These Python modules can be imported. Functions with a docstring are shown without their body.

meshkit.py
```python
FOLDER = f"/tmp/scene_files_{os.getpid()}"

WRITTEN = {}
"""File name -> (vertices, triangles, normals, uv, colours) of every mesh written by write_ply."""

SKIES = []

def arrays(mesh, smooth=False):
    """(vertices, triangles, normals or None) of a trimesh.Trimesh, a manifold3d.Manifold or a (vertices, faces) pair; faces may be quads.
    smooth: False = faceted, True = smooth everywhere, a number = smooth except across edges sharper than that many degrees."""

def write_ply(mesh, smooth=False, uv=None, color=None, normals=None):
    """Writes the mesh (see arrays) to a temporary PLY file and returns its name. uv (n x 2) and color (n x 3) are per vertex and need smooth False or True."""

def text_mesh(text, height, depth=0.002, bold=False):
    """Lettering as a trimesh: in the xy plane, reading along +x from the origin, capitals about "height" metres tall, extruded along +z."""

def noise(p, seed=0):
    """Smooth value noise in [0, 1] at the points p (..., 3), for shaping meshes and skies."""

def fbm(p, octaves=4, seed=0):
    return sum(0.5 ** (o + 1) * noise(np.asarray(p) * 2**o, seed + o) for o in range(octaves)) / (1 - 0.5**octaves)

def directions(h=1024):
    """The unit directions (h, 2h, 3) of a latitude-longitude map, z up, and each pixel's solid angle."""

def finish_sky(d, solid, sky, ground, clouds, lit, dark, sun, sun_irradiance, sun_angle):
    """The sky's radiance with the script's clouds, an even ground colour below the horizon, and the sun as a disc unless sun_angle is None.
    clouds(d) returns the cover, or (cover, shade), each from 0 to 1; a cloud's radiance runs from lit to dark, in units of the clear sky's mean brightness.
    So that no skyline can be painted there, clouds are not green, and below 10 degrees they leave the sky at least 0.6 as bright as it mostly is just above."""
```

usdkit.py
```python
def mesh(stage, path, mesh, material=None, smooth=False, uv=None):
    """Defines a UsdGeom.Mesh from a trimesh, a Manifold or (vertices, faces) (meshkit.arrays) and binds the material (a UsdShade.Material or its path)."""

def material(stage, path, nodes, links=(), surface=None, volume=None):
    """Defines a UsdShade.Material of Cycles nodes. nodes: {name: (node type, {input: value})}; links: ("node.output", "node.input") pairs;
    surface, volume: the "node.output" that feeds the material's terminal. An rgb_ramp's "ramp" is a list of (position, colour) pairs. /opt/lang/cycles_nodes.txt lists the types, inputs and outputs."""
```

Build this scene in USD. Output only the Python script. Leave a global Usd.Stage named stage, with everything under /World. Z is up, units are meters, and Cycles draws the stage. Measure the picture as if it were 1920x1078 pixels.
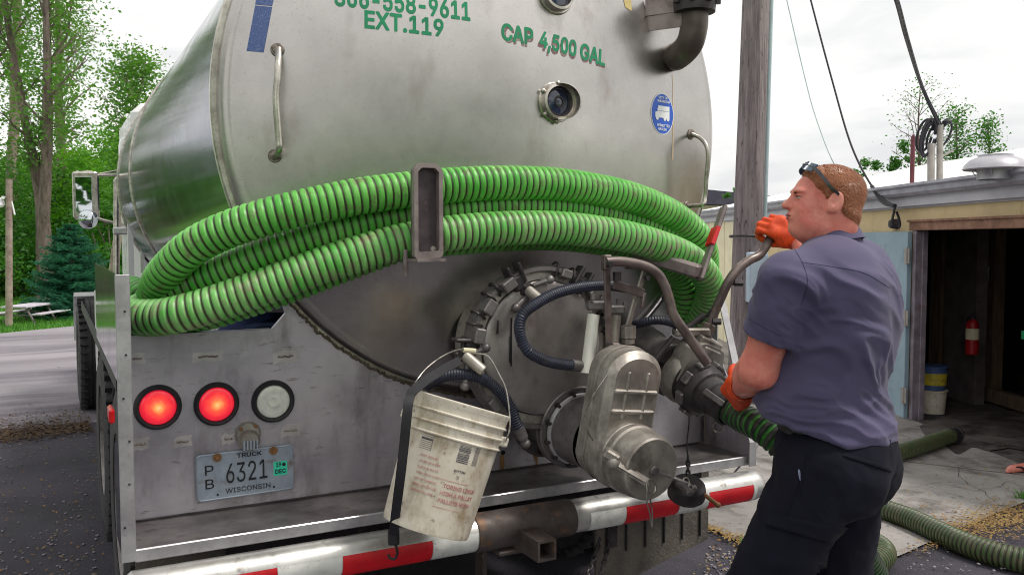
import math, random
import numpy as np
import trimesh
import manifold3d as m3
from shapely.geometry import Polygon, Point, box as sbox
from shapely import affinity
import usdkit, meshkit
from pxr import Usd, UsdGeom, UsdLux, UsdShade, Gf, Sdf, Vt

stage = Usd.Stage.CreateInMemory()
UsdGeom.SetStageUpAxis(stage, UsdGeom.Tokens.z)
UsdGeom.SetStageMetersPerUnit(stage, 1.0)
UsdGeom.Xform.Define(stage, '/World')
UsdGeom.Scope.Define(stage, '/World/Looks')
rnd = random.Random(7)
rng = np.random.default_rng(7)

# ------------------------------------------------------------------ camera, sky, sun
FPX, CH = 1630.0, 1.56                      # focal length in photograph pixels, camera height
YAW, PITCH = math.atan(862 / 1630.0), math.atan(89 / 1630.0)
cy, sy, cp, sp = math.cos(YAW), math.sin(YAW), math.cos(PITCH), math.sin(PITCH)
RV = np.array([cy, -sy, 0.0])               # camera right
FV = np.array([sy * cp, cy * cp, -sp])      # camera forward
UV_ = np.cross(RV, FV)                      # camera up
FH = np.array([sy, cy, 0.0])
EYE = np.array([0, 0, CH])
cam = UsdGeom.Camera.Define(stage, '/World/camera')
cam.CreateHorizontalApertureAttr(36.0)
cam.CreateVerticalApertureAttr(36.0 * 574 / 1024)
cam.CreateFocalLengthAttr(36.0 * FPX / 1920)
cam.CreateClippingRangeAttr(Gf.Vec2f(0.05, 2000))
cam.CreateFStopAttr(0.0)
mt = Gf.Matrix4d(*[float(x) for x in (*RV, 0, *UV_, 0, *(-FV), 0, *EYE, 1)])
cam.AddTransformOp().Set(mt)
cam.CreateExposureAttr(0.0)

SUN_DIR = np.array([0.42, -0.36, 1.0]); SUN_DIR /= np.linalg.norm(SUN_DIR)   # towards the sun: behind the camera, to the right
sun = UsdLux.DistantLight.Define(stage, '/World/sun')
sun.CreateIntensityAttr(0.62); sun.CreateAngleAttr(10.0); sun.CreateColorAttr(Gf.Vec3f(1.0, 0.95, 0.88))
sun.CreateNormalizeAttr(True)
zc = SUN_DIR; xc = np.cross([0, 0, 1.0], zc); xc /= np.linalg.norm(xc); yc = np.cross(zc, xc)
sun.AddTransformOp().Set(Gf.Matrix4d(*[float(x) for x in (*xc, 0, *yc, 0, *zc, 0, 0, 0, 30, 1)]))
dome = UsdLux.DomeLight.Define(stage, '/World/sky')
dome.CreateIntensityAttr(1.0)
skm = usdkit.material(stage, '/World/Looks/sky_air', {
    "tc": ("texture_coordinate", {}),
    "sky": ("sky_texture", {"sky_type": "single_scattering", "sun_disc": False, "sun_elevation": math.asin(SUN_DIR[2]),
                            "sun_rotation": math.atan2(SUN_DIR[0], SUN_DIR[1]), "air_density": 1.0, "aerosol_density": 2.0}),
    "map": ("mapping", {"scale": (1.0, 1.0, 3.2), "location": (0.3, 0.1, 0.0)}),
    "n1": ("noise_texture", {"scale": 2.6, "detail": 7.0, "roughness": 0.55, "distortion": 0.4}),
    "r1": ("rgb_ramp", {"ramp": [(0.0, (7.6, 7.7, 8.1)), (0.34, (8.8, 8.8, 8.9)), (0.43, (10.4, 10.4, 10.2)), (0.56, (12.0, 11.9, 11.5)), (1.0, (13.0, 12.9, 12.4))]}),
    "mx": ("mix", {"fac": 0.93}),
    "bg": ("background_shader", {"strength": 0.1})},
    [("tc.generated", "map.vector"), ("map.vector", "n1.vector"), ("n1.fac", "r1.fac"), ("sky.color", "mx.color1"), ("r1.color", "mx.color2"),
     ("mx.color", "bg.color")], surface="bg.background")
UsdShade.MaterialBindingAPI.Apply(dome.GetPrim()).Bind(skm)
dome.GetPrim().SetCustomDataByKey('kind', 'structure')

# ------------------------------------------------------------------ helpers: places
def ray(px, py):
    d = RV * ((px - 960) / FPX) + FV - UV_ * ((py - 539) / FPX)
    return d
def hit(px, py, p0, n):
    d = ray(px, py); n = np.asarray(n, float)
    return EYE + d * (np.dot(np.asarray(p0, float) - EYE, n) / np.dot(d, n))
def atY(px, py, Y): return hit(px, py, (0, Y, 0), (0, 1, 0))
def atX(px, py, X): return hit(px, py, (X, 0, 0), (1, 0, 0))
def atZ(px, py, Z):                           # at depth Z along the view axis
    d = ray(px, py); return EYE + d * Z
def sstep(a, b, x):
    t = np.clip((np.asarray(x, float) - a) / (b - a), 0, 1); return t * t * (3 - 2 * t)
def gz(x, y):                                 # the ground falls gently towards the shed and towards the lawn
    return -0.2 * sstep(2.9, 7.0, x) - 0.34 * sstep(9.5, 19.0, np.asarray(y) - 0.9 * np.clip(x, 0, 60))
def ground(px, py):
    z = 0.0
    for _ in range(30):
        p = hit(px, py, (0, 0, z), (0, 0, 1)); z = float(gz(p[0], p[1]))
    return np.array([p[0], p[1], z])

# ------------------------------------------------------------------ helpers: prims
_used = {}
def uniq(parent, name):
    k = (parent, name); n = _used.get(k, 0); _used[k] = n + 1
    return name if n == 0 else f"{name}_{n:03d}"
_base = {}
def thing(name, label, cat, loc=(0, 0, 0), group=None):
    path = '/World/' + uniq('/World', name)
    x = UsdGeom.Xform.Define(stage, path); x.AddTranslateOp().Set(Gf.Vec3d(*map(float, loc)))
    _base[path] = np.asarray(loc, float)
    tag(x.GetPrim(), label, cat, group); return path
def tag(p, label=None, cat=None, group=None, kind=None):
    if isinstance(p, str): p = stage.GetPrimAtPath(p)
    for k, v in (('label', label), ('category', cat), ('group', group), ('kind', kind)):
        if v: p.SetCustomDataByKey(k, v)
def obj(name, mesh, mat, parent='/World', smooth=35, uv=None, label=None, cat=None, group=None, kind=None):
    """One Mesh prim; mesh in world coordinates."""
    if isinstance(mesh, (list,)): mesh = cat_(mesh)
    if hasattr(mesh, 'to_mesh'):
        mm = mesh.to_mesh(); mesh = tm(mm.vert_properties[:, :3], mm.tri_verts)
    elif isinstance(mesh, tuple):
        mesh = tm(*mesh)
    b = np.zeros(3)
    for k, v in _base.items():
        if parent == k or parent.startswith(k + '/'): b = v
    if np.any(b): mesh = tm(mesh.vertices - b, mesh.faces)
    path = parent + '/' + uniq(parent, name)
    usdkit.mesh(stage, path, mesh, MATS[mat], smooth=(True if uv is not None else smooth), uv=uv)
    tag(stage.GetPrimAtPath(path), label, cat, group, kind)
    return path
def struct(name, mesh, mat, **k): return obj(name, mesh, mat, kind='structure', **k)

# ------------------------------------------------------------------ helpers: shapes
def tm(v, f):
    f = np.asarray(f, int)
    if f.ndim == 2 and f.shape[1] == 4: f = np.vstack([f[:, [0, 1, 2]], f[:, [0, 2, 3]]])
    return trimesh.Trimesh(np.asarray(v, float), f, process=False)
def cat_(ms):
    V, F, n = [], [], 0
    for m in ms:
        V.append(np.asarray(m.vertices)); F.append(np.asarray(m.faces) + n); n += len(m.vertices)
    return tm(np.vstack(V), np.vstack(F))
def frame(d, up=(0, 0, 1)):
    d = np.asarray(d, float); d = d / np.linalg.norm(d); up = np.asarray(up, float)
    a = np.cross(up, d)
    if np.linalg.norm(a) < 1e-5: a = np.cross([1.0, 0, 0], d)
    a /= np.linalg.norm(a); return a, np.cross(d, a), d
def put(m, o, d, up=(0, 0, 1)):
    """local x,y,z -> side, up, d at o"""
    a, b, c = frame(d, up); v = np.asarray(m.vertices)
    return tm(np.asarray(o) + v[:, :1] * a + v[:, 1:2] * b + v[:, 2:3] * c, m.faces)
def bx(lo, hi, r=0.0):
    lo, hi = np.minimum(lo, hi), np.maximum(lo, hi)
    r = min(r, 0.49 * float(np.min(hi - lo)))
    if r <= 0:
        m = trimesh.creation.box(hi - lo); m.apply_translation((lo + hi) / 2); return tm(m.vertices, m.faces)
    P = []
    for sx in (0, 1):
        for sy_ in (0, 1):
            for sz in (0, 1):
                c = np.array([(lo, hi)[s][i] for i, s in enumerate((sx, sy_, sz))]); s = np.array([1 - 2 * sx, 1 - 2 * sy_, 1 - 2 * sz]) * r
                for k in range(3):
                    q = c + s; q[k] = c[k]; P.append(q)
    h = trimesh.convex.convex_hull(np.array(P)); return tm(h.vertices, h.faces)
def obox(c, size, d, up=(0, 0, 1), r=0.0):
    s = np.asarray(size, float) / 2
    return put(bx(-s, s, r), c, d, up)
def beam(p, q, w, h, up=(0, 0, 1), r=0.0):
    p, q = np.asarray(p, float), np.asarray(q, float)
    L = np.linalg.norm(q - p)
    return put(bx((-w / 2, -h / 2, 0), (w / 2, h / 2, L), r), p, q - p, up)
def smooth_path(P, n=12):
    """Catmull-Rom through the points"""
    P = np.asarray(P, float); Q = np.vstack([2 * P[0] - P[1], P, 2 * P[-1] - P[-2]]); out = []
    for i in range(len(P) - 1):
        a, b, c, d = Q[i:i + 4]
        for t in np.linspace(0, 1, n, endpoint=False):
            out.append(0.5 * (2 * b + (c - a) * t + (2 * a - 5 * b + 4 * c - d) * t * t + (3 * b - a - 3 * c + d) * t ** 3))
    out.append(P[-1]); return np.array(out)
def resample(P, step):
    P = np.asarray(P, float); s = np.r_[0, np.cumsum(np.linalg.norm(np.diff(P, axis=0), axis=1))]
    n = max(2, int(round(s[-1] / step)) + 1); t = np.linspace(0, s[-1], n)
    return np.stack([np.interp(t, s, P[:, k]) for k in range(3)], 1), t
def frames(P):
    T = np.gradient(P, axis=0); T /= np.linalg.norm(T, axis=1, keepdims=True) + 1e-12
    a = np.cross([0, 0, 1.0], T[0]);
    if np.linalg.norm(a) < 0.1: a = np.cross([1.0, 0, 0], T[0])
    A = []
    for t in T:
        a = a - t * np.dot(a, t); a /= np.linalg.norm(a); A.append(a.copy())
    A = np.array(A); return T, A, np.cross(T, A)
def tube(P, r, sides=12, caps=True, uv=False):
    P = np.asarray(P, float); T, A, B = frames(P); r = np.broadcast_to(np.asarray(r, float), (len(P),))
    n = sides + (1 if uv else 0); ang = np.arange(n) * 2 * np.pi / sides
    V = P[:, None] + r[:, None, None] * (np.cos(ang)[None, :, None] * A[:, None] + np.sin(ang)[None, :, None] * B[:, None])
    V = V.reshape(-1, 3); F = []
    i, j = np.meshgrid(np.arange(len(P) - 1), np.arange(sides), indexing='ij'); j2 = (j + 1) % n
    F = np.stack([i * n + j, i * n + j2, (i + 1) * n + j2, (i + 1) * n + j], -1).reshape(-1, 4)
    F = np.vstack([F[:, [0, 1, 2]], F[:, [0, 2, 3]]])
    if uv:
        return tm(V, F)
    if caps:
        k = len(V); V = np.vstack([V, P[0], P[-1]]); q = np.arange(sides); q2 = (q + 1) % sides; e = (len(P) - 1) * n
        F = np.vstack([F, np.stack([np.full(sides, k), q2, q], 1), np.stack([np.full(sides, k + 1), e + q, e + q2], 1)])
    return tm(V, F)
def rod(p, q, r, sides=14, r2=None):
    return tube([p, q], [r, r if r2 is None else r2], sides)
def lathe(prof, o=(0, 0, 0), d=(0, 0, 1), n=40, up=(0, 0, 1), closed=False):
    """prof: (radius, along) pairs, revolved about d through o"""
    prof = np.asarray(prof, float); ang = np.arange(n) * 2 * np.pi / n
    V = np.stack([prof[:, 0, None] * np.cos(ang), prof[:, 0, None] * np.sin(ang), np.repeat(prof[:, 1, None], n, 1)], -1).reshape(-1, 3)
    m = len(prof); F = []
    for i in range(m if closed else m - 1):
        i2 = (i + 1) % m; j = np.arange(n); j2 = (j + 1) % n
        F.append(np.stack([i * n + j, i * n + j2, i2 * n + j2, i2 * n + j], 1))
    return put(tm(V, np.vstack(F)), o, d, up)
def prism(poly, h, o=(0, 0, 0), d=(0, 0, 1), up=(0, 0, 1)):
    """2-D outline extruded along d; local x = up x d, local y = up"""
    if not isinstance(poly, Polygon): poly = Polygon(poly)
    m = trimesh.creation.extrude_polygon(poly, h, engine='earcut')
    return put(tm(m.vertices, m.faces), o, d, up)
def prismY(pts, y0, y1):
    """outline of (X, Z) pairs extruded from y0 to y1"""
    P = pts if isinstance(pts, Polygon) else Polygon(pts)
    m = trimesh.creation.extrude_polygon(P, abs(y1 - y0), engine='earcut'); v = np.asarray(m.vertices)
    return tm(np.stack([v[:, 0], max(y0, y1) - v[:, 2], v[:, 1]], 1), m.faces)
def prismX(pts, x0, x1):
    """outline of (Y, Z) pairs extruded from x0 to x1"""
    m = trimesh.creation.extrude_polygon(Polygon(pts), abs(x1 - x0), engine='earcut'); v = np.asarray(m.vertices)
    return tm(np.stack([min(x0, x1) + v[:, 2], v[:, 0], v[:, 1]], 1), m.faces)
def ball(c, r, n=2, s=(1, 1, 1)):
    m = trimesh.creation.icosphere(n, 1.0); return tm(np.asarray(m.vertices) * np.asarray(s) * r + np.asarray(c), m.faces)
def torus(c, d, R, r, n=32, k=10, up=(0, 0, 1)):
    a = np.linspace(0, 2 * np.pi, k, endpoint=False)
    return lathe(np.stack([R + r * np.cos(a), r * np.sin(a)], 1), c, d, n, up, closed=True)
def hexbolt(c, d, r, h):
    return put(trimesh.creation.cylinder(r, h, sections=6), np.asarray(c) + np.asarray(d) / np.linalg.norm(d) * h / 2, d)
def surface_nets(f, lo, hi, h):
    """isosurface f = 0 (negative inside) as a trimesh"""
    lo, hi = np.asarray(lo, float), np.asarray(hi, float)
    ax = [np.arange(lo[k], hi[k] + h, h) for k in range(3)]
    X = np.stack(np.meshgrid(*ax, indexing='ij'), -1).astype(np.float32)
    val = np.concatenate([f(X[i:i + 16]) for i in range(0, X.shape[0], 16)], 0)
    ins = val < 0; n = np.array(val.shape) - 1
    corner = [(a, b, c) for a in (0, 1) for b in (0, 1) for c in (0, 1)]
    sl = lambda A, o: A[o[0]:o[0] + n[0], o[1]:o[1] + n[1], o[2]:o[2] + n[2]]
    cnt = sum(sl(ins, o).astype(np.int8) for o in corner); act = (cnt > 0) & (cnt < 8)
    idx = np.full(act.shape, -1, np.int64); idx[act] = np.arange(act.sum()); C = np.argwhere(act)
    acc = np.zeros((len(C), 3)); num = np.zeros(len(C))
    for o in corner:
        for k in range(3):
            if o[k]: continue
            p = list(o); p[k] = 1
            va = val[C[:, 0] + o[0], C[:, 1] + o[1], C[:, 2] + o[2]]; vb = val[C[:, 0] + p[0], C[:, 1] + p[1], C[:, 2] + p[2]]
            m = (va < 0) != (vb < 0); t = np.where(m, va / np.where(m, va - vb, 1), 0)
            q = np.tile(np.array(o, float), (len(C), 1)); q[:, k] += t
            acc[m] += q[m]; num[m] += 1
    V = lo + (C + acc / num[:, None]) * h; F = []
    for k in range(3):
        sa = [slice(None)] * 3; sb = [slice(None)] * 3; sa[k] = slice(0, -1); sb[k] = slice(1, None)
        E = ins[tuple(sa)] != ins[tuple(sb)]; E = np.argwhere(E); u, w = (k + 1) % 3, (k + 2) % 3
        E = E[(E[:, u] > 0) & (E[:, w] > 0) & (E[:, u] < n[u]) & (E[:, w] < n[w])]
        def g(du, dw):
            q = E.copy(); q[:, u] -= du; q[:, w] -= dw; return idx[q[:, 0], q[:, 1], q[:, 2]]
        Q = np.stack([g(1, 1), g(0, 1), g(0, 0), g(1, 0)], 1); a = ins[E[:, 0], E[:, 1], E[:, 2]]
        Q[~a] = Q[~a][:, ::-1]; F.append(Q)
    return tm(V, np.vstack(F))
def s_cap(P, a, b, ra, rb):
    """tapered capsule"""
    a, b = np.asarray(a, np.float32), np.asarray(b, np.float32); ab = b - a
    t = np.clip(((P - a) @ ab) / max(float(ab @ ab), 1e-9), 0, 1)
    return np.linalg.norm(P - a - t[..., None] * ab, axis=-1) - (ra + (rb - ra) * t)
def s_ell(P, c, r, A=None):
    q = P - np.asarray(c, np.float32)
    if A is not None: q = q @ np.asarray(A, np.float32).T
    r = np.asarray(r, np.float32); k0 = np.linalg.norm(q / r, axis=-1); k1 = np.linalg.norm(q / (r * r), axis=-1)
    return k0 * (k0 - 1) / np.maximum(k1, 1e-6)
def smin(a, b, k):
    h = np.clip(0.5 + 0.5 * (b - a) / k, 0, 1); return b * (1 - h) + a * h - k * h * (1 - h)
def smax(a, b, k): return -smin(-a, -b, k)
# ------------------------------------------------------------------ materials
MATS = {}
def lin(r, g, b): return tuple(((x / 255) / 12.92 if x / 255 <= 0.04045 else ((x / 255 + 0.055) / 1.055) ** 2.4) for x in (r, g, b))
def M(name, col, col2=None, rough=0.5, metal=0.0, scale=6.0, ramp=(0.38, 0.66), stretch=(1, 1, 1), spots=None, spots2=None, bump=0.0, bscale=80.0, bdist=0.01,
      rvar=0.12, coat=0.0, spec=0.5, emit=None, estr=0.0, sss=0.0, sheen=0.0, trans=0.0, detail=5.0, bstretch=(1, 1, 1), obj_random=0.0, aniso=0.0):
    """col/col2 by large noise; spots: (colour, scale, low, high[, stretch]) flecks of dirt or wear; fine bump"""
    N = {"geo": ("geometry", {}), "p": ("principled_bsdf", {"metallic": metal, "roughness": rough, "specular_ior_level": spec, "coat_weight": coat, "sheen_weight": sheen, "transmission_weight": trans})}
    L = []
    if sss: N["p"][1].update({"subsurface_weight": sss, "subsurface_scale": 0.012, "subsurface_radius": (1.0, 0.3, 0.15)})
    src = "geo.position"
    N["mp"] = ("mapping", {"scale": stretch}); L.append((src, "mp.vector"))
    N["n"] = ("noise_texture", {"scale": scale, "detail": detail, "roughness": 0.62}); L.append(("mp.vector", "n.vector"))
    c2 = col2 if col2 is not None else col
    N["r"] = ("rgb_ramp", {"ramp": [(ramp[0], col), (ramp[1], c2)]}); L.append(("n.fac", "r.fac"))
    out = "r.color"
    for i, s in enumerate([x for x in (spots, spots2) if x]):
        st = s[4] if len(s) > 4 else (1, 1, 1)
        N[f"sm{i}"] = ("mapping", {"scale": st, "location": (3.1 * (i + 1), 1.7, 0.4)}); L.append((src, f"sm{i}.vector"))
        N[f"sn{i}"] = ("noise_texture", {"scale": s[1], "detail": 6.0, "roughness": 0.68}); L.append((f"sm{i}.vector", f"sn{i}.vector"))
        N[f"sr{i}"] = ("map_range", {"from_min": s[2], "from_max": s[3], "clamp": True}); L.append((f"sn{i}.fac", f"sr{i}.value"))
        N[f"sx{i}"] = ("mix", {"color2": s[0]}); L += [(f"sr{i}.result", f"sx{i}.fac"), (out, f"sx{i}.color1")]
        out = f"sx{i}.color"
    if obj_random:
        N["oi"] = ("geometry", {}); N["om"] = ("map_range", {"to_min": 1 - obj_random, "to_max": 1 + obj_random}); L.append(("oi.random_per_island", "om.value"))
        N["oh"] = ("hsv", {}); L += [("om.result", "oh.value"), (out, "oh.color")]; out = "oh.color"
    L.append((out, "p.base_color"))
    if rvar:
        N["rn"] = ("noise_texture", {"scale": scale * 2.3, "detail": 5.0, "roughness": 0.6}); L.append(("mp.vector", "rn.vector"))
        N["rr"] = ("map_range", {"from_min": 0.3, "from_max": 0.7, "to_min": max(rough - rvar, 0.02), "to_max": min(rough + rvar, 1.0), "clamp": True})
        L += [("rn.fac", "rr.value"), ("rr.result", "p.roughness")]
    if bump:
        N["bm"] = ("mapping", {"scale": bstretch}); L.append((src, "bm.vector"))
        N["bn"] = ("noise_texture", {"scale": bscale, "detail": 4.0, "roughness": 0.6}); L.append(("bm.vector", "bn.vector"))
        N["b"] = ("bump", {"strength": bump, "distance": bdist}); L += [("bn.fac", "b.height"), ("b.normal", "p.normal")]
    if emit is not None: N["p"][1].update({"emission_color": emit, "emission_strength": estr})
    if aniso: N["p"][1].update({"anisotropic": aniso})
    MATS[name] = usdkit.material(stage, '/World/Looks/' + name, N, L, surface="p.BSDF")
    return N, L

# stainless steel and aluminium of the truck
M('steel_head', lin(196, 192, 188), lin(170, 166, 164), rough=0.31, metal=1.0, scale=1.6, spots=(lin(140, 128, 120), 5.0, 0.56, 0.85, (1, 1, 0.45)), spots2=(lin(120, 108, 100), 150.0, 0.58, 0.80), bump=0.09, bscale=170, bdist=0.002, bstretch=(1.0, 1, 0.10), rvar=0.07)
M('steel_polished', lin(60, 70, 104), lin(48, 58, 90), rough=0.12, metal=1.0, scale=2.0, bump=0.02, bscale=7, bdist=0.01, rvar=0.03)
M('steel_bead', lin(205, 200, 190), lin(165, 158, 150), rough=0.34, metal=1.0, scale=20, rvar=0.08)
M('steel_panel', lin(194, 188, 196), lin(160, 154, 164), rough=0.40, metal=0.55, scale=3.0, spots=(lin(98, 88, 88), 5.5, 0.50, 0.78, (1, 1, 0.35)), spots2=(lin(104, 92, 86), 55.0, 0.60, 0.74, (0.25, 1, 1.3)), bump=0.08, bscale=140, bdist=0.002, bstretch=(.15, 1, 1), rvar=0.10)
M('panel_patch', lin(206, 200, 200), lin(178, 172, 174), rough=0.38, metal=0.6, scale=12, rvar=0.06)
M('steel_step', lin(150, 145, 142), lin(110, 104, 104), rough=0.42, metal=0.85, scale=7.0, spots=(lin(80, 72, 70), 14.0, 0.55, 0.75, (1, 2, 1)), rvar=0.1)
M('steel_edge', lin(196, 194, 196), lin(166, 163, 166), rough=0.36, metal=0.7, scale=9, spots=(lin(120, 112, 108), 25.0, 0.62, 0.76), rvar=0.08)
M('steel_bumper', lin(205, 204, 200), lin(170, 168, 166), rough=0.36, metal=0.75, scale=7, spots=(lin(110, 100, 94), 16.0, 0.58, 0.76), rvar=0.08)
M('rusty_steel', lin(92, 84, 82), lin(70, 60, 56), rough=0.6, metal=0.4, scale=9, spots=(lin(134, 96, 66), 12.0, 0.53, 0.72), spots2=(lin(165, 155, 150), 30.0, 0.66, 0.76), bump=0.25, bscale=60, bdist=0.004)
M('cast_metal', lin(176, 170, 162), lin(136, 130, 124), rough=0.50, metal=0.65, scale=10, spots=(lin(84, 76, 70), 9.0, 0.50, 0.74, (1, 1, 0.6)), spots2=(lin(96, 72, 54), 40.0, 0.63, 0.75), bump=0.2, bscale=150, bdist=0.002)
M('cast_dark', lin(132, 127, 126), lin(100, 95, 96), rough=0.46, metal=0.7, scale=9, spots=(lin(60, 54, 54), 14.0, 0.55, 0.75), spots2=(lin(150, 140, 128), 30.0, 0.68, 0.78), bump=0.15, bscale=120, bdist=0.002)
M('iron_dark', lin(70, 66, 68), lin(48, 44, 46), rough=0.5, metal=0.5, scale=12, spots=(lin(110, 92, 78), 20.0, 0.6, 0.75), bump=0.15, bscale=90, bdist=0.003)
M('lever_steel', lin(122, 110, 106), lin(92, 82, 80), rough=0.45, metal=0.65, scale=14, spots=(lin(160, 122, 92), 26.0, 0.6, 0.74), bump=0.08, bscale=120, bdist=0.002)
M('bracket_steel', lin(150, 138, 136), lin(118, 106, 106), rough=0.5, metal=0.6, scale=12, spots=(lin(90, 80, 80), 25.0, 0.58, 0.74), bump=0.08, bscale=100, bdist=0.002)
M('bracket_inside', lin(84, 74, 78), lin(60, 50, 54), rough=0.62, metal=0.35, scale=14, spots=(lin(130, 120, 120), 30.0, 0.62, 0.74))
M('chrome', lin(225, 222, 222), lin(205, 203, 205), rough=0.12, metal=1.0, scale=6, rvar=0.05)
M('mirror_glass', lin(210, 215, 220), rough=0.02, metal=1.0, rvar=0)
M('weld', lin(150, 140, 132), lin(96, 86, 80), rough=0.5, metal=0.8, scale=60, bump=0.3, bscale=200, bdist=0.003)
M('weld_grime', lin(92, 82, 66), lin(60, 52, 44), rough=0.75, metal=0.2, scale=40, bump=0.4, bscale=120, bdist=0.006)
M('rust_stain', lin(150, 112, 74), lin(120, 84, 54), rough=0.6, metal=0.4, scale=20)
M('rust_faint', lin(214, 186, 152), lin(206, 192, 176), rough=0.45, metal=0.9, scale=20, stretch=(1, 1, .3))
M('rubber', lin(30, 29, 34), lin(22, 21, 25), rough=0.6, scale=20, bump=0.1, bscale=100, bdist=0.002)
M('tyre', lin(38, 36, 40), lin(26, 24, 28), rough=0.75, scale=12, spots=(lin(80, 72, 66), 18.0, 0.6, 0.8), bump=0.2, bscale=60, bdist=0.004)
M('mud_rubber', lin(104, 97, 90), lin(78, 72, 68), rough=0.85, scale=9, spots=(lin(112, 104, 92), 50.0, 0.55, 0.72), bump=0.6, bscale=90, bdist=0.008)
M('blue_hose_rubber', lin(40, 44, 60), lin(28, 30, 42), rough=0.45, scale=20, spots=(lin(88, 84, 84), 24.0, 0.6, 0.76))
M('black_gap', lin(18, 16, 18), rough=0.8)
MATS['red_lens'] = usdkit.material(stage, '/World/Looks/red_lens', {"uv": ("uvmap", {"attribute": "st"}), "sep": ("separate_xyz", {}), "geo": ("geometry", {}),
    "n": ("noise_texture", {"scale": 60.0, "detail": 2.0}), "ad": ("math", {"math_type": "multiply_add", "value2": 0.35, "value3": -0.17}), "sm": ("math", {"math_type": "add"}),
    "r": ("rgb_ramp", {"ramp": [(0.0, (1.0, 0.62, 0.22)), (0.16, (1.0, 0.40, 0.10)), (0.42, (0.95, 0.10, 0.05)), (0.75, (0.75, 0.02, 0.04)), (1.0, (0.5, 0.01, 0.03))]}),
    "p": ("principled_bsdf", {"base_color": (0.6, 0.01, 0.02), "roughness": 0.14, "coat_weight": 0.5, "emission_strength": 0.95})},
    [("uv.UV", "sep.vector"), ("geo.position", "n.vector"), ("n.fac", "ad.value1"), ("ad.value", "sm.value1"), ("sep.x", "sm.value2"), ("sm.value", "r.fac"), ("r.color", "p.emission_color")], surface="p.BSDF")
M('clear_lens', lin(226, 226, 214), lin(200, 202, 196), rough=0.16, scale=30, coat=0.6, rvar=0.04)
M('lamp_red', lin(190, 20, 25), rough=0.2, coat=0.5)
M('tape_red', lin(205, 22, 34), lin(180, 16, 30), rough=0.42, scale=14, spots=(lin(110, 30, 34), 22.0, 0.62, 0.75), bump=0.05, bscale=300, bdist=0.001)
M('tape_white', lin(216, 216, 212), lin(190, 190, 188), rough=0.42, scale=14, spots=(lin(110, 104, 100), 24.0, 0.58, 0.72), spots2=(lin(140, 120, 100), 60.0, 0.62, 0.72))
M('tape_blue', lin(62, 84, 138), lin(74, 94, 146), rough=0.5, scale=200, spots=(lin(120, 134, 170), 260.0, 0.55, 0.62))
M('letter_green', lin(0, 140, 92), lin(0, 122, 80), rough=0.35, scale=12)
M('letter_ghost', lin(120, 92, 96), lin(150, 140, 132), rough=0.5, metal=0.6, scale=60, ramp=(0.45, 0.6))
M('decal_blue', lin(22, 92, 205), lin(18, 84, 196), rough=0.35, scale=12)
M('decal_white', lin(238, 240, 242), rough=0.4)
M('sticker_yellow', lin(206, 184, 120), lin(180, 160, 108), rough=0.6, scale=20)
M('plate_metal', lin(160, 170, 184), lin(140, 150, 164), rough=0.42, metal=0.3, scale=16, spots=(lin(120, 92, 66), 14.0, 0.6, 0.76), bump=0.03, bscale=100)
M('plate_ink', lin(26, 28, 36), rough=0.5)
M('plate_sticker', lin(58, 214, 176), rough=0.5)
M('plastic_white', lin(218, 210, 196), lin(200, 190, 174), rough=0.48, scale=7, spots=(lin(150, 132, 106), 11.0, 0.50, 0.72, (1, 1, 0.6)), spots2=(lin(92, 78, 64), 38.0, 0.60, 0.72), sss=0.03)
M('bucket_print_red', lin(176, 96, 104), lin(200, 150, 146), rough=0.6, scale=50)
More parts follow.
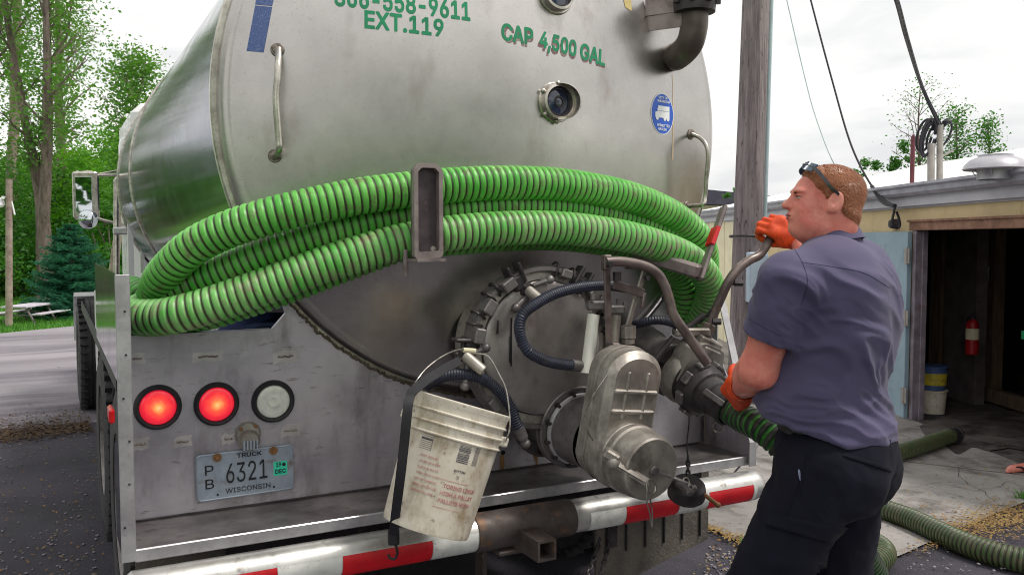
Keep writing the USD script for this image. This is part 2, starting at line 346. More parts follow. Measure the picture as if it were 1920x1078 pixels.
M('bucket_print_black', lin(64, 60, 72), lin(110, 104, 108), rough=0.6, scale=60)
M('wire_steel', lin(170, 166, 160), lin(120, 114, 108), rough=0.35, metal=0.9, scale=30)
M('cream_paint', lin(226, 224, 214), rough=0.35, coat=0.3)
M('truck_white', lin(232, 232, 232), rough=0.25, coat=0.5)
M('glass_dark', lin(20, 26, 48), lin(28, 40, 70), rough=0.05, scale=10, coat=1.0, rvar=0)
# green hoses: u of the texture counts ribs, so rib and web keep their own plastics
def hose_mat(name, rib, rib2, web, web2, dirt, d0, d1, cut=0.36, rough=0.42):
    N = {"uv": ("uvmap", {"attribute": "st"}), "sep": ("separate_xyz", {}), "fr": ("math", {"math_type": "fraction"}), "pp": ("math", {"math_type": "subtract", "value2": 0.5}),
         "ab": ("math", {"math_type": "absolute"}), "mr": ("map_range", {"from_min": cut - 0.07, "from_max": cut + 0.05, "clamp": True}),
         "geo": ("geometry", {}), "n": ("noise_texture", {"scale": 9.0, "detail": 5.0, "roughness": 0.65}), "r": ("rgb_ramp", {"ramp": [(0.36, rib), (0.64, rib2)]}),
         "n2": ("noise_texture", {"scale": 26.0, "detail": 5.0, "roughness": 0.7}), "d": ("map_range", {"from_min": d0, "from_max": d1, "clamp": True}),
         "w": ("rgb_ramp", {"ramp": [(0.4, web), (0.6, web2)]}), "dx": ("mix", {"color2": dirt}), "mx": ("mix", {}),
         "p": ("principled_bsdf", {"roughness": rough, "specular_ior_level": 0.45})}
    L = [("uv.UV", "sep.vector"), ("sep.x", "fr.value1"), ("fr.value", "pp.value1"), ("pp.value", "ab.value1"), ("ab.value", "mr.value"), ("geo.position", "n.vector"), ("n.fac", "r.fac"),
         ("geo.position", "n2.vector"), ("n2.fac", "d.value"), ("n2.fac", "w.fac"), ("r.color", "dx.color1"), ("d.result", "dx.fac"), ("dx.color", "mx.color1"), ("w.color", "mx.color2"), ("mr.result", "mx.fac"), ("mx.color", "p.base_color")]
    MATS[name] = usdkit.material(stage, '/World/Looks/' + name, N, L, surface="p.BSDF")
hose_mat('hose_green', lin(72, 166, 54), lin(114, 188, 88), lin(40, 52, 32), lin(62, 48, 40), lin(112, 108, 80), 0.52, 0.72, cut=0.385)
hose_mat('hose_green_dirty', lin(86, 172, 70), lin(134, 194, 112), lin(52, 62, 42), lin(80, 66, 56), lin(140, 138, 110), 0.48, 0.70, cut=0.385)
hose_mat('hose_dark', lin(30, 34, 32), lin(44, 50, 42), lin(70, 150, 50), lin(40, 96, 40), lin(74, 70, 58), 0.52, 0.70, cut=0.33)
hose_mat('hose_ground', lin(58, 80, 44), lin(76, 94, 56), lin(40, 42, 30), lin(58, 56, 40), lin(96, 90, 70), 0.46, 0.66, cut=0.28)
# setting
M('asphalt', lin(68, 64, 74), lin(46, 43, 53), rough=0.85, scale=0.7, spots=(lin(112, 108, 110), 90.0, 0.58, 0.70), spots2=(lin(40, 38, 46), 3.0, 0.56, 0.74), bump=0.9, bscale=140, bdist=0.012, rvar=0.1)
M('asphalt_pale', lin(150, 144, 150), lin(112, 106, 114), rough=0.9, scale=0.35, spots=(lin(170, 164, 164), 90.0, 0.56, 0.70), spots2=(lin(92, 86, 96), 0.9, 0.5, 0.7, (0.35, 1.6, 1)), bump=0.7, bscale=120, bdist=0.01, rvar=0.06, stretch=(0.4, 1.6, 1))  # paler grey-lilac asphalt tone with long soft bands
M('concrete', lin(156, 151, 147), lin(122, 117, 114), rough=0.85, scale=1.1, spots=(lin(60, 54, 52), 2.2, 0.5, 0.72), spots2=(lin(80, 74, 70), 22.0, 0.58, 0.74), bump=0.5, bscale=110, bdist=0.006, rvar=0.1)
M('concrete_dark', lin(88, 82, 80), lin(50, 46, 46), rough=0.8, scale=1.8, spots=(lin(30, 27, 27), 4.0, 0.48, 0.66), bump=0.5, bscale=90, bdist=0.006)
M('grass', lin(92, 150, 40), lin(70, 126, 34), rough=0.8, scale=0.8, spots=(lin(120, 170, 60), 7.0, 0.55, 0.75), bump=0.8, bscale=40, bdist=0.03)
M('grass_blade', lin(96, 160, 44), lin(70, 130, 36), rough=0.7, scale=2, obj_random=0.25)
M('soil', lin(92, 74, 58), lin(60, 50, 44), rough=0.95, scale=3, bump=0.8, bscale=40, bdist=0.02)
M('litter', lin(196, 160, 92), lin(150, 112, 62), rough=0.85, scale=12, obj_random=0.45)
M('litter_brown', lin(120, 92, 64), lin(82, 62, 46), rough=0.9, scale=12, obj_random=0.5)
M('stucco', lin(214, 192, 150), lin(200, 178, 138), rough=0.9, scale=3, spots=(lin(176, 150, 104), 6.0, 0.58, 0.76, (1, 1, 0.4)), bump=0.5, bscale=55, bdist=0.008)
M('siding', lin(232, 222, 190), lin(220, 208, 176), rough=0.75, scale=5, spots=(lin(190, 174, 140), 7.0, 0.6, 0.78, (1, 1, 0.2)))
M('fascia', lin(198, 196, 204), lin(184, 182, 192), rough=0.6, scale=4)
M('gutter', lin(176, 174, 186), lin(150, 148, 160), rough=0.5, metal=0.2, scale=5, spots=(lin(110, 104, 108), 9.0, 0.58, 0.76, (1, 1, 3)))
M('roof_white', lin(238, 238, 236), lin(230, 230, 226), rough=0.6, scale=2)
M('roof_edge', lin(150, 134, 116), lin(120, 106, 94), rough=0.9, scale=14)
M('door_blue', lin(142, 164, 178), lin(128, 150, 164), rough=0.55, scale=3, spots=(lin(96, 104, 106), 9.0, 0.60, 0.74, (1, 1, 0.5)), spots2=(lin(110, 96, 84), 26.0, 0.66, 0.75))
M('frame_wood', lin(150, 112, 92), lin(120, 84, 66), rough=0.8, scale=8, stretch=(1, 1, 1), spots=(lin(84, 58, 48), 12.0, 0.56, 0.74))
M('frame_metal', lin(130, 120, 130), lin(100, 90, 100), rough=0.55, scale=9, spots=(lin(110, 70, 54), 12.0, 0.58, 0.74))
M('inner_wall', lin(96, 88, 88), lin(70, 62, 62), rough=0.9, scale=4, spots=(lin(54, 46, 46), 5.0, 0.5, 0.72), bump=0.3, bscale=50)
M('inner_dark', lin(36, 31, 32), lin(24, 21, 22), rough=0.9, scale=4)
M('inner_stud', lin(104, 84, 66), lin(72, 58, 48), rough=0.9, scale=6, stretch=(4, 4, 0.6))
M('pole_wood', lin(138, 128, 128), lin(96, 87, 89), rough=0.92, scale=14, stretch=(1.5, 1.5, 0.10), spots=(lin(40, 34, 36), 30.0, 0.58, 0.68, (1.2, 1.2, 0.25)), spots2=(lin(150, 138, 132), 16.0, 0.58, 0.74, (2, 2, 0.12)), bump=1.0, bscale=26, bdist=0.02, bstretch=(1.5, 1.5, 0.1))
M('conduit_grey', lin(164, 182, 184), lin(146, 164, 168), rough=0.5, scale=6)
M('box_grey', lin(178, 192, 206), lin(164, 178, 192), rough=0.5, scale=6)
M('pipe_grey', lin(168, 162, 156), lin(140, 134, 130), rough=0.5, metal=0.3, scale=8)
M('pipe_red', lin(116, 60, 70), lin(96, 48, 56), rough=0.6, scale=8)
M('vent_metal', lin(186, 184, 190), lin(164, 162, 170), rough=0.45, metal=0.35, scale=6)
M('cable', lin(34, 30, 42), lin(24, 22, 30), rough=0.6, scale=20)
M('fire_red', lin(170, 28, 34), lin(146, 20, 28), rough=0.35, scale=8)
M('paper', lin(214, 206, 176), rough=0.7)
M('bucket_blue', lin(60, 84, 130), rough=0.5)
M('bucket_label', lin(200, 178, 50), lin(150, 140, 60), rough=0.5, scale=30)
M('exit_green', lin(40, 150, 100), rough=0.5)
M('wood_grey', lin(136, 128, 130), lin(110, 102, 104), rough=0.85, scale=7, stretch=(1, 1, 1))
M('table_top', lin(208, 202, 212), lin(180, 174, 186), rough=0.7, scale=6)
M('bark', lin(128, 112, 106), lin(88, 74, 70), rough=0.95, scale=7, stretch=(1, 1, 0.3), spots=(lin(60, 50, 48), 12.0, 0.55, 0.7, (1, 1, 0.3)), bump=0.8, bscale=22, bdist=0.03, bstretch=(1, 1, 0.25))
M('bark_pale', lin(164, 148, 136), lin(126, 108, 100), rough=0.95, scale=5, spots=(lin(80, 66, 62), 9.0, 0.56, 0.72, (1, 1, 1.6)), bump=0.5, bscale=20, bdist=0.02)
def leaf(name, a, b, tr, var=0.35):
    N = {"geo": ("geometry", {}), "om": ("map_range", {"to_min": 1 - var, "to_max": 1 + var}), "n": ("noise_texture", {"scale": 0.7, "detail": 3.0}),
         "r": ("rgb_ramp", {"ramp": [(0.36, a), (0.64, b)]}), "hs": ("hsv", {}), "d": ("principled_bsdf", {"roughness": 0.5, "specular_ior_level": 0.35}), "t": ("translucent_bsdf", {"color": tr}), "mx": ("mix_closure", {"fac": 0.32})}
    L = [("geo.random_per_island", "om.value"), ("geo.position", "n.vector"), ("n.fac", "r.fac"), ("r.color", "hs.color"), ("om.result", "hs.value"), ("hs.color", "d.base_color"), ("d.BSDF", "mx.closure1"), ("t.BSDF", "mx.closure2")]
    MATS[name] = usdkit.material(stage, '/World/Looks/' + name, N, L, surface="mx.closure")
leaf('leaf_poplar', lin(82, 136, 52), lin(108, 160, 62), lin(130, 190, 60))
leaf('leaf_bright', lin(74, 142, 34), lin(104, 172, 48), lin(150, 220, 50))
leaf('leaf_dark', lin(50, 106, 34), lin(74, 130, 42), lin(100, 170, 50))
leaf('needle_blue', lin(46, 112, 86), lin(72, 138, 108), lin(70, 140, 100), var=0.25)
# the person
M('skin', lin(214, 138, 122), lin(200, 110, 98), rough=0.46, scale=16, sss=0.12, bump=0.22, bscale=420, bdist=0.0016, spots=(lin(186, 82, 70), 11.0, 0.52, 0.72), spots2=(lin(166, 96, 78), 150.0, 0.60, 0.74))
M('skin_lip', lin(176, 92, 84), rough=0.4, sss=0.1)
M('hair', lin(150, 90, 58), lin(132, 78, 50), rough=0.55, scale=30, bump=0.25, bscale=260, bdist=0.002, bstretch=(1, 1, 0.3))
M('hair_strand', lin(168, 106, 70), lin(144, 86, 56), rough=0.4, scale=14)
M('shirt', lin(78, 72, 104), lin(68, 63, 93), rough=0.82, scale=4, sheen=0.12, bump=0.25, bscale=420, bdist=0.0015, rvar=0.04)
M('trousers', lin(20, 20, 34), lin(14, 14, 25), rough=0.9, spec=0.2, scale=5, sheen=0.02, bump=0.25, bscale=350, bdist=0.0015, rvar=0.04)
M('trouser_dust', lin(60, 60, 68), rough=0.9)
M('belt', lin(46, 44, 48), rough=0.5, scale=10)
M('glove', lin(232, 82, 24), lin(206, 58, 18), rough=0.6, scale=22, spots=(lin(104, 40, 22), 24.0, 0.56, 0.74), bump=0.4, bscale=140, bdist=0.003)
M('shades', lin(22, 24, 32), rough=0.18, coat=0.6)
M('shades_lens', lin(60, 80, 100), rough=0.06, metal=0.4)
M('eye_white', lin(196, 180, 172), rough=0.2)
M('eye_iris', lin(36, 40, 44), rough=0.1)
M('brow', lin(112, 70, 46), rough=0.7)
M('flipflop', lin(28, 26, 30), rough=0.7)
M('shorts', lin(70, 66, 60), rough=0.9)
M('shirt_seam', lin(52, 51, 78), rough=0.9)
M('pocket_lining', lin(126, 134, 160), rough=0.8)
M('oil_stain', lin(66, 60, 58), lin(96, 90, 86), rough=0.55, scale=2.5, spots=(lin(30, 27, 27), 3.0, 0.5, 0.66), bump=0.4, bscale=100, bdist=0.006)
M('lid_steel', lin(158, 152, 150), lin(128, 122, 120), rough=0.40, metal=0.75, scale=6, spots=(lin(104, 96, 92), 9.0, 0.52, 0.76, (1, 1, .4)), bump=0.06, bscale=120, bdist=0.002)
M('pipe_brown', lin(96, 86, 80), lin(70, 62, 58), rough=0.42, metal=0.6, scale=8, spots=(lin(124, 106, 92), 12.0, 0.56, 0.76), bump=0.08, bscale=120, bdist=0.002)
M('slate_roof', lin(70, 68, 82), lin(54, 52, 66), rough=0.85, scale=3)
# ------------------------------------------------------------------ ground, driveway, slabs
def grid_sheet(xs, ys, dz):
    X, Y = np.meshgrid(xs, ys, indexing='ij'); V = np.stack([X, Y, gz(X, Y) + dz], -1).reshape(-1, 3); n, m = X.shape
    i, j = np.meshgrid(np.arange(n - 1), np.arange(m - 1), indexing='ij')
    return tm(V, np.stack([i * m + j, (i + 1) * m + j, (i + 1) * m + j + 1, i * m + j + 1], -1).reshape(-1, 4))
def sheet(poly, dz, edge=0.6, thick=0.0):
    P = poly if isinstance(poly, Polygon) else Polygon(poly)
    v, f = trimesh.creation.triangulate_polygon(P, engine='earcut')
    v = np.c_[v, np.zeros(len(v))]; v, f = trimesh.remesh.subdivide_to_size(v, f, edge, max_iter=14)
    v = np.array(v); v[:, 2] = gz(v[:, 0], v[:, 1]) + dz
    n = np.cross(v[f[:, 1]] - v[f[:, 0]], v[f[:, 2]] - v[f[:, 0]])[:, 2]; f = np.array(f); f[n < 0] = f[n < 0][:, ::-1]
    m = tm(v, f)
    return m
far_ax = np.r_[-400, -250, -150, -100, -70, np.arange(-50, 60.1, 0.8), 80, 110, 160, 250, 400]
struct('ground', grid_sheet(far_ax, far_ax, 0.0), 'grass', smooth=True)
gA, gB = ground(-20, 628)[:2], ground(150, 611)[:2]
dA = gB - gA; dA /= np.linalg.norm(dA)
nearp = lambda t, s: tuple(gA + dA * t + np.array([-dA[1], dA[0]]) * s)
struct('driveway', sheet([nearp(-14, 0.3), nearp(-5, 0.1), tuple(gA), tuple(gB), nearp(5, -0.05), nearp(26, 0.0), nearp(26, -40), nearp(-14, -40)], 0.012, 0.8), 'asphalt_pale', smooth=True)  # paler asphalt sheet reaching out to the lawn
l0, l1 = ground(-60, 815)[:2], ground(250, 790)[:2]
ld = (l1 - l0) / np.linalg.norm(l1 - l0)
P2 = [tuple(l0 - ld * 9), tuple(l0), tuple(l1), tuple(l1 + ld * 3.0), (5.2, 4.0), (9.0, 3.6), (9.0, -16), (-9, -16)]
struct('asphalt_near', sheet(P2, 0.022, 0.7), 'asphalt', smooth=True)  # darker asphalt sheet over the near part of the drive

# ------------------------------------------------------------------ the shed: its wall runs away from the camera on the right
JB = RV * (0.4675 * 8.3) + FH * 8.3; JB = np.array([JB[0], JB[1], 0.0])       # foot of the door's left jamb
JB[2] = float(gz(JB[0], JB[1]))
WA = FH * 1.0 - RV * 0.035; WA = WA / np.linalg.norm(WA)                       # along the wall, away
WN = np.array([-WA[1], WA[0], 0.0]);
if np.dot(WN, -JB) < 0: WN = -WN                                               # out of the wall, towards the truck
def W(a, n, z): return JB + WA * a + WN * n + np.array([0, 0, z])
def wbox(a0, a1, n0, n1, z0, z1, r=0.0):
    m = bx((min(a0, a1), min(n0, n1), min(z0, z1)), (max(a0, a1), max(n0, n1), max(z0, z1)), r); v = np.asarray(m.vertices)
    V = JB + v[:, :1] * WA + v[:, 1:2] * WN + v[:, 2:3] * np.array([0, 0, 1.0])
    f = np.asarray(m.faces)
    if np.dot(np.cross(WA, WN), [0, 0, 1]) < 0: f = f[:, ::-1]
    return tm(V, f)
def wpx(px, py, n=0.0):                      # (a, z) on the plane n of the wall
    p = hit(px, py, JB + WN * n, WN) - JB; return float(np.dot(p, WA)), float(p[2])
EZ = wpx(1725, 352)[1]                       # eave height over the sill
DH = wpx(1722, 432)[1]                       # door opening height

slab = lambda pts, nm, lab=None: struct('concrete_slab', sheet(pts, 0.034, 0.5), 'concrete', parent='/World/concrete_apron', smooth=True)
apron = UsdGeom.Xform.Define(stage, '/World/concrete_apron'); tag(apron.GetPrim(), kind='structure')
c0, c1, c2 = ground(1255, 968)[:2], ground(1424, 1042)[:2], ground(1560, 1100)[:2]
c3, c4 = ground(1690, 1052)[:2], ground(1925, 948)[:2]
wp = lambda a, n: tuple(W(a, n, 0)[:2])
cut1, cut2 = ground(1690, 872)[:2], ground(1930, 900)[:2]
def poly_px(pts): return [tuple(ground(*p)[:2]) for p in pts]
A_ = Polygon([tuple(c0), tuple(c1), tuple(c2), tuple(c3), tuple(c4), tuple(c4 + (c4 - c3) * 0.4), wp(-3.4, 0.02), wp(9, 0.02), tuple(c0 + (c0 - c1) * 2.0)]).buffer(0)
jd = (cut2 - cut1) / np.linalg.norm(cut2 - cut1); jn = np.array([-jd[1], jd[0]])
def strip(p, d, w): d = d / np.linalg.norm(d); q = np.array([-d[1], d[0]]) * w; return Polygon([tuple(p - d * 30 - q), tuple(p + d * 30 - q), tuple(p + d * 30 + q), tuple(p - d * 30 + q)])
e0, e1 = ground(1705, 985)[:2], ground(1790, 800)[:2]
g0, g1 = ground(1340, 940)[:2], ground(1460, 800)[:2]
pieces = A_.difference(strip(cut1, cut2 - cut1, 0.008)).difference(strip(g0, g1 - g0, 0.008))
for g in getattr(pieces, 'geoms', [pieces]):
    if g.area > 0.05: slab(g, 'concrete_slab')

shed = thing('garage_building', 'low yellow stucco garage with white roof, grey gutter and open dark doorway', 'building', W(0, 0, 0))
obj('wall', [wbox(0.06, 4.55, -0.085, 0, -0.3, EZ + 0.02), wbox(-3.2, 0.06, -0.085, 0, DH + 0.10, EZ + 0.02)], 'stucco', shed, smooth=False)
# far stretch of the wall clad in cream boards
a_s, a_e = 4.55, 9.6
k = 0; a = a_s
while a < a_e:
    w = 0.335 + 0.02 * rnd.random()
    obj('siding_board', wbox(a + 0.007, a + w - 0.007, -0.02, 0.015 + 0.006 * rnd.random(), -0.3, EZ - 0.06, 0.004), 'siding', shed, smooth=False); a += w
obj('wall', wbox(4.55, 9.8, -0.2, -0.025, -0.3, EZ + 0.02), 'frame_metal', shed, smooth=False)
obj('fascia', wbox(-3.4, 9.9, 0.02, 0.06, EZ - 0.17, EZ + 0.02), 'fascia', shed, smooth=False)
obj('soffit', wbox(-3.4, 9.9, 0.002, 0.019, EZ - 0.19, EZ - 0.165), 'fascia', shed, smooth=False)
# gutter: an ogee profile run along the eave
gp = np.array([[0.064, -0.075], [0.064, 0.025], [0.07, 0.025], [0.07, -0.06], [0.11, -0.062], [0.135, -0.04], [0.142, -0.005], [0.165, 0.018], [0.172, 0.032], [0.176, 0.032], [0.176, 0.008], [0.15, -0.01], [0.145, -0.05], [0.115, -0.076]])
def along(profile, a0, a1, dz=0.0):
    V = np.vstack([np.array([W(a, n, EZ + z + dz) for n, z in profile]) for a in (a0, a1)]); k = len(profile)
    q = np.arange(k); q2 = (q + 1) % k
    F = np.stack([q, q2, k + q2, k + q], 1)
    cap = trimesh.creation.triangulate_polygon(Polygon(profile), engine='earcut')[1] % k
    return tm(V, np.vstack([np.vstack([F[:, [0, 1, 2]], F[:, [0, 2, 3]]]), cap, cap[:, ::-1] + k]))
for a0, a1 in ((-3.4, -0.4), (-0.395, 2.6), (2.605, 5.6), (5.605, 9.9)):
    obj('gutter', along(gp, a0, a1), 'gutter', shed, smooth=False)
# roof rises away from the eave
RW, RH = 5.0, 1.02
def roofp(a, n, dz=0.0): return W(a, -n, EZ + 0.035 + RH * n / RW + dz)
def roof_slab(a0, a1, n0, n1, t):
    V = [roofp(a, n, d) for d in (0, -t) for a in (a0, a1) for n in (n0, n1)]
    h = trimesh.convex.convex_hull(np.array(V)); return tm(h.vertices, h.faces)
for i in range(9):
    obj('roof_panel', roof_slab(-3.4 + i * 1.48, -3.4 + (i + 1) * 1.48 - 0.006, -0.07, RW, 0.03), 'roof_white', shed, smooth=False)
obj('roof_edge', [roof_slab(-3.4, 9.9, -0.10, -0.071, 0.03)], 'roof_edge', shed, smooth=False)
obj('roof', [tm(trimesh.convex.convex_hull(np.array([W(a, -n, EZ + z) for a in (-3.4, 9.9) for n, z in ((RW + 0.005, RH + 0.03), (RW + 5, 0.03), (RW + 0.005, RH - 0.05))])).vertices, trimesh.convex.convex_hull(np.array([W(a, -n, EZ + z) for a in (-3.4, 9.9) for n, z in ((RW + 0.005, RH + 0.03), (RW + 5, 0.03), (RW + 0.005, RH - 0.05))])).faces)], 'roof_white', shed, smooth=False)
obj('wall', [wbox(9.7, 9.85, -RW * 2, -0.21, -0.3, EZ - 0.02), wbox(-3.4, 9.85, -RW * 2, -RW * 2 + 0.15, -0.3, EZ - 0.02), wbox(-3.4, -3.25, -RW * 2 + 0.16, -0.21, -0.3, EZ - 0.02)], 'stucco', shed, smooth=False)
# doorway: timber lintel, metal jamb, blue door folded back flat against the wall
obj('lintel', [wbox(-3.2, 0.13, -0.16, 0.035, DH, DH + 0.095, 0.004)], 'frame_wood', shed, smooth=False)
obj('drip_strip', wbox(-3.2, 0.15, 0.036, 0.05, DH + 0.08, DH + 0.10), 'frame_wood', shed, smooth=False)
obj('door_jamb', [wbox(0.0, 0.058, -0.085, 0.03, -0.1, DH - 0.003, 0.004)], 'frame_metal', shed, smooth=False)
obj('door_jamb', [wbox(-0.022, -0.002, -0.08, -0.03, -0.1, DH - 0.003, 0.003)], 'frame_metal', shed, smooth=False)
al = wpx(1590, 440, 0.06)[0]
dr = obj('door', wbox(0.085, 1.45, 0.022, 0.068, 0.02, DH - 0.01, 0.004), 'door_blue', shed, smooth=False)
for z in (0.18, 0.93, DH - 0.32):
    obj('hinge', [wbox(0.03, 0.13, 0.066, 0.078, z, z + 0.15, 0.003), put(trimesh.creation.cylinder(0.011, 0.16, sections=10), W(0.072, 0.08, z + 0.075), (0, 0, 1))], 'pipe_grey', dr, smooth=False)
# inside
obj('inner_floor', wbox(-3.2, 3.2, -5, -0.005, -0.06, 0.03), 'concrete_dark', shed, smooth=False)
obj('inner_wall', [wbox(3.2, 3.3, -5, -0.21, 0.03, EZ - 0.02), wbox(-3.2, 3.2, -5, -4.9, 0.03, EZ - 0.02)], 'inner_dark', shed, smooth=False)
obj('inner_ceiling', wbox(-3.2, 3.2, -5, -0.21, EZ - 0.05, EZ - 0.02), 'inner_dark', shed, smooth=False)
# a stub wall inside the doorway carries the extinguisher
def inside(px, py, depth):                   # point on the plane parallel to the wall, depth metres behind it
    return hit(px, py, JB - WN * depth, WN)
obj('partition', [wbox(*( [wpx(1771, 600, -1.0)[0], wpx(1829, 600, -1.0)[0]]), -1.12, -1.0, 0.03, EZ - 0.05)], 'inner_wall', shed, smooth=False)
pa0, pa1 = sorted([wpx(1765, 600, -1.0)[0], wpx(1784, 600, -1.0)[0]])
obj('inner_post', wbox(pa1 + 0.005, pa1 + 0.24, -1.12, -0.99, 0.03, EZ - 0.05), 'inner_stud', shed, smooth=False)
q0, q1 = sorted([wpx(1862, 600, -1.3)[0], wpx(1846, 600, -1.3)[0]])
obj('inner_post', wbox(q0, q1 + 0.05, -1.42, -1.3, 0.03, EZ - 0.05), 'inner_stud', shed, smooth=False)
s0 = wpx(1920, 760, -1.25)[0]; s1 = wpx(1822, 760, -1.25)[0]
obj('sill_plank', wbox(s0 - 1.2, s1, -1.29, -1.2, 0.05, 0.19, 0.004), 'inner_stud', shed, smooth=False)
# ------------------------------------------------------------------ things on and in the shed
# fire extinguisher
fe = hit(1822, 664, JB - WN * 0.9, WN); hpx = (664 - 590) * np.dot(fe - EYE, FV) / FPX
fx = thing('fire_extinguisher', 'red fire extinguisher with paper tag hanging inside the open dark doorway', 'fire extinguisher', fe)
rr = hpx * 0.155
obj('cylinder', lathe([(0, 0), (rr * .9, 0), (rr, rr * .25), (rr, hpx * .70), (rr * .9, hpx * .80), (rr * .5, hpx * .87), (rr * .32, hpx * .89), (0, hpx * .89)], fe, n=24), 'fire_red', fx)
obj('label', lathe([(rr * 1.02, hpx * .38), (rr * 1.02, hpx * .66)], fe, n=24), 'paper', fx)
obj('valve', [lathe([(0, hpx * .88), (rr * .35, hpx * .88), (rr * .35, hpx * .95), (0, hpx * .95)], fe, n=12), beam(fe + [0, 0, hpx * .96], fe + np.array([0, 0, hpx * 1.0]) - WA * rr * 1.5, rr * .3, rr * .16)], 'iron_dark', fx)
obj('hose', tube(smooth_path([fe + np.array([0, 0, hpx * .93]), fe + WA * rr * 1.3 + [0, 0, hpx * .9], fe + WA * rr * 1.7 + [0, 0, hpx * .6], fe + WA * rr * 1.35 + [0, 0, hpx * .25]], 6), rr * .16, 8), 'rubber', fx)
# pails stacked just inside
pb = hit(1748, 766, JB - WN * 0.35, WN); pb[2] = JB[2] + 0.03
s = 0.30
for z0, matn, lab in ((0, 'plastic_white', 'white plastic pail under a labelled one just inside the doorway'), (0.24, 'bucket_blue', 'dark blue pail with yellow label standing on a white pail in the doorway')):
    pl = thing('stored_pail', lab, 'bucket', pb + [0, 0, z0])
    obj('body', lathe([(0, 0.004), (.115, 0.004), (.13, .225), (.14, .226), (.14, .238), (0, .238)], pb + [0, 0, z0], n=24), matn, pl)
    if z0: obj('label', lathe([(.122, .05), (.129, .17)], pb + [0, 0, z0], n=24), 'bucket_label', pl)
# broom handle leaning inside
b0, b1 = hit(1834, 712, JB - WN * 1.1, WN), hit(1852, 500, JB - WN * 1.18, WN)
tag(obj('broom_handle', rod(b0, b1, 0.016, 10), 'conduit_grey'), 'pale pole leaning upright beside the red extinguisher', 'pole')
b0, b1 = hit(1915, 624, JB - WN * 0.8, WN), hit(1921, 634, JB - WN * 0.8, WN)
tag(obj('exit_sign', obox(hit(1920, 628, JB - WN * 0.8, WN), (0.05, 0.075, 0.02), WN), 'exit_green'), 'small bright green tag glowing in the dark doorway at the picture edge', 'tag')
# roof vent, pipes, service mast
def on_roof(px, py):
    nrm = np.cross(roofp(1, 0) - roofp(0, 0), roofp(0, 1) - roofp(0, 0)); p = hit(px, py, roofp(0, 0), nrm); return p
vb = on_roof(1866, 331); sc = np.dot(vb - EYE, FV) / FPX
vt = thing('roof_vent', 'grey mushroom shaped metal roof vent above the gutter', 'vent', vb)
obj('neck', lathe([(31 * sc, -6 * sc), (31 * sc, 16 * sc), (33 * sc, 17 * sc), (33 * sc, 22 * sc), (30 * sc, 23 * sc), (30 * sc, 30 * sc)], vb, n=32), 'vent_metal', vt)
obj('cap', lathe([(30 * sc, 18 * sc), (45 * sc, 17 * sc), (54 * sc, 12 * sc), (56 * sc, 14 * sc), (53 * sc, 22 * sc), (44 * sc, 31 * sc), (34 * sc, 35 * sc), (30 * sc, 37 * sc), (30 * sc, 40 * sc), (0, 43 * sc)], vb, n=40), 'vent_metal', vt)
for k in range(6):
    an = k * math.pi / 3 + .4; e = np.array([math.cos(an), math.sin(an), 0])
    obj('bracket', beam(vb + e * 33 * sc + [0, 0, -1 * sc], vb + e * 45 * sc + [0, 0, 16 * sc], 2.2 * sc, 1.2 * sc), 'vent_metal', vt)
pp = on_roof(1710, 344); h = 84 * np.dot(pp - EYE, FV) / FPX
obj('vent_pipe', tube(smooth_path([pp - [0, 0, .1], pp + [0, 0, h * .94], pp + [0, 0, h * 0.985] + RV * .01, pp + [0, 0, h] + RV * .045], 5), 0.022, 10), 'pipe_red', label='thin reddish pipe with bent top standing on white roof', cat='pipe')
mp = on_roof(1762, 336); k = np.dot(mp - EYE, FV) / FPX
ms = thing('service_mast', 'twin grey conduit mast on roof carrying coiled black cable', 'mast', mp)
obj('conduit', rod(mp - [0, 0, .1], mp + np.array([0, 0, 100 * k]) - RV * 2 * k, 0.03, 12), 'pipe_grey', ms)
mp2 = mp - RV * 16 * k
obj('conduit', rod(mp2 - [0, 0, .1], mp2 + np.array([0, 0, 66 * k]) - RV * 2 * k, 0.034, 12), 'pipe_grey', ms)
obj('weatherhead', [lathe([(0, 0), (8 * k, 0), (9 * k, 5 * k), (5 * k, 9 * k), (0, 10 * k)], mp + np.array([0, 0, 102 * k]) + RV * 11 * k, n=16)], 'cable', ms)
obj('brace', beam(mp + np.array([0, 0, 36 * k]) - RV * 6 * k, mp + np.array([0, 0, 54 * k]) + RV * 24 * k, 3 * k, 3 * k), 'pipe_grey', ms)
tp = mp + np.array([0, 0, 92 * k])
loops = []
for i, (cx_, cz_, rx, rz) in enumerate(((-24, -14, 13, 34), (-20, -18, 10, 30), (-27, -10, 14, 30), (-10, -12, 9, 22), (-17, -16, 12, 33))):
    an = np.linspace(0.3, 2 * math.pi - 0.1, 26)
    loops.append(tube([tp + RV * (cx_ + rx * math.cos(t) + 6 * math.sin(t)) * k + np.array([0, 0, (cz_ + rz * math.sin(t)) * k]) + FH * (0.02 * i) for t in an], 0.012, 7))
loops.append(tube(smooth_path([tp, tp + RV * 14 * k + [0, 0, 14 * k], tp + RV * 20 * k + [0, 0, 4 * k], tp + RV * 14 * k - [0, 0, 16 * k], tp + RV * 4 * k - [0, 0, 30 * k]], 6), 0.011, 7))
obj('cable_coil', loops, 'cable', ms)
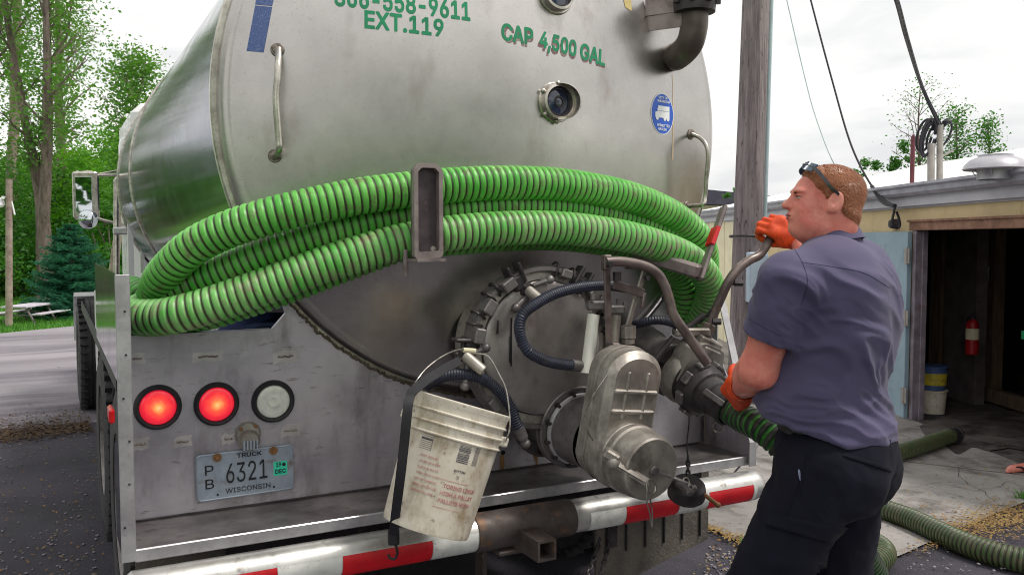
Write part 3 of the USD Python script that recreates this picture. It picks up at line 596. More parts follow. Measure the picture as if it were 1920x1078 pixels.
# overhead wires
w0 = atZ(1676, -14, 6.0)
obj('power_cable', [tube(smooth_path([atZ(1640, -110, 5.0), atZ(1680, 0, 6.0), atZ(1700, 75, 7.0), atZ(1729, 165, 8.3), tp], 8), 0.015, 8), tube(smooth_path([atZ(1646, -110, 5.0), atZ(1684, 0, 6.0), atZ(1705, 78, 7.0), atZ(1733, 168, 8.3), tp + RV * .03], 8), 0.007, 7)], 'cable', label='thick dark overhead cable running down to the mast on the roof', cat='cable')
ca, cz_ = wpx(1678, 388, 0.18); we = W(ca, 0.18, cz_)
zz = np.dot(we - EYE, FV)
wire2 = smooth_path([atZ(1506, -60, 10.5), atZ(1520, 0, 10.3), atZ(1560, 150, 9.9), atZ(1597, 275, 9.4), atZ(1640, 357, 8.9), we], 8)
lp = [we + RV * x * .0055 + np.array([0, 0, -y * .0055]) for x, y in ((0, 0), (-2, 12), (-4, 26), (2, 36), (9, 34), (8, 22), (3, 8))]
obj('phone_wire', [tube(wire2, 0.011, 7), tube(smooth_path(lp, 6), 0.012, 7), tube(smooth_path([wire2[-10], wire2[-6] + [0, 0, -.03], we + [0, 0, .01]], 6), 0.02, 7)], 'cable', label='thin black wire hanging in a curve to the wall by the gutter', cat='wire')
ba, bz = wpx(1683, 420, 0.0)
obj('wall_bracket', [wbox(ba - .05, ba + .05, 0.003, 0.03, bz - .05, bz + .05, .01), put(lathe([(0, 0), (.05, 0), (.04, .05), (0, .06)], n=14), W(ba, .03, bz), WN)], 'iron_dark', label='small dark wire bracket on yellow wall under the eave', cat='bracket')
obj('thin_wire', tube(smooth_path([atZ(1462, -60, 17), atZ(1475, 0, 17), atZ(1510, 150, 17), atZ(1530, 222, 17.5), atZ(1560, 300, 18.5), atZ(1590, 345, 21)], 8), 0.011, 6), 'conduit_grey', label='faint pale wire crossing the sky beside the utility pole', cat='wire')
# utility pole with conduit and meter box
pz = 9.2
pf = RV * (1394 - 960) / FPX * pz + FH * pz; pf = np.array([pf[0], pf[1], float(gz(pf[0], pf[1]))])
ptop = atZ(1419, -40, pz); pdir = (ptop - pf) / np.linalg.norm(ptop - pf)
up_ = thing('utility_pole', 'weathered grey wooden utility pole standing behind the worker', 'utility pole', pf)
ss = np.linspace(0, 8.5, 60); pr = 0.158 - 0.004 * ss
PV = [pf + pdir * t for t in ss]
pm = tube(PV, pr, 40); v = np.asarray(pm.vertices); ax_ = pf + pdir * ((v - pf) @ pdir)[:, None]; rad = v - ax_
ang = np.arctan2(rad @ RV, rad @ FH)
nz = meshkit.fbm(np.stack([np.cos(ang) * 5, np.sin(ang) * 5, v[:, 2] * 0.5], 1), 4, 3) - 0.5
pm = tm(ax_ + rad * (1 + 0.09 * nz[:, None]), pm.faces)
obj('trunk', pm, 'pole_wood', up_, smooth=50)
zb = (455 - 760)
obj('band', lathe([(.162, 0), (.166, .004), (.166, .02), (.162, .024)], atZ(1397, 446, pz), pdir, n=28), 'iron_dark', up_)
cd = pf + RV * .185
obj('conduit', tube([cd + pdir * 0.1, cd + pdir * 8.4 - RV * .05], 0.026, 12), 'conduit_grey', up_)
bxp = atZ(1419, 520, pz - .19)
obj('meter_box', [obox(bxp, (0.2, 0.52, 0.13), -FH, r=.012), obox(bxp - FH * .075, (.17, .47, .02), -FH, r=.005)], 'box_grey', up_, smooth=False)

stp = Polygon([tuple(ground(x, y)[:2]) for x, y in ((1728, 806), (1790, 782), (1930, 776), (1960, 800), (1940, 856), (1890, 846), (1850, 852), (1822, 842), (1795, 858), (1768, 836), (1748, 838))]).buffer(.05).buffer(-.03)
struct('oil_stain', sheet(stp, 0.038, 0.3), 'oil_stain', smooth=True)
# ------------------------------------------------------------------ trees, lawn things
def limb_path(p, d, L, n, wob, r, up=0.15):
    P = [np.array(p, float)]; d = np.array(d, float) / np.linalg.norm(d)
    for i in range(n):
        d = d + r.normal(0, wob, 3) + np.array([0, 0, up * 0.2]); d /= np.linalg.norm(d); P.append(P[-1] + d * L / n)
    return np.array(P)
def leaves(centres, size, r, flat=0.5):
    """one folded leaf (two triangles) at each centre"""
    n = len(centres); a = r.normal(0, 1, (n, 3)); a[:, 2] *= flat; a /= np.linalg.norm(a, axis=1, keepdims=True)
    b = r.normal(0, 1, (n, 3)); b -= a * (a * b).sum(1, keepdims=True); b /= np.linalg.norm(b, axis=1, keepdims=True)
    s = size * r.uniform(0.6, 1.3, (n, 1)); c = np.asarray(centres)
    V = np.stack([c - a * s * .55, c + b * s * .32 - a * s * .05, c + a * s * .55, c - b * s * .32 - a * s * .05], 1).reshape(-1, 3)
    k = np.arange(n)[:, None] * 4
    return tm(V, np.vstack([k + [0, 1, 2], k + [0, 2, 3]]))
def tree(name, label, cat, base, height, spread, nleaf, size, lmat, bmat, seed, r0=None, crown0=0.2, limbs=26, up=0.9, clump=0.45, group=None, forks=1, lean=(0, 0)):
    r = np.random.default_rng(seed); base = np.asarray(base, float); r0 = r0 or height * 0.016
    t = thing(name, label, cat, base, group); W_, tips = [], []
    stems = []
    if forks == 1:
        stems.append((limb_path(base - [0, 0, .1], (lean[0], lean[1], 1), height, 12, 0.035, r), r0))
    else:
        tr = limb_path(base - [0, 0, .1], (lean[0], lean[1], 1), height * .18, 4, 0.02, r); W_.append(tube(tr, np.linspace(r0 * 1.15, r0 * .72, 5), 9))
        for k in range(forks):
            an = 2 * math.pi * k / forks + r.uniform(0, 1); stems.append((limb_path(tr[-2], (.13 * math.cos(an), .13 * math.sin(an), 1), height * .82 * r.uniform(.85, 1), 12, 0.03, r), r0 * .62))
    for P, rr_ in stems:
        W_.append(tube(P, np.linspace(rr_ * (1.25 if forks == 1 else 1), rr_ * .12, len(P)), 9))
        for k in range(limbs // len(stems)):
            f = crown0 + (0.98 - crown0) * (k + r.random()) / (limbs // len(stems)); i = min(int(f * (len(P) - 1)), len(P) - 2); p = P[i] + (P[i + 1] - P[i]) * (f * (len(P) - 1) - i)
            an = r.uniform(0, 2 * math.pi); L = spread * (0.35 + 0.65 * math.sin(math.pi * min(1, (1 - f) / (1 - crown0) * .9 + .1))) * r.uniform(.6, 1.1)
            B = limb_path(p, (math.cos(an), math.sin(an), up * r.uniform(.5, 1.3)), L, 5, 0.12, r); rb = rr_ * (1 - f) * .38 + .012
            W_.append(tube(B, np.linspace(rb, rb * .25, len(B)), 5, caps=False))
            for q in range(3):
                j = 2 + q; C = limb_path(B[j], B[j] - B[j - 1] + r.normal(0, .6 * np.linalg.norm(B[j] - B[j - 1]), 3), L * .35, 3, 0.2, r)
                W_.append(tube(C, np.linspace(rb * .4, rb * .15, len(C)), 4, caps=False)); tips += [C[1], C[2], C[3], B[j]]
    tips = np.array(tips)
    w = r.uniform(0.1, 1, len(tips)) ** 1.5; w /= w.sum()
    c = tips[r.choice(len(tips), nleaf, p=w)] + r.normal(0, 1, (nleaf, 3)) * clump * np.array([1, 1, .75])
    obj('trunk', W_, bmat, t, smooth=60)
    obj('crown', leaves(c, size, r), lmat, t, smooth=False)
    return t
def at_ground(px, Z):                        # where the vertical through this picture column meets the ground at depth Z
    p = EYE + RV * (px - 960) / FPX * Z + FH * Z; return np.array([p[0], p[1], float(gz(p[0], p[1]))])
PG = 'tall loose poplars at the far side of the lawn'
tree('poplar_tree', 'tall poplar with forked grey trunk standing left of the blue spruce', 'tree', at_ground(84, 27), 17, 2.6, 11500, .115, 'leaf_poplar', 'bark', 11, r0=.26, crown0=.12, limbs=54, up=1.6, clump=.33, forks=3, group=PG)
tree('poplar_tree', 'tall poplar with pale bare trunk at the left edge of the photo', 'tree', at_ground(12, 31), 19, 2.4, 8000, .115, 'leaf_poplar', 'bark_pale', 12, r0=.2, crown0=.35, limbs=46, up=1.5, clump=.33, group=PG, lean=(.05, -.02))
tree('poplar_tree', 'slender poplar with thin pale trunk between spruce and truck mirror', 'tree', at_ground(207, 24), 7.0, 1.1, 6500, .10, 'leaf_poplar', 'bark_pale', 13, r0=.12, crown0=.45, limbs=30, up=1.3, clump=.28, group=PG)
tree('poplar_tree', 'tall poplar behind the others, its crown cut by the left edge', 'tree', at_ground(-45, 28), 18, 2.6, 8000, .115, 'leaf_poplar', 'bark', 14, r0=.24, crown0=.2, limbs=44, up=1.5, clump=.4, group=PG, forks=2)
tree('poplar_tree', 'thin poplar standing well behind the forked one, mostly hidden by leaves', 'tree', at_ground(140, 34), 16.5, 2.2, 7500, .12, 'leaf_poplar', 'bark_pale', 15, r0=.2, crown0=.2, limbs=46, up=1.6, clump=.33, group=PG)
def bush(name, label, base, rx, h, nleaf, size, mat, seed, group=None, cat='tree'):
    r = np.random.default_rng(seed); base = np.asarray(base, float); t = thing(name, label, cat, base, group)
    m = max(18, nleaf // 130); c = r.normal(0, 1, (m, 3)); c /= np.linalg.norm(c, axis=1, keepdims=True); rad = r.uniform(.45, 1, (m, 1)) ** .5
    c = c * rad * np.array([rx, rx, h * .47]) * (0.85 + .35 * meshkit.noise(c * 1.7 + seed, seed)[:, None]) + np.array([0, 0, h * .53])
    q = c[r.integers(0, m, nleaf)] + r.normal(0, 1, (nleaf, 3)) * np.array([1, 1, .7]) * min(rx, h) * .13
    q[:, 2] = np.maximum(q[:, 2], .03)
    W_ = [tube(limb_path(base + [0, 0, -.05], (r.normal(0, .25), r.normal(0, .25), 1), h * .8, 6, .12, r), np.linspace(.035 * h ** .7, .01, 7), 7) for _ in range(4)]
    obj('trunk', W_, 'bark', t); obj('crown', leaves(base + q, size, r), mat, t, smooth=False); return t
BG = 'leafy broad trees making a green wall behind the lawn'
for i, (px, Z, rx, h, n, mt_, lab) in enumerate((
    (-70, 30, 3.2, 5.0, 9000, 'leaf_dark', 'dark leafy tree beyond the lawn, cut by the left edge'),
    (45, 33, 2.6, 4.7, 9000, 'leaf_bright', 'bright green leafy tree behind the lamp post'),
    (120, 38, 3.4, 5.6, 11000, 'leaf_bright', 'bright green leafy tree behind the forked poplar'),
    (180, 34, 2.6, 4.9, 8000, 'leaf_dark', 'dark leafy tree behind the blue spruce'),
    (238, 31, 2.3, 5.6, 9000, 'leaf_bright', 'bright leafy tree seen between truck mirror and tank'),
    (300, 36, 2.8, 6.9, 9000, 'leaf_bright', 'bright leafy tree whose top shows beside the tank bracket'),
    (-10, 40, 4.4, 5.8, 9000, 'leaf_dark', 'dark broad tree far behind the left edge poplars'))):
    bush('leafy_tree', lab, at_ground(px, Z), rx, h, n * 2, .13, mt_, 40 + i, BG)
for i, (px, Z, rx, h, n) in enumerate(((20, 29, 1.6, 2.4, 3500), (-60, 27, 2.2, 3.0, 3500), (150, 31, 2.0, 2.2, 3500), (225, 28, 1.5, 3.2, 3500))):
    bush('hedge_bush', ('dark low bush behind the picnic table', 'dark low bush outside the left edge', 'dark low bush behind the spruce', 'green bush low beside the truck mirror post')[i], at_ground(px, Z), rx, h, n, .15, 'leaf_dark', 60 + i, 'dark low bushes under the trees', 'bush')
# blue spruce
def spruce(base, h, rad, seed):
    r = np.random.default_rng(seed); t = thing('blue_spruce', 'bushy blue green spruce tree with layered branches on the lawn edge', 'tree', base)
    W_ = [tube([base + [0, 0, -.05], base + [0, 0, h]], [.09, .01], 8)]; V, F = [], []; n = 0
    for z in np.linspace(.08, .97, 26):
        R_ = rad * (1 - z) ** .6 * r.uniform(.8, 1.15) + .06
        for k in range(int(9 + 9 * (1 - z))):
            an = r.uniform(0, 2 * math.pi); e = np.array([math.cos(an), math.sin(an), 0]); p0 = base + [0, 0, z * h]; L = R_ * r.uniform(.75, 1.1)
            sd = np.array([-e[1], e[0], 0]); ts = np.linspace(.15, 1, 8)
            for t_ in ts:
                c = p0 + e * L * t_ + np.array([0, 0, -0.22 * L * math.sin(t_ * 2.2) + .1 * L * t_ * t_]); w = (.32 - .2 * t_) * L * .9 + .03
                for sgn in (-1, 1):
                    for q in range(3):
                        tip = c + sd * sgn * w * r.uniform(.6, 1.1) + e * w * r.uniform(.2, .7) + np.array([0, 0, r.uniform(-.05, .05) - .1 * w]); o = np.array([0, 0, r.uniform(.012, .03)]) + e * .018
                        V += [c + o, c - o, tip]; F.append((n, n + 1, n + 2)); n += 3
    obj('trunk', W_, 'bark', t); obj('crown', tm(V, F), 'needle_blue', t, smooth=False)
spruce(at_ground(133, 21.5), 2.35, 1.15, 5)
# old lamp post on the lawn
lb = at_ground(13, 19); lt = lb + np.array([0, 0, 0]) ; k = 19 / FPX
lpz = 19
lp_ = thing('lamp_post', 'short wooden lamp post with white lamp at the left edge of the lawn', 'lamp post', lb)
ltop = EYE + RV * (22 - 960) / FPX * lpz + FH * lpz; ltop[2] = CH + (450 - 337) * k
obj('post', tube([lb - [0, 0, .1], ltop], [.075, .065], 14), 'bark_pale', lp_)
la = ltop - np.array([0, 0, .42])
obj('arm', tube(smooth_path([la + RV * .1 - [0, 0, .35], la + RV * .02 - [0, 0, .02], la - RV * .12 + [0, 0, .03], la - RV * .2], 5), .018, 8), 'truck_white', lp_)
obj('lamp_shade', lathe([(0, .17), (.05, .16), (.09, .09), (.10, 0), (.06, -.05), (0, -.06)], la - RV * .22 - [0, 0, .14], n=20), 'truck_white', lp_)
obj('bracket', obox(la - RV * .14 + [0, 0, .02], (.16, .06, .06), (0, 0, 1)), 'truck_white', lp_, smooth=False)
# picnic table
tb = ground(58, 604); k = np.dot(tb - EYE, FV) / FPX
pt = thing('picnic_table', 'pale picnic table with attached benches on the lawn', 'picnic table', tb)
def tloc(x, y, z): return tb + RV * x * k + FH * y * k + np.array([0, 0, z * k])
def tbox(x0, x1, y0, y1, z0, z1, mat, nm):
    V = [tloc(x, y, z) for x in (x0, x1) for y in (y0, y1) for z in (z0, z1)]; h = trimesh.convex.convex_hull(np.array(V)); obj(nm, tm(h.vertices, h.faces), mat, pt, smooth=False)
for i in range(5): tbox(-24 + i * 9.4, -24 + i * 9.4 + 8.8, -55, 55, 31, 33.5, 'table_top', 'top_plank')
for x in (-47, 32):
    for i in range(2): tbox(x + i * 8.2, x + i * 8.2 + 7.6, -55, 55, 18, 20.2, 'table_top', 'bench_plank')
for y in (-36, 36):
    tbox(-24, 22, y - 1.5, y + 1.5, 28, 30.8, 'wood_grey', 'top_rail'); tbox(-46, 46, y - 1.5, y + 1.5, 15, 17.8, 'wood_grey', 'bench_rail')
    for sg in (-1, 1):
        obj('leg', beam(tloc(sg * 30, y - 2.6, 0), tloc(sg * 13, y - 2.6, 30), 4 * k, 2 * k), 'wood_grey', pt, smooth=False)
# lawn tufts
pts = []
for _ in range(9000):
    px, py = rnd.uniform(-40, 170), 545 + 84 * rnd.random() ** .8
    pts.append(ground(px, py))
pts = np.array(pts); kk = len(pts); d = rng.normal(0, 1, (kk, 3)); d[:, 2] = 0; d /= np.linalg.norm(d, axis=1, keepdims=True); hgt = rng.uniform(.03, .09, (kk, 1))
V = np.stack([pts - d * .015, pts + d * .015, pts + np.array([0, 0, 1.0]) * hgt + rng.normal(0, .02, (kk, 3))], 1).reshape(-1, 3)
inlawn = np.repeat([np.dot(p[:2] - gA, [-dA[1], dA[0]]) > 0.05 for p in pts], 1)
q = np.nonzero(inlawn)[0][:, None] * 3
obj('lawn_grass', tm(V, q + [0, 1, 2]), 'grass_blade', smooth=False, label='short bright green grass blades of the lawn', cat='grass', kind='stuff')
# seeds and leaves blown into strips
def flakes(pts, size, r, lift=.004):
    pts = np.asarray(pts); n = len(pts); a = r.uniform(0, 2 * np.pi, n); s = size * r.uniform(.5, 1.4, n); u = np.stack([np.cos(a), np.sin(a), r.normal(0, .25, n)], 1); w = np.stack([-np.sin(a), np.cos(a), r.normal(0, .25, n)], 1)
    c = pts + np.array([0, 0, 1.0]) * (s * .3 + lift)[:, None]; s = s[:, None]
    V = np.stack([c - u * s, c + w * s * .5, c + u * s, c - w * s * .5], 1).reshape(-1, 3); k = np.arange(n)[:, None] * 4
    return tm(V, np.vstack([k + [0, 1, 2], k + [0, 2, 3]]))
def in_band(pl, w, n):
    pl = [ground(*p) for p in pl]; out = []
    for _ in range(n):
        i = rnd.randrange(len(pl) - 1); t = rnd.random(); p = pl[i] + (pl[i + 1] - pl[i]) * t; d = pl[i + 1] - pl[i]; q = np.array([-d[1], d[0], 0]); q /= np.linalg.norm(q)
        p = p + q * rnd.gauss(0, w); p[2] = float(gz(p[0], p[1])) + .04; out.append(p)
    return out
r2 = np.random.default_rng(3)
lit = in_band([(-60, 830), (170, 805)], .16, 3200) + in_band([(-60, 815), (170, 790)], .3, 900)
lit = [p - np.array([0, 0, .012]) for p in lit]
obj('leaf_litter', flakes(lit, .014, r2), 'litter_brown', smooth=False, label='brown strip of dry leaf litter across the asphalt beside the truck', cat='leaf litter', kind='stuff')
lit = in_band([(1790, 1012), (1860, 985), (1935, 958)], .09, 1500) + in_band([(1700, 1056), (1800, 1012)], .03, 160) + in_band([(1840, 1010), (1935, 975)], .12, 900)
obj('leaf_litter', flakes(lit, .009, r2), 'litter', smooth=False, label='yellow seed litter along the concrete edge at the right', cat='leaf litter', kind='stuff')
lit = in_band([(1320, 998), (1424, 1044)], .03, 380) + in_band([(1320, 1060), (1420, 1075)], .3, 160)
obj('leaf_litter', flakes(lit, .010, r2), 'litter', smooth=False, label='thin line of yellow seeds along the concrete edge beside the mud flap', cat='leaf litter', kind='stuff')
lit = [ground(rnd.uniform(0, 200), rnd.uniform(690, 1100)) + np.array([0, 0, .026]) for _ in range(260)] + [ground(rnd.uniform(1690, 1930), rnd.uniform(830, 1000)) + np.array([0, 0, .036]) for _ in range(160)]
obj('scattered_leaves', flakes(lit, .010, r2), 'litter', smooth=False, label='single yellow seeds and leaves scattered over the paving', cat='leaf litter', kind='stuff')
tuft = [ground(*p) for p in ((1402, 1034), (1412, 1038), (1918, 944), (1926, 938))]
V, F = [], []
for c in tuft:
    for _ in range(60):
        p = c + np.array([rnd.gauss(0, .025), rnd.gauss(0, .025), .03]); e = np.array([rnd.gauss(0, .02), rnd.gauss(0, .02), rnd.uniform(.02, .06)]); s = np.array([rnd.gauss(0, .003), rnd.gauss(0, .003), 0]); n_ = len(V)
        V += [p - s, p + s, p + e]; F.append((n_, n_ + 1, n_ + 2))
obj('weeds', tm(V, F), 'grass_blade', smooth=False, label='small green weeds growing in the paving joints', cat='grass', kind='stuff')
# trees beyond the shed
RG = 'trees beyond the garage roof'
def rbase(px, Z): return at_ground(px, Z)
tree('sparse_tree', 'thin half bare tree rising behind the roof mast', 'tree', rbase(1722, 34), 7.9, 1.5, 700, .09, 'leaf_dark', 'bark', 21, r0=.10, crown0=.35, limbs=30, up=1.0, clump=.30, group=RG)
tree('roundish_tree', 'green tree showing behind the roof just right of the mast', 'tree', rbase(1806, 34), 6.9, .75, 2000, .10, 'leaf_dark', 'bark', 22, r0=.10, crown0=.55, limbs=24, up=1.2, clump=.22, group=RG)
tree('roundish_tree', 'green tree showing behind the roof above the mushroom vent', 'tree', rbase(1868, 34), 6.5, .6, 1700, .10, 'leaf_dark', 'bark', 23, r0=.10, crown0=.6, limbs=22, up=1.2, clump=.20, group=RG)
for i, (px, h, rx) in enumerate(((1618, 5.0, .7), (1655, 5.15, .8), (1692, 5.35, .8), (1752, 5.7, 1.1), (1375, 3.9, .5))):
    bush('far_bush', ('low green treetop behind the left end of white roof', 'green treetop behind the roof, second from its left end', 'green treetop behind the roof next to the red pipe', 'green treetop behind the coiled cable mast', 'small green treetop left of the utility pole')[i], rbase(px, 34), rx, h, 3600, .10, 'leaf_dark', 80 + i, RG)
# far house roof seen left of the pole
hb = rbase(1345, 40)
fh = thing('far_house', 'distant house with dark gable roof seen between tank and pole', 'house', hb)
c = hb
obj('wall', obox(c + np.array([0, 0, 1.6]), (9, 3.2, 5), (0, 1, 0)), 'siding', fh, smooth=False)
zt = CH + (450 - 372) * 40 / FPX
obj('roof', prism([(-4.8, 2.9 + .32), (4.8, 2.9 + .32), (3.2, zt - c[2] + .15), (-1.6, zt - c[2] - .1)], 6, c + np.array([0, -3.0, 0]), (0, 1, 0)), 'slate_roof', fh, smooth=False)
# dense trees left of frame, mirrored in the tank; rearmost added to darken reflections
for i, (x, y, h, rx) in enumerate(((-12, 3.0, 7.5, 3.2), (-13, 9.5, 8.5, 3.4), (-12, 16, 8, 3.2), (-13, -3, 9, 3.6), (-15.5, 23, 8.5, 3.4), (0.5, -15, 7.5, 3.6), (7.5, -13, 7.0, 3.6))):
    bush('offframe_tree', ('dense green tree beside the drive, nearest the truck rear', 'dense green tree beside the drive, level with the tank', 'dense green tree beside the drive, level with the cab', 'dense green tree behind the camera on the left', 'dense green tree where drive meets lawn', 'dense unseen green tree straight behind the camera, added to darken the tank head', 'dense unseen green tree behind the camera on the right, added to darken the tank head')[i], np.array([x, y, float(gz(x, y))]), rx, h, 4200, .3, 'leaf_dark', 90 + i, 'dense trees beside the drive, mirrored in the tank')
# ------------------------------------------------------------------ the tank truck
TX, TZ, TR, YR, YP = 1.47, 2.0, 1.0, 2.88, 2.85        # tank axis, radius, rim plane, plane of the rear panel
XL, XR = 0.152, 2.43                                     # sides of the body
SD = 2.6
def dome_y(x, z):
    r = np.minimum(np.hypot(np.asarray(x) - TX, np.asarray(z) - TZ), TR); rk = 0.965
    sph = np.sqrt(SD ** 2 - np.minimum(r, rk) ** 2) - math.sqrt(SD ** 2 - rk ** 2)
    t = np.clip((r - rk) / (TR - rk), 0, 1)
    return YR - .035 * np.sqrt(np.maximum(1 - t * t, 0)) - sph
def on_dome(px, py, off=0.0):
    Y = 2.7
    for _ in range(25):
        p = atY(px, py, Y); Y = float(dome_y(p[0], p[2])) - off
    return atY(px, py, Y)
def dome_n(x, z):
    e = 1e-3; g = np.array([(dome_y(x + e, z) - dome_y(x - e, z)) / (2 * e), -1.0, (dome_y(x, z + e) - dome_y(x, z - e)) / (2 * e)]); return g / np.linalg.norm(g)
truck = thing('tank_truck', 'large stainless steel vacuum tank truck seen from its rear corner', 'truck', (XL + 1.1, 2.6, 0))
T0 = 7.5                                                # far end of the tank
prof = [(TR, YR), (TR, T0)] + [(TR * math.cos(a), T0 + .28 * math.sin(a)) for a in np.linspace(.1, math.pi / 2, 8)]
def shell_sec(y0, y1): return lathe([(TR, y0), (TR, y1)], (TX, 0, TZ), (0, 1, 0), 160)
seams = [YR, 6.3, T0]
tk = obj('tank_shell', lathe([(TR, YR + .012)] + [(TR, y) for y in np.linspace(3.0, T0, 12)], (TX, 0, TZ), (0, 1, 0), 200), 'steel_polished', truck, smooth=True)
for y in seams[1:]: obj('shell_seam', torus((TX, y, TZ), (0, 1, 0), TR, .011, 120, 8), 'steel_bead', tk)
obj('front_head', lathe([(TR, T0)] + [(TR * math.cos(a), T0 + .28 * math.sin(a)) for a in np.linspace(.1, math.pi / 2, 10)], (TX, 0, TZ), (0, 1, 0), 120), 'steel_polished', truck, smooth=True)
rr_ = np.r_[np.linspace(0, .94, 40), np.linspace(.95, 1.0, 16)]
hd = obj('tank_head', lathe([(r, float(dome_y(TX + r, TZ))) for r in rr_] + [(TR, YR + .012)], (TX, 0, TZ), (0, 1, 0), 200), 'steel_head', truck, smooth=True)
obj('rim_bead', lathe([(TR - .004, YR + .004), (TR + .014, YR + .004), (TR + .018, YR + .012), (TR + .018, YR + .03), (TR + .014, YR + .038), (TR - .004, YR + .038)], (TX, 0, TZ), (0, 1, 0), 200), 'steel_bead', tk, smooth=25)
def arc_weld(a0, a1, R, y, r, name='weld_bead', parent=None, mat='weld', jig=.002):
    A = np.radians(np.linspace(a0, a1, int(abs(a1 - a0) * 3) + 4)); P = np.stack([TX + R * np.cos(A), np.full(len(A), y), TZ + R * np.sin(A)], 1) + rng.normal(0, jig, (len(A), 3)) * [1, .4, 1]
    obj(name, tube(P, r * rng.uniform(.7, 1.3, len(A)), 6), mat, parent or truck)
arc_weld(150, 168, TR - .022, YR - .012, .005, parent=hd); arc_weld(186, 197, TR - .022, YR - .012, .005, parent=hd); arc_weld(203, 210, TR - .022, YR - .012, .005, parent=hd); arc_weld(108, 143, TR - .022, YR - .012, .005, parent=hd)
# lettering laid on the head
def heavy(txt, grow):
    t = meshkit.text_mesh(txt, 1.0, .001, True); v, f = np.asarray(t.vertices), np.asarray(t.faces); low = (v[f][:, :, 2] < 1e-6).all(1)
    g = union_all([Polygon(v[q][:, :2]).buffer(1e-4) for q in f[low]]).buffer(grow, join_style=2).simplify(.003)
    ms = [trimesh.creation.extrude_polygon(p, .001, engine='earcut') for p in getattr(g, 'geoms', [g]) if p.area > 1e-4]
    return cat_(ms)
from shapely import union_all
def on_head_text(txt, p0, p1, h, mat, name, bold=True, off=.0009, squeeze=1.0, parent=None, depth=.0003):
    """p0, p1: photograph points of the baseline's start and end"""
    t = heavy(txt, .022); v = np.asarray(t.vertices); w = v[:, 0].max() - v[:, 0].min(); u = (v[:, 0] - v[:, 0].min()) / w
    A, B = on_dome(*p0), on_dome(*p1); ex = np.array([B[0] - A[0], B[2] - A[2]]); ez = np.array([-ex[1], ex[0]]) / np.linalg.norm(ex)
    XZ = np.array([A[0], A[2]]) + u[:, None] * ex + (v[:, 1] * h)[:, None] * ez
    Y = dome_y(XZ[:, 0], XZ[:, 1]) - off - np.where(v[:, 2] > .0005, depth, 0)
    f = np.asarray(t.faces)[:, ::-1]
    m = tm(np.stack([XZ[:, 0], Y, XZ[:, 1]], 1), f)
    return obj(name, m, mat, parent or hd, smooth=False)
on_head_text('866-558-9611', (627, 10), (882, 39), .058, 'letter_green', 'phone_number')
on_head_text('EXT.119', (683, 52), (832, 69), .054, 'letter_green', 'extension_number')
on_head_text('CAP 4,500 GAL', (943, 77), (1134, 127), .054, 'letter_ghost', 'old_lettering', bold=True, off=.0005, depth=.0002)
on_head_text('CAP', (940, 74), (1000, 84), .054, 'letter_green', 'capacity_lettering')
on_head_text('4,500', (1011, 87), (1080, 106), .054, 'letter_green', 'capacity_lettering')
on_head_text('GAL', (1087, 109), (1134, 124), .054, 'letter_green', 'capacity_lettering')
# blue perforated tape strip and a torn yellow sticker
def on_head_quad(pts, off=.0015, n=10):
    a, b, c, d = [on_dome(*p) for p in pts]; V = []
    for i in np.linspace(0, 1, n):
        for j in np.linspace(0, 1, 4):
            p = (a * (1 - j) + b * j) * (1 - i) + (d * (1 - j) + c * j) * i; V.append([p[0], float(dome_y(p[0], p[2])) - off, p[2]])
    F = [(i * 4 + j, i * 4 + j + 1, (i + 1) * 4 + j + 1, (i + 1) * 4 + j) for i in range(n - 1) for j in range(3)]
    return tm(V, F)
obj('reflective_strip', on_head_quad([(462, 96), (494, 99), (510, 14), (478, 11)]), 'tape_blue', hd, smooth=True, label='blue perforated reflective tape strip, lower piece')
obj('reflective_strip', on_head_quad([(478, 9), (510, 12), (532, -90), (500, -92)]), 'tape_blue', hd, smooth=True, label='blue perforated reflective tape strip, upper piece')
obj('torn_sticker', on_head_quad([(1172, 14), (1184, 22), (1183, 0), (1166, -12)]), 'sticker_yellow', hd, smooth=True)
# round decal with a tank truck on it
dc = on_dome(1242, 214); DRX, DRZ = .068, .080
def decal(shape, mat, name, off, parent):
    v, f = trimesh.creation.triangulate_polygon(shape, engine='earcut'); v, f = trimesh.remesh.subdivide(np.c_[v, np.zeros(len(v))], f)
    X, Z = dc[0] + v[:, 0], dc[2] + v[:, 1]; f = np.asarray(f); n = np.cross(v[f[:, 1]] - v[f[:, 0]], v[f[:, 2]] - v[f[:, 0]])[:, 2]; f[n < 0] = f[n < 0][:, ::-1]
    return obj(name, tm(np.stack([X, dome_y(X, Z) - off, Z], 1), f), mat, parent, smooth=False)
circ = affinity.scale(Point(0, 0).buffer(1, 40), DRX, DRZ)
dcl = decal(circ, 'decal_white', 'permit_decal', .0012, truck); decal(affinity.scale(circ, .94, .95), 'decal_blue', 'decal_field', .0024, dcl)
from shapely import union_all
tkp = union_all([sbox(-.028, -.004, .040, .030), Polygon([(-.045, -.012), (-.045, .004), (-.036, .006), (-.032, .020), (-.027, .020), (-.027, -.012)]), sbox(-.045, -.016, .040, -.003)]
                + [Point(x, -.018).buffer(.0085) for x in (-.033, .012, .031)])
decal(tkp.difference(union_all([Polygon([(-.035, .007), (-.0325, .016), (-.031, .016), (-.031, .007)]), sbox(-.026, .0092, .036, .0108)])), 'decal_white', 'truck_emblem', .0036, dcl)
def decal_text(txt, cx, cz, h):
    t = meshkit.text_mesh(txt, h, .0006, True); v = np.asarray(t.vertices); X = dc[0] + cx + v[:, 0] - v[:, 0].mean(); Z = dc[2] + cz + v[:, 1]
    obj('decal_lettering', tm(np.stack([X, dome_y(X, Z) - .0032 - v[:, 2], Z], 1), np.asarray(t.faces)[:, ::-1]), 'decal_white', dcl, smooth=False)
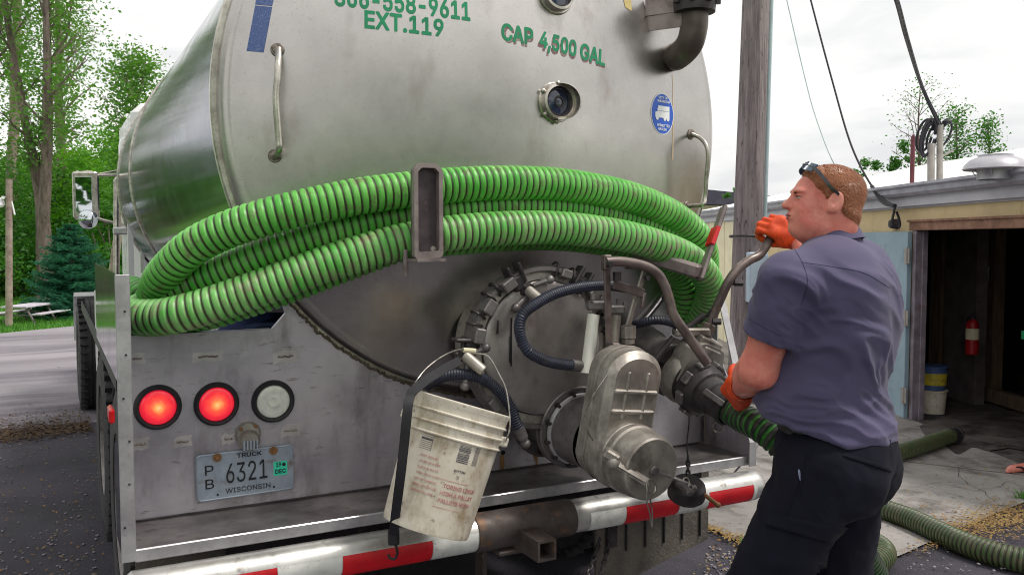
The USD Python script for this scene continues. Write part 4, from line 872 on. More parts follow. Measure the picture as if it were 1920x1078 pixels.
decal_text('CITY OF', 0, .057, .0095); decal_text('WAUKESHA', 0, .043, .0095); decal_text('PERMITTED', 0, -.050, .0095); decal_text('HAULER', 0, -.064, .0095)
# grab handles
def handle(pts, r, foot_r=.013):
    h = obj('grab_handle', tube(smooth_path(pts, 8), r, 12), 'steel_bead', truck)
    for p in (pts[0], pts[-1]):
        n = dome_n(p[0], p[2]); b = np.array([p[0], float(dome_y(p[0], p[2])), p[2]]); obj('handle_foot', [lathe([(0, .014), (foot_r, .012), (foot_r * 1.25, 0), (foot_r * 1.25, -.012)], b, n, 16), torus(b + n * .002, n, foot_r * 1.3, .005, 20, 6)], 'weld', h)
    return h
a, b = on_dome(522, 93, .012), on_dome(517, 292, .012)
handle([a, a + [-.012, -.05, -.05], a + [-.018, -.062, -.10], (a + b) / 2 + [-.018, -.066, 0], b + [-.004, -.062, .05], b + [-.002, -.055, .014], b], .0105)
a, b = on_dome(1298, 252, .01), on_dome(1290, 387, .01)
a2, b2 = atY(1327, 283, a[1] - .09), atY(1322, 384, b[1] - .09)
handle([a, a * .5 + a2 * .5 + [0, -.01, .012], a2, (a2 + b2) / 2, b2 + [0, 0, .03], b2 - [0.01, 0, 0], b2 * .4 + b * .6, b], .0085)
# sight glasses
def sight(c, n, R, guard=True):
    s = obj('sight_glass', [lathe([(R * 1.14, 0), (R * 1.14, .02), (R * 1.1, .03), (R * .95, .032), (R * .95, .012)], c, n, 40), torus(c + n * .004, n, R * 1.16, .006, 40, 6)], 'steel_bead', truck)
    obj('glass', [lathe([(0, .026), (R * .4, .025), (R * .96, .016)], c, n, 40)], 'glass_dark', s)
    obj('inner_ring', [torus(c + n * .026, n, R * .30, .004, 28, 6), torus(c + n * .021, n, R * .8, .003, 36, 6)], 'iron_dark', s)
    if guard:
        e = np.array([1.0, 0, 0]); u = np.cross(n, e); u /= np.linalg.norm(u); e = np.cross(u, n)
        # a bent band standing in front of the right half
        A = np.linspace(-1.75, 1.75, 26); out = []
        V = []
        for an in A:
            rad = R * 1.16; d = math.cos(an) * e + math.sin(an) * u; hgt = .028 + .040 * max(0, math.cos(an * .85)) ** .7
            for rr2, hh in ((rad, .002), (rad, hgt), (rad - .004, hgt), (rad - .004, .002)): V.append(c + d * rr2 + n * hh)
        F = [(i * 4 + j, i * 4 + (j + 1) % 4, (i + 1) * 4 + (j + 1) % 4, (i + 1) * 4 + j) for i in range(len(A) - 1) for j in range(4)]
        obj('glass_guard', tm(V, F), 'steel_bead', s, smooth=30)
        d = math.cos(-.1) * e + math.sin(-.1) * u
        obj('guard_screw', [rod(c + d * R * 1.10 + n * .03, c + d * R * 1.36 + n * .03, .007, 10), ball(c + d * R * 1.38 + n * .03, .012)], 'steel_bead', s)
        obj('hinge_ear', [ball(c + (math.cos(t) * e + math.sin(t) * u) * R * 1.2 + n * .012, .009) for t in (2.6, -2.4, 1.5, -1.6)], 'steel_bead', s)
c = on_dome(1041, 193); sight(c, dome_n(c[0], c[2]), .056)
c = on_dome(1040, -8); sight(c, dome_n(c[0], c[2]), .056, False)
# overflow pipe at the upper right: elbow out of the head, flange on top, flat bracket
e0 = on_dome(1262, 106, -.03)
cl = smooth_path([e0, atY(1270, 106, e0[1] - .10), atY(1292, 84, e0[1] - .17), atY(1301, 52, e0[1] - .19), atY(1302, 20, e0[1] - .19)], 10)
ov = obj('overflow_pipe', tube(cl, .052, 28), 'pipe_brown', truck)
obj('pipe_stub', tube([cl[-1], cl[-1] + [0, 0, .045]], .049, 28), 'cast_metal', ov)
obj('pipe_weld', [torus(e0 + (cl[1] - cl[0]) * 0.9, cl[3] - cl[0], .055, .006, 30, 6), torus(cl[-1], (0, 0, 1), .0525, .004, 30, 6)], 'weld', ov)
ft = atY(1300, 26, e0[1] - .19); ft = np.array([cl[-1][0], cl[-1][1], ft[2]])
obj('pipe_flange', [lathe([(.052, 0), (.078, .004), (.080, .03), (.080, .055), (.07, .06), (.07, .075), (.085, .077), (.085, .10), (.05, .10)], ft, n=32)], 'iron_dark', ov)
obj('flange_bolt', [hexbolt(ft + np.array([math.cos(t), math.sin(t), 0]) * .086 + [0, 0, .03], (0, 0, 1), .012, .035) for t in np.linspace(0, 2 * math.pi, 9)[:-1]], 'iron_dark', ov)
bk0 = on_dome(1213, 48); bk1 = cl[-1] + [-.04, 0, .0]
bk1[2] = bk0[2] = (bk0[2] + bk1[2]) / 2
obj('pipe_bracket', [beam(bk0 + [0, .02, 0], bk1 + [0, 0, 0.0], .085, .006, up=(0, -1, .0)), beam(bk0 + [0, .01, .045], bk1 + [0, .0, .045], .006, .06, up=(0, 0, 1))], 'bracket_steel', ov, smooth=False)
obj('rust_streak', on_head_quad([(1259, 300), (1262, 300), (1261.5, 140), (1260, 140)], .0009, 16), 'rust_faint', hd, smooth=True)

# ---------------------------------------- rear panel, step, side plates
def arc_pts(a0, a1, R, n=40):
    A = np.radians(np.linspace(a0, a1, n)); return [(TX + R * math.cos(t), TZ + R * math.sin(t)) for t in A]
ptop_ = atY(300, 627, YP)[2]; ZS = 0.70
aL = math.degrees(math.atan2(ptop_ + .14 - TZ, -math.sqrt((TR + .012) ** 2 - (ptop_ + .14 - TZ) ** 2))) % 360
pc = atY(510, 627, YP)
outline = [(XL + .045, ZS - .02), (XL + .045, ptop_), (pc[0], ptop_), (pc[0] + .045, ptop_ + .05)] + arc_pts(aL, 330, TR + .012, 60) + [(XR - .02, TZ + (TR + .012) * math.sin(math.radians(330)) - .25), (XR - .02, ZS - .02)]
pan = obj('rear_panel', prismY(outline, YP, YP + .02), 'steel_panel', truck, smooth=False)
arc_weld(aL, 300, TR + .015, YP - .001, .0055, parent=pan, mat='weld_grime', jig=.0025)
obj('panel_top_lip', [bx((XL + .045, YP + .021, ptop_ - .012), (pc[0], YP + .5, ptop_))], 'steel_panel', truck, smooth=False)
dp = [atY(395, 628, YP + .06), atY(515, 628, YP + .06), atY(548, 590, YP + .06)]
_q = [atY(400, 626, YP + .025), atY(514, 626, YP + .025), atY(549, 586, YP + .10), atY(440, 586, YP + .16)]
obj('deck_plate', [trimesh.convex.convex_hull(np.array(_q + [p + np.array([0, .004, -.004]) for p in _q]))], 'steel_polished', truck, smooth=False)
YS = 2.58                                               # front edge of the step
st = obj('step', bx((XL + .03, YS + .012, ZS - .012), (XR, YP + .0, ZS)), 'steel_step', truck, smooth=False)
obj('step_lip', bx((XL + .03, YS, ZS - .034), (XR + .012, YS + .011, ZS + .003), .003), 'steel_edge', st)
obj('step_weld', [tube([(x, YP - .004 + rng.normal(0, .001), ZS + .003) for x in np.linspace(XL + .05, XR - .03, 80)], .004, 5)], 'iron_dark', st)
zt_, zb_ = 1.466, .67
lp2 = obj('side_plate', bx((XL, YS + .06, zt_ - .30), (XL + .006, 3.9, zt_)), 'steel_polished', truck, smooth=False)
obj('side_plate_flange', bx((XL - .004, YS, zb_), (XL + .034, YS + .006, zt_), .002), 'steel_edge', lp2)
obj('side_plate_web', [prismX([(YS + .007, zb_), (YS + .007, zt_), (YS + .06, zt_), (YS + .06, zt_ - .30), (YS + .07, 1.0), (YP - .001, .95), (YP - .001, zb_)], XL, XL + .006)], 'steel_polished', lp2, smooth=False)
obj('wheel_arch_skirt', [bx((XL + .01, YP + .03, 1.10), (XL + .016, 6.4, zt_ - .31)), bx((XL + .02, YP + .02, .72), (XL + .03, YP + .25, 1.16))], 'rubber', truck, smooth=False)
sm = atX(211, 776, XL - .006)
obj('side_marker', [bx(sm + [-.012, -.045, -.022], sm + [0.004, .045, .022], .006)], 'lamp_red', truck)
for z in np.linspace(zb_ + .1, zt_ - .1, 6): obj('rivet', ball((XL + .005 + .02 * rnd.random(), YS - .0005, z), .0035, 1), 'iron_dark', lp2)
rp0, rp1 = atX(1344, 655, XR), atX(1424, 872, XR)
rp = obj('side_plate', prismX([(YP + .3, ZS - .03), (YS - .01, ZS - .03), (YS - .012, ZS + .06), (rp0[1], rp0[2]), (rp0[1], rp0[2] + .25), (YP + .3, rp0[2] + .25)], XR, XR + .006), 'steel_panel', truck, smooth=False)
obj('side_plate_flange', [beam((XR + .006, YS - .014, ZS + .06), (XR + .006, rp0[1] - .004, rp0[2] + .25), .034, .005, up=(0, -1, 0)), beam((XR + .006, YS - .014, ZS - .035), (XR + .006, YS - .014, ZS + .06), .034, .005, up=(0, -1, 0))], 'steel_edge', rp, smooth=False)
obj('corner_weld', tube([(XR - .004, YP - .006, z) for z in np.linspace(ZS, ptop_, 30)], .004, 6), 'weld', pan)
# weld scars on the panel where something was cut off
for i, (px, py, w, h) in enumerate(((256, 672, 26, 20), (390, 668, 52, 16), (535, 668, 42, 22), (262, 832, 28, 24), (342, 828, 32, 20), (428, 822, 20, 18), (545, 806, 34, 24))):
    p = atY(px, py, YP); k = np.dot(p - EYE, FV) / FPX; n = 14
    a_, b_ = w * k * .5, h * k * .5; jj = lambda: rng.normal(0, .0022)
    sh = Polygon([(p[0] + x + jj(), p[2] + z + jj()) for x, z in ((-a_, -b_), (-a_ * .3, -b_ * .7), (a_ * .2, -b_), (a_, -b_ * .8), (a_ * .9, b_ * .2), (a_, b_), (a_ * .3, b_ * .75), (-a_ * .5, b_), (-a_, b_ * .6))]).buffer(0).buffer(.002)
    sh = max(sh.geoms, key=lambda g: g.area) if hasattr(sh, 'geoms') else sh
    obj('weld_scar', prismY(sh, YP - .0012, YP - .0002), 'panel_patch', pan, smooth=False)
    xs = np.linspace(p[0] - w * k * .34, p[0] + w * k * .34, 12)
    obj('weld_bead', tube(np.stack([xs, np.full(12, YP - .003), p[2] + rng.normal(0, .0012, 12)], 1), .003, 6), 'weld', pan)
# tail lamps
def lamp(px, py, mat, name, lab):
    c = atY(px, py, YP); d = np.array([0, -1.0, 0])
    l = obj(name, lathe([(.053, .004), (.056, .014), (.062, .016), (.068, .010), (.070, 0)], c, d, 40), 'rubber', truck, label=lab)
    lp_prof = [(0, .010), (.012, .0102), (.0125, .0118), (.02, .0118), (.021, .0098), (.035, .0096), (.036, .0106), (.048, .010), (.0535, .005)]
    lm = lathe(lp_prof, c, d, 40); obj('lens', lm, mat, l, uv=np.stack([np.repeat([q[0] / .0535 for q in lp_prof], 40), np.tile(np.arange(40) / 40, len(lp_prof))], 1))
    return c
for p in ((296, 763), (406, 757)): lamp(*p, 'red_lens', 'tail_lamp', 'lit round red tail lamp in a black rubber ring, ' + ('outer' if p[0] < 350 else 'inner'))
lamp(512, 752, 'clear_lens', 'reverse_lamp', 'round clear reversing lamp in a black rubber ring')
# number plate lamp and plate
c = atY(464, 812, YP)
pl = obj('plate_lamp', [lathe([(.040, 0), (.040, .010), (.034, .018), (0, .020)], c, (0, -1, 0), 28)], 'cast_metal', truck)
obj('lamp_hood', [lathe([(.001, .0), (.026, .0), (.034, .012), (.034, .040), (.028, .046), (.001, .046)], c + [0, -.042, -.018], (0, 1, 0), 20)], 'cast_metal', pl)
obj('lamp_grille', [bx(c + [x, -.052, -.044], c + [x + .005, -.040, -.014], .001) for x in (-.022, -.012, -.002, .008, .018)], 'plate_metal', pl)
obj('lamp_rivet', [ball(c + [x, -.02, z], .006) for x, z in ((-.024, .02), (.022, .026))], 'rust_stain', pl)
p0, p1, p2 = atY(362, 941, YP - .012), atY(557, 928, YP - .012), atY(362, 850, YP - .012)
PW, PH, pcx, pcz = .305, .150, (p0[0] + p1[0]) / 2, (p0[2] + p2[2]) / 2 - .004; tilt = .012
rect = affinity.rotate(sbox(pcx - PW / 2 + .012, pcz - PH / 2 + .012, pcx + PW / 2 - .012, pcz + PH / 2 - .012).buffer(.012), math.degrees(tilt))
np_ = obj('number_plate', prismY(rect, YP - .010, YP - .008), 'plate_metal', truck, smooth=False)
ring = rect.exterior.coords; rp3 = np.array([(x, YP - .0105, z) for x, z in affinity.scale(rect, .975, .955).exterior.coords])
obj('plate_rim', tube(rp3, .0022, 6, caps=False), 'plate_metal', np_)
def plate_text(txt, cx, cz, h, wd=None, mat='plate_ink', bold=True, nm='plate_lettering', y=YP - .010):
    t = meshkit.text_mesh(txt, h, .0016, bold); v = np.asarray(t.vertices).copy(); v[:, 0] -= (v[:, 0].max() + v[:, 0].min()) / 2
    if wd: v[:, 0] *= wd / (v[:, 0].max() - v[:, 0].min())
    x, z = cx + v[:, 0], cz + v[:, 1]; x, z = x - z * tilt, z + x * tilt
    obj(nm, tm(np.stack([pcx + x, y - v[:, 2], pcz + z], 1), np.asarray(t.faces)[:, ::-1]), mat, np_, smooth=False)
plate_text('6321', .003, -.026, .062, .128, bold=False); plate_text('TRUCK', .012, .052, .013, .078); plate_text('WISCONSIN', .006, -.058, .015, .140, bold=False)
plate_text('P', -.112, .008, .030, .026, bold=False); plate_text('B', -.112, -.036, .030, .026, bold=False)
obj('plate_sticker', prismY(affinity.rotate(sbox(pcx + .088, pcz - .022, pcx + .132, pcz + .024), math.degrees(tilt)), YP - .0108, YP - .0101), 'plate_sticker', np_, smooth=False)
plate_text('19', .104, .006, .014, .016, nm='sticker_lettering', y=YP - .0109); plate_text('DEC', .110, -.016, .013, .034, nm='sticker_lettering', y=YP - .0109)
obj('sticker_emblem', prismY(affinity.translate(Point(0, 0).buffer(.006), pcx + .121, pcz + .013), YP - .0120, YP - .0109), 'plate_ink', np_, smooth=False)
for x, z in ((-.088, .060), (.088, .062)): obj('plate_bolt', [lathe([(0, .012), (.006, .012), (.007, .004), (.0135, .004), (.0135, 0)], (pcx + x, YP - .010, pcz + z), (0, -1, 0), 16)], 'rust_stain', np_)
for x, z in ((-.088, -.060), (.088, -.058)): obj('plate_hole', lathe([(0, .0006), (.0035, .0006)], (pcx + x, YP - .0101, pcz + z), (0, -1, 0), 12), 'black_gap', np_)
# bumper pipe with reflective tape
BY, BZ, BR = 2.555, .594, .058
bc = obj('bumper', lathe([(0, 0.0), (BR * .8, .004), (BR, .02), (BR, XR + .02 - XL - .03), (BR * .93, XR + .02 - XL - .012), (BR * .7, XR + .02 - XL), (0, XR + .02 - XL + .004)], (XL, BY, BZ), (1, 0, 0), 48), 'steel_bumper', truck)
def bum_x(px, py): return atY(px, py, BY - BR * .8)[0]
def tape(xa, xb, mat):
    A = np.linspace(math.radians(-62), math.radians(20), 12); V = []
    for x in (xa, xb):
        for a in A: V.append((x, BY - (BR + .0012) * math.cos(a), BZ + (BR + .0012) * math.sin(a)))
    F = [(i, i + 12, i + 13, i + 1) for i in range(11)]
    obj('reflective_tape', tm(V, F), mat, bc, smooth=True)
for xa, xb, mt_ in ((232, 400, 'tape_white'), (400, 518, 'tape_red'), (519, 640, 'tape_white'), (641, 809, 'tape_red'), (810, 895, 'tape_white'), (1105, 1171, 'tape_white'), (1172, 1270, 'tape_red'), (1271, 1326, 'tape_white'), (1327, 1409, 'tape_red'), (1410, 1416, 'tape_white')):
    y = 1085 - (xa - 232) * .13; tape(bum_x(xa, y), bum_x(xb, y), mt_)
# hitch: rusty sleeve on the bumper and a square receiver
hx0, hx1 = bum_x(897, 1000), bum_x(1080, 980)
ht = obj('hitch', [lathe([(.0, 0), (.062, 0), (.064, .01), (.064, hx1 - hx0 - .01), (.062, hx1 - hx0), (0, hx1 - hx0)], (hx0, BY, BZ), (1, 0, 0), 40)], 'rusty_steel', truck)
rc = atY(1026, 1032, 2.36); q = .034
rcx, rcz = rc[0] + .0, rc[2]
sq = Polygon([(-q, -q), (q, -q), (q, q), (-q, q)], [[(-.026, -.026), (.026, -.026), (.026, .026), (-.026, .026)]])
obj('hitch_receiver', prism(sq, .42, (rcx, 2.36, rcz), (0, 1, 0)), 'rusty_steel', ht, smooth=False)
obj('receiver_inside', [bx((rcx - .027, 2.56, rcz - .027), (rcx + .027, 2.58, rcz + .027))], 'black_gap', ht, smooth=False)
obj('hitch_plate', [bx((rcx - .10, BY - .055, BZ - .075), (rcx + .09, BY + .1, BZ - .060), .004), bx((rcx - .105, BY + .06, .30), (rcx - .09, BY + .12, BZ))], 'rusty_steel', ht, smooth=False)
# crossmember and dark underbody, mud flaps, chains
obj('crossmember', [bx((XL + .3, 2.75, .52), (XR - .1, 2.85, .66)), bx((.95, 2.86, .55), (1.12, 9.4, .85)), bx((1.85, 2.86, .55), (2.02, 9.4, .85))], 'iron_dark', truck, smooth=False)
f0, f1, f2 = atY(1120, 1085, 2.98), atY(1322, 1000, 2.98), atY(1302, 955, 2.98)
fl = []
mfz0 = f1[2]; mx0, mx1 = f0[0] - .02, f1[0]
mf = obj('mud_flap', prismY([(mx0, .64), (mx0, mfz0 - .17), (mx0 + (mx1 - mx0) * .5, mfz0 - .09), (mx1, mfz0 - .02), (mx1, .64)], 2.96, 2.972), 'mud_rubber', truck, smooth=False)
for x in np.linspace(mx0 + .05, mx1 - .05, 6): obj('flap_rib', bx((x - .004, 2.951, mfz0 + .006), (x + .004, 2.9595, .60), .002), 'rubber', mf, smooth=False)
obj('mud_flap', bx((XL + .06, 2.99, .22), (.82, 3.0, .66)), 'mud_rubber', truck, smooth=False)
def chain(p, q, sag, n):
    t = np.linspace(0, 1, n + 1); P = p + (q - p) * t[:, None] - np.array([0, 0, 1.0]) * (sag * 4 * t * (1 - t))[:, None]; out = []
    for i in range(n):
        d = P[i + 1] - P[i]; L = np.linalg.norm(d); a, b, c = frame(d); s = a if i % 2 else b
        an = np.linspace(0, 2 * math.pi, 13); C = (P[i] + P[i + 1]) / 2
        pts = np.array([C + c * L * .68 * math.cos(w) + s * L * .34 * math.sin(w) for w in an]); out.append(tube(pts, .0042, 6, caps=False))
    return out
c0_ = atY(1150, 995, 2.62)
obj('safety_chain', chain(atY(1125, 1010, 2.60), atY(1095, 1090, 2.52), .01, 9), 'iron_dark', ht)
obj('safety_chain', chain(atY(1142, 1018, 2.60), atY(1118, 1095, 2.53), .01, 9), 'iron_dark', ht)
obj('chain_lug', [bx(atY(1139, 1028, 2.62), atY(1158, 968, 2.62) + [0, .014, 0])], 'iron_dark', ht, smooth=False)
# wheels
def wheel(c, out, r=.50, w=.27, lab=None):
    d = np.array([out, 0, 0.0]); c = np.asarray(c, float)
    x = obj('wheel', lathe([(r * .58, -w / 2), (r * .8, -w / 2 - .006), (r * .95, -w / 2 + .012), (r, -w / 2 + .04), (r, -w * .17), (r - .014, -w * .165), (r - .014, -w * .135), (r, -w * .13), (r, w * .13), (r - .014, w * .135), (r - .014, w * .165), (r, w * .17), (r, w / 2 - .04), (r * .95, w / 2 - .012), (r * .8, w / 2 + .006), (r * .58, w / 2)], c, d, 56, closed=True), 'tyre', truck, smooth=30, label=lab)
    obj('rim', lathe([(r * .58, w / 2 - .004), (r * .55, w / 2 - .03), (r * .50, w / 2 - .05), (r * .2, w / 2 - .09), (r * .2, w / 2 - .02), (0, w / 2 - .01)], c, d, 36), 'cast_dark', x, smooth=30)
    tr = []
    for k in range(44):
        an = 2 * math.pi * k / 44
        for s in (-1, 1):
            e = np.array([0, math.cos(an), math.sin(an)]); tr.append(obox(c + e * (r + .004) + d * s * w * .38, (w * .2, .04, .014), np.cross(e, d) if False else np.array([0, -math.sin(an), math.cos(an)]), up=e))
    obj('tread_lug', tr, 'tyre', x, smooth=False, kind='stuff')
for y in (3.75, 5.05):
    wheel((XL + .19, y, .50), -1); wheel((XL + .51, y, .50), -1); wheel((XR - .13, y, .50), 1)
wheel((.34, 8.95, .50), -1, w=.30, lab='front wheel under the white fender'); wheel((2.28, 8.95, .50), 1, w=.30)
# cab, fender, side boxes, fuel tank
obj('cab', [bx((.62, 8.0, .9), (2.32, 9.6, 2.72), .08)], 'truck_white', truck)
obj('cab_hood', bx((.80, 9.6, .8), (2.14, 11.2, 1.9), .1), 'truck_white', truck)
obj('cab_window', [bx((.612, 8.55, 1.85), (.618, 9.3, 2.5), .001), bx((.9, 7.992, 1.95), (2.04, 7.998, 2.5), .001)], 'glass_dark', truck, smooth=False)
fd = [(.60 * math.cos(a), .55 + .53 * math.sin(a)) for a in np.linspace(0.05, 1.40, 12)]
obj('front_fender', prismX([(8.95 + y, z) for y, z in fd] + [(8.95 + y * .94, .55 + (z - .55) * .93) for y, z in fd[::-1]], .17, .62), 'truck_white', truck, smooth=30)
obj('cab_fairing', [prismX([(7.3, .95), (7.32, 1.75), (7.62, 1.0)], .52, .56), prismX([(7.35, 1.30), (7.4, 1.95), (7.55, 1.3)], .62, .64)], 'truck_white', truck, smooth=False)
bxp_ = atX(150, 700, .27)
obj('step_box', [prismX([(6.2, .70), (6.2, 1.02), (6.45, 1.20), (6.9, 1.20), (6.9, .62)], .26, .60)], 'steel_panel', truck, smooth=False)
obj('fuel_tank', lathe([(0, 0), (.26, 0), (.28, .03), (.28, .87), (.26, .9), (0, .9)], (.60, 6.95, .80), (0, 1, 0), 36), 'chrome', truck)
# exhaust stack, mirror, tank-side light brackets
es = atZ(218, 520, 7.25); es_t = atZ(218, 335, 7.25)
exs = obj('exhaust_stack', tube(smooth_path([es, es_t - [0, 0, .10], es_t - [0, 0, .03], es_t + RV * .04 + [0, 0, .015], es_t + RV * .10 + [0, 0, .02]], 6), .026, 14), 'steel_bead', truck)
MZ = 7.9; mk = MZ / FPX
mc = atZ(161, 366, MZ)
mr = obj('mirror', [obox(mc, (47 * mk, 88 * mk, .07), FH, r=.018)], 'steel_bead', truck)
obj('mirror_glass', obox(mc - FH * .037 + [0, 0, .0], (31 * mk, 66 * mk, .006), FH, r=.002), 'mirror_glass', mr, smooth=False)
mcv = atZ(164, 411, MZ - .04)
obj('convex_mirror', [lathe([(0, .045), (.04, .042), (.07, .03), (18 * mk, .004), (18 * mk, -.02), (.03, -.06), (0, -.07)], mcv, -FH, 28)], 'mirror_glass', mr)
def mtube(pts, r): return tube(smooth_path([atZ(x, y, z) for x, y, z in pts], 8), r, 10)
obj('mirror_arm', [mtube([(178, 405, MZ), (178, 340, MZ), (181, 331, MZ), (192, 329, MZ), (232, 328, MZ + .1), (250, 328, MZ + .2)], .013), mtube([(182, 400, MZ), (186, 410, MZ), (215, 418, MZ + .05), (245, 424, MZ + .2)], .013), mtube([(176, 328, MZ), (205, 323, MZ + .05), (245, 316, MZ + .2)], .009), mtube([(144, 412, MZ), (143, 330, MZ), (150, 324, MZ), (170, 322, MZ), (176, 328, MZ)], .010)], 'steel_bead', mr)
def plate_arm(px0, px1, py, h, Z, name='light_bracket'):
    a, b = atZ(px0, py, Z), atZ(px1, py, Z); k = Z / FPX
    return obj(name, [obox((a + b) / 2, (np.linalg.norm(b - a), h * k, .07), FH, r=.012)], 'steel_edge', truck)
plate_arm(214, 258, 433, 14, 6.9); plate_arm(227, 256, 332, 13, 7.0)
p = plate_arm(258, 298, 237, 18, 6.6)
obj('bracket_lamp', obox(atZ(264, 248, 6.62), (.10, .05, .07), FH, r=.008), 'iron_dark', p)
obj('cab_cleaner', [lathe([(0, .0), (.10, .0), (.115, .03), (.115, .30), (.10, .36), (.05, .40), (0, .41)], atZ(250, 338, 7.75), n=28)], 'truck_white', truck)
# hose rack: channel bracket on the left, arm with red tape on the right
def chan(c_top, c_bot, w, dpt):
    pass
bt, bb = atY(809, 305, 2.43), atY(809, 487, 2.43); bw = .094
r_o = Polygon([(-bw / 2, bb[2] - bt[2]), (bw / 2, bb[2] - bt[2] + .006), (bw / 2, -.02), (bw / 2 - .02, 0), (-bw / 2 + .02, 0), (-bw / 2, -.02)]).buffer(0)
r_i = Polygon([(-bw / 2 + .013, bb[2] - bt[2] + .022), (bw / 2 - .013, bb[2] - bt[2] + .027), (bw / 2 - .013, -.026), (bw / 2 - .026, -.014), (-bw / 2 + .026, -.014), (-bw / 2 + .013, -.026)])
o = np.array([bt[0], 0, bt[2]])
r_o = r_o.buffer(-.016).buffer(.016); r_i = r_i.buffer(-.008).buffer(.008)
hr = obj('hose_rack', [prismY(affinity.translate(r_o.difference(r_i), o[0], o[2]), 2.452, 2.475)], 'bracket_steel', truck, smooth=False)
obj('rack_web', prismY(affinity.translate(r_o, o[0], o[2]), 2.4755, 2.482), 'bracket_inside', hr, smooth=False)
obj('rack_base', [bx((o[0] - bw / 2, 2.43, bb[2] - .006), (o[0] + bw / 2, float(dome_y(o[0], bb[2])) + .02, bb[2] + .003)), rod((o[0] - .05, 2.52, bb[2] - .05), (o[0] - .05, 2.52, bb[2] + .03), .008)], 'bracket_steel', hr, smooth=False)
obj('rack_bolt', [lathe([(0, .008), (.008, .007), (.010, 0)], (o[0] + .022, 2.475, bb[2] + .032), (0, -1, 0), 14)], 'cast_metal', hr)
ra, rb, rcn, rd = atY(1165, 466, 2.74), atY(1312, 510, 2.46), atY(1318, 502, 2.455), atY(1358, 386, 2.50)
obj('rack_arm', [beam(ra, rb, .05, .05, r=.008), beam(ra + [-.03, .05, -.06], ra + [.1, .05, -.06], .05, .04)], 'bracket_steel', hr, smooth=False)
obj('rack_arm', [beam(rb - [0, 0, .03], rd, .045, .014, up=np.cross(rd - rb, [0.3, 1, 0]), r=.006)], 'bracket_steel', hr, smooth=False)
u = (rd - rb) / np.linalg.norm(rd - rb); L = np.linalg.norm(rd - rb)
obj('rack_reflector', [beam(rb + u * L * .40 - [0, .0, 0], rb + u * L * .66, .0462, .0152, up=np.cross(rd - rb, [0.3, 1, 0]))], 'tape_red', hr, smooth=False)
# ------------------------------------------------------------------ green suction hose coiled over the rack
def ribbed(pts, r, pitch=.0245, depth=.0058, sides=26, per=8):
    P, t = resample(smooth_path(pts, 14), pitch / per); ph = np.minimum(t / pitch, 1e9)
    f = np.abs((ph % 1) - .5)                            # 0 mid rib .. 0.5 web
    rad = r - depth * sstep(.22, .42, f)
    m = tube(P, rad, sides, caps=False, uv=True)
    n = sides + 1; uv = np.stack([np.repeat(ph, n), np.tile(np.arange(n) / sides, len(P))], 1)
    return m, uv
def pY(L): return [atY(x, y, Y) for x, y, Y in L]
SH = thing('suction_hose', 'long bright green ribbed suction hose coiled over the rack across the tank', 'hose', (1.4, 2.6, 1.5))
A_pts = pY([(300, 575, 3.35), (291, 560, 3.08), (300, 528, 2.93), (325, 496, 2.84), (364, 462, 2.77), (419, 434, 2.715), (490, 410, 2.66), (565, 391, 2.625), (674, 368, 2.595), (765, 356, 2.585), (853, 347, 2.585), (954, 343, 2.585), (1054, 347, 2.60), (1154, 363, 2.635), (1221, 384, 2.67), (1275, 413, 2.71), (1310, 447, 2.74), (1322, 485, 2.80), (1318, 525, 2.90), (1300, 565, 3.05), (1270, 600, 3.3)])
B_pts = pY([(320, 580, 3.4), (287, 566, 3.15), (310, 552, 2.98), (346, 537, 2.90), (419, 508, 2.82), (492, 477, 2.76), (565, 451, 2.72), (637, 430, 2.69), (747, 407, 2.66), (853, 393, 2.645), (954, 386, 2.64), (1054, 388, 2.655), (1154, 405, 2.70), (1221, 426, 2.735), (1275, 455, 2.77), (1300, 490, 2.80), (1292, 530, 2.84), (1280, 565, 2.90), (1262, 605, 3.0), (1235, 625, 3.2)])
C_pts = pY([(280, 572, 3.5), (262, 582, 3.15), (247, 594, 2.93), (309, 594, 2.79), (382, 576, 2.73), (455, 552, 2.69), (528, 526, 2.655), (601, 499, 2.625), (674, 475, 2.60), (765, 450, 2.575), (853, 436, 2.56), (954, 428, 2.55), (1054, 428, 2.55), (1154, 440, 2.56), (1221, 456, 2.575), (1287, 482, 2.60), (1322, 515, 2.635), (1331, 550, 2.69), (1315, 585, 2.78), (1288, 612, 2.9), (1250, 630, 3.1)])
D_pts = pY([(300, 592, 3.2), (290, 592, 3.0), (382, 586, 2.86), (460, 563, 2.80), (540, 536, 2.755), (620, 506, 2.72), (700, 476, 2.69), (765, 455, 2.66), (853, 447, 2.655), (954, 440, 2.66), (1054, 441, 2.68), (1154, 455, 2.71), (1230, 478, 2.74), (1275, 510, 2.77), (1285, 560, 2.82), (1270, 600, 2.92), (1240, 625, 3.1)])
for nm, pts, mt_ in (('hose_turn', A_pts, 'hose_green'), ('hose_turn', B_pts, 'hose_green'), ('hose_turn', C_pts, 'hose_green_dirty'), ('hose_turn', D_pts, 'hose_green')):
    m, uv = ribbed(pts, .0575); obj(nm, m, mt_, SH, uv=uv)
E_pts = pY([(246, 545, 3.6), (262, 553, 3.5), (282, 566, 3.45), (310, 575, 3.6)])
m, uv = ribbed(E_pts, .0575); obj('hose_turn', m, 'hose_green', SH, uv=uv)

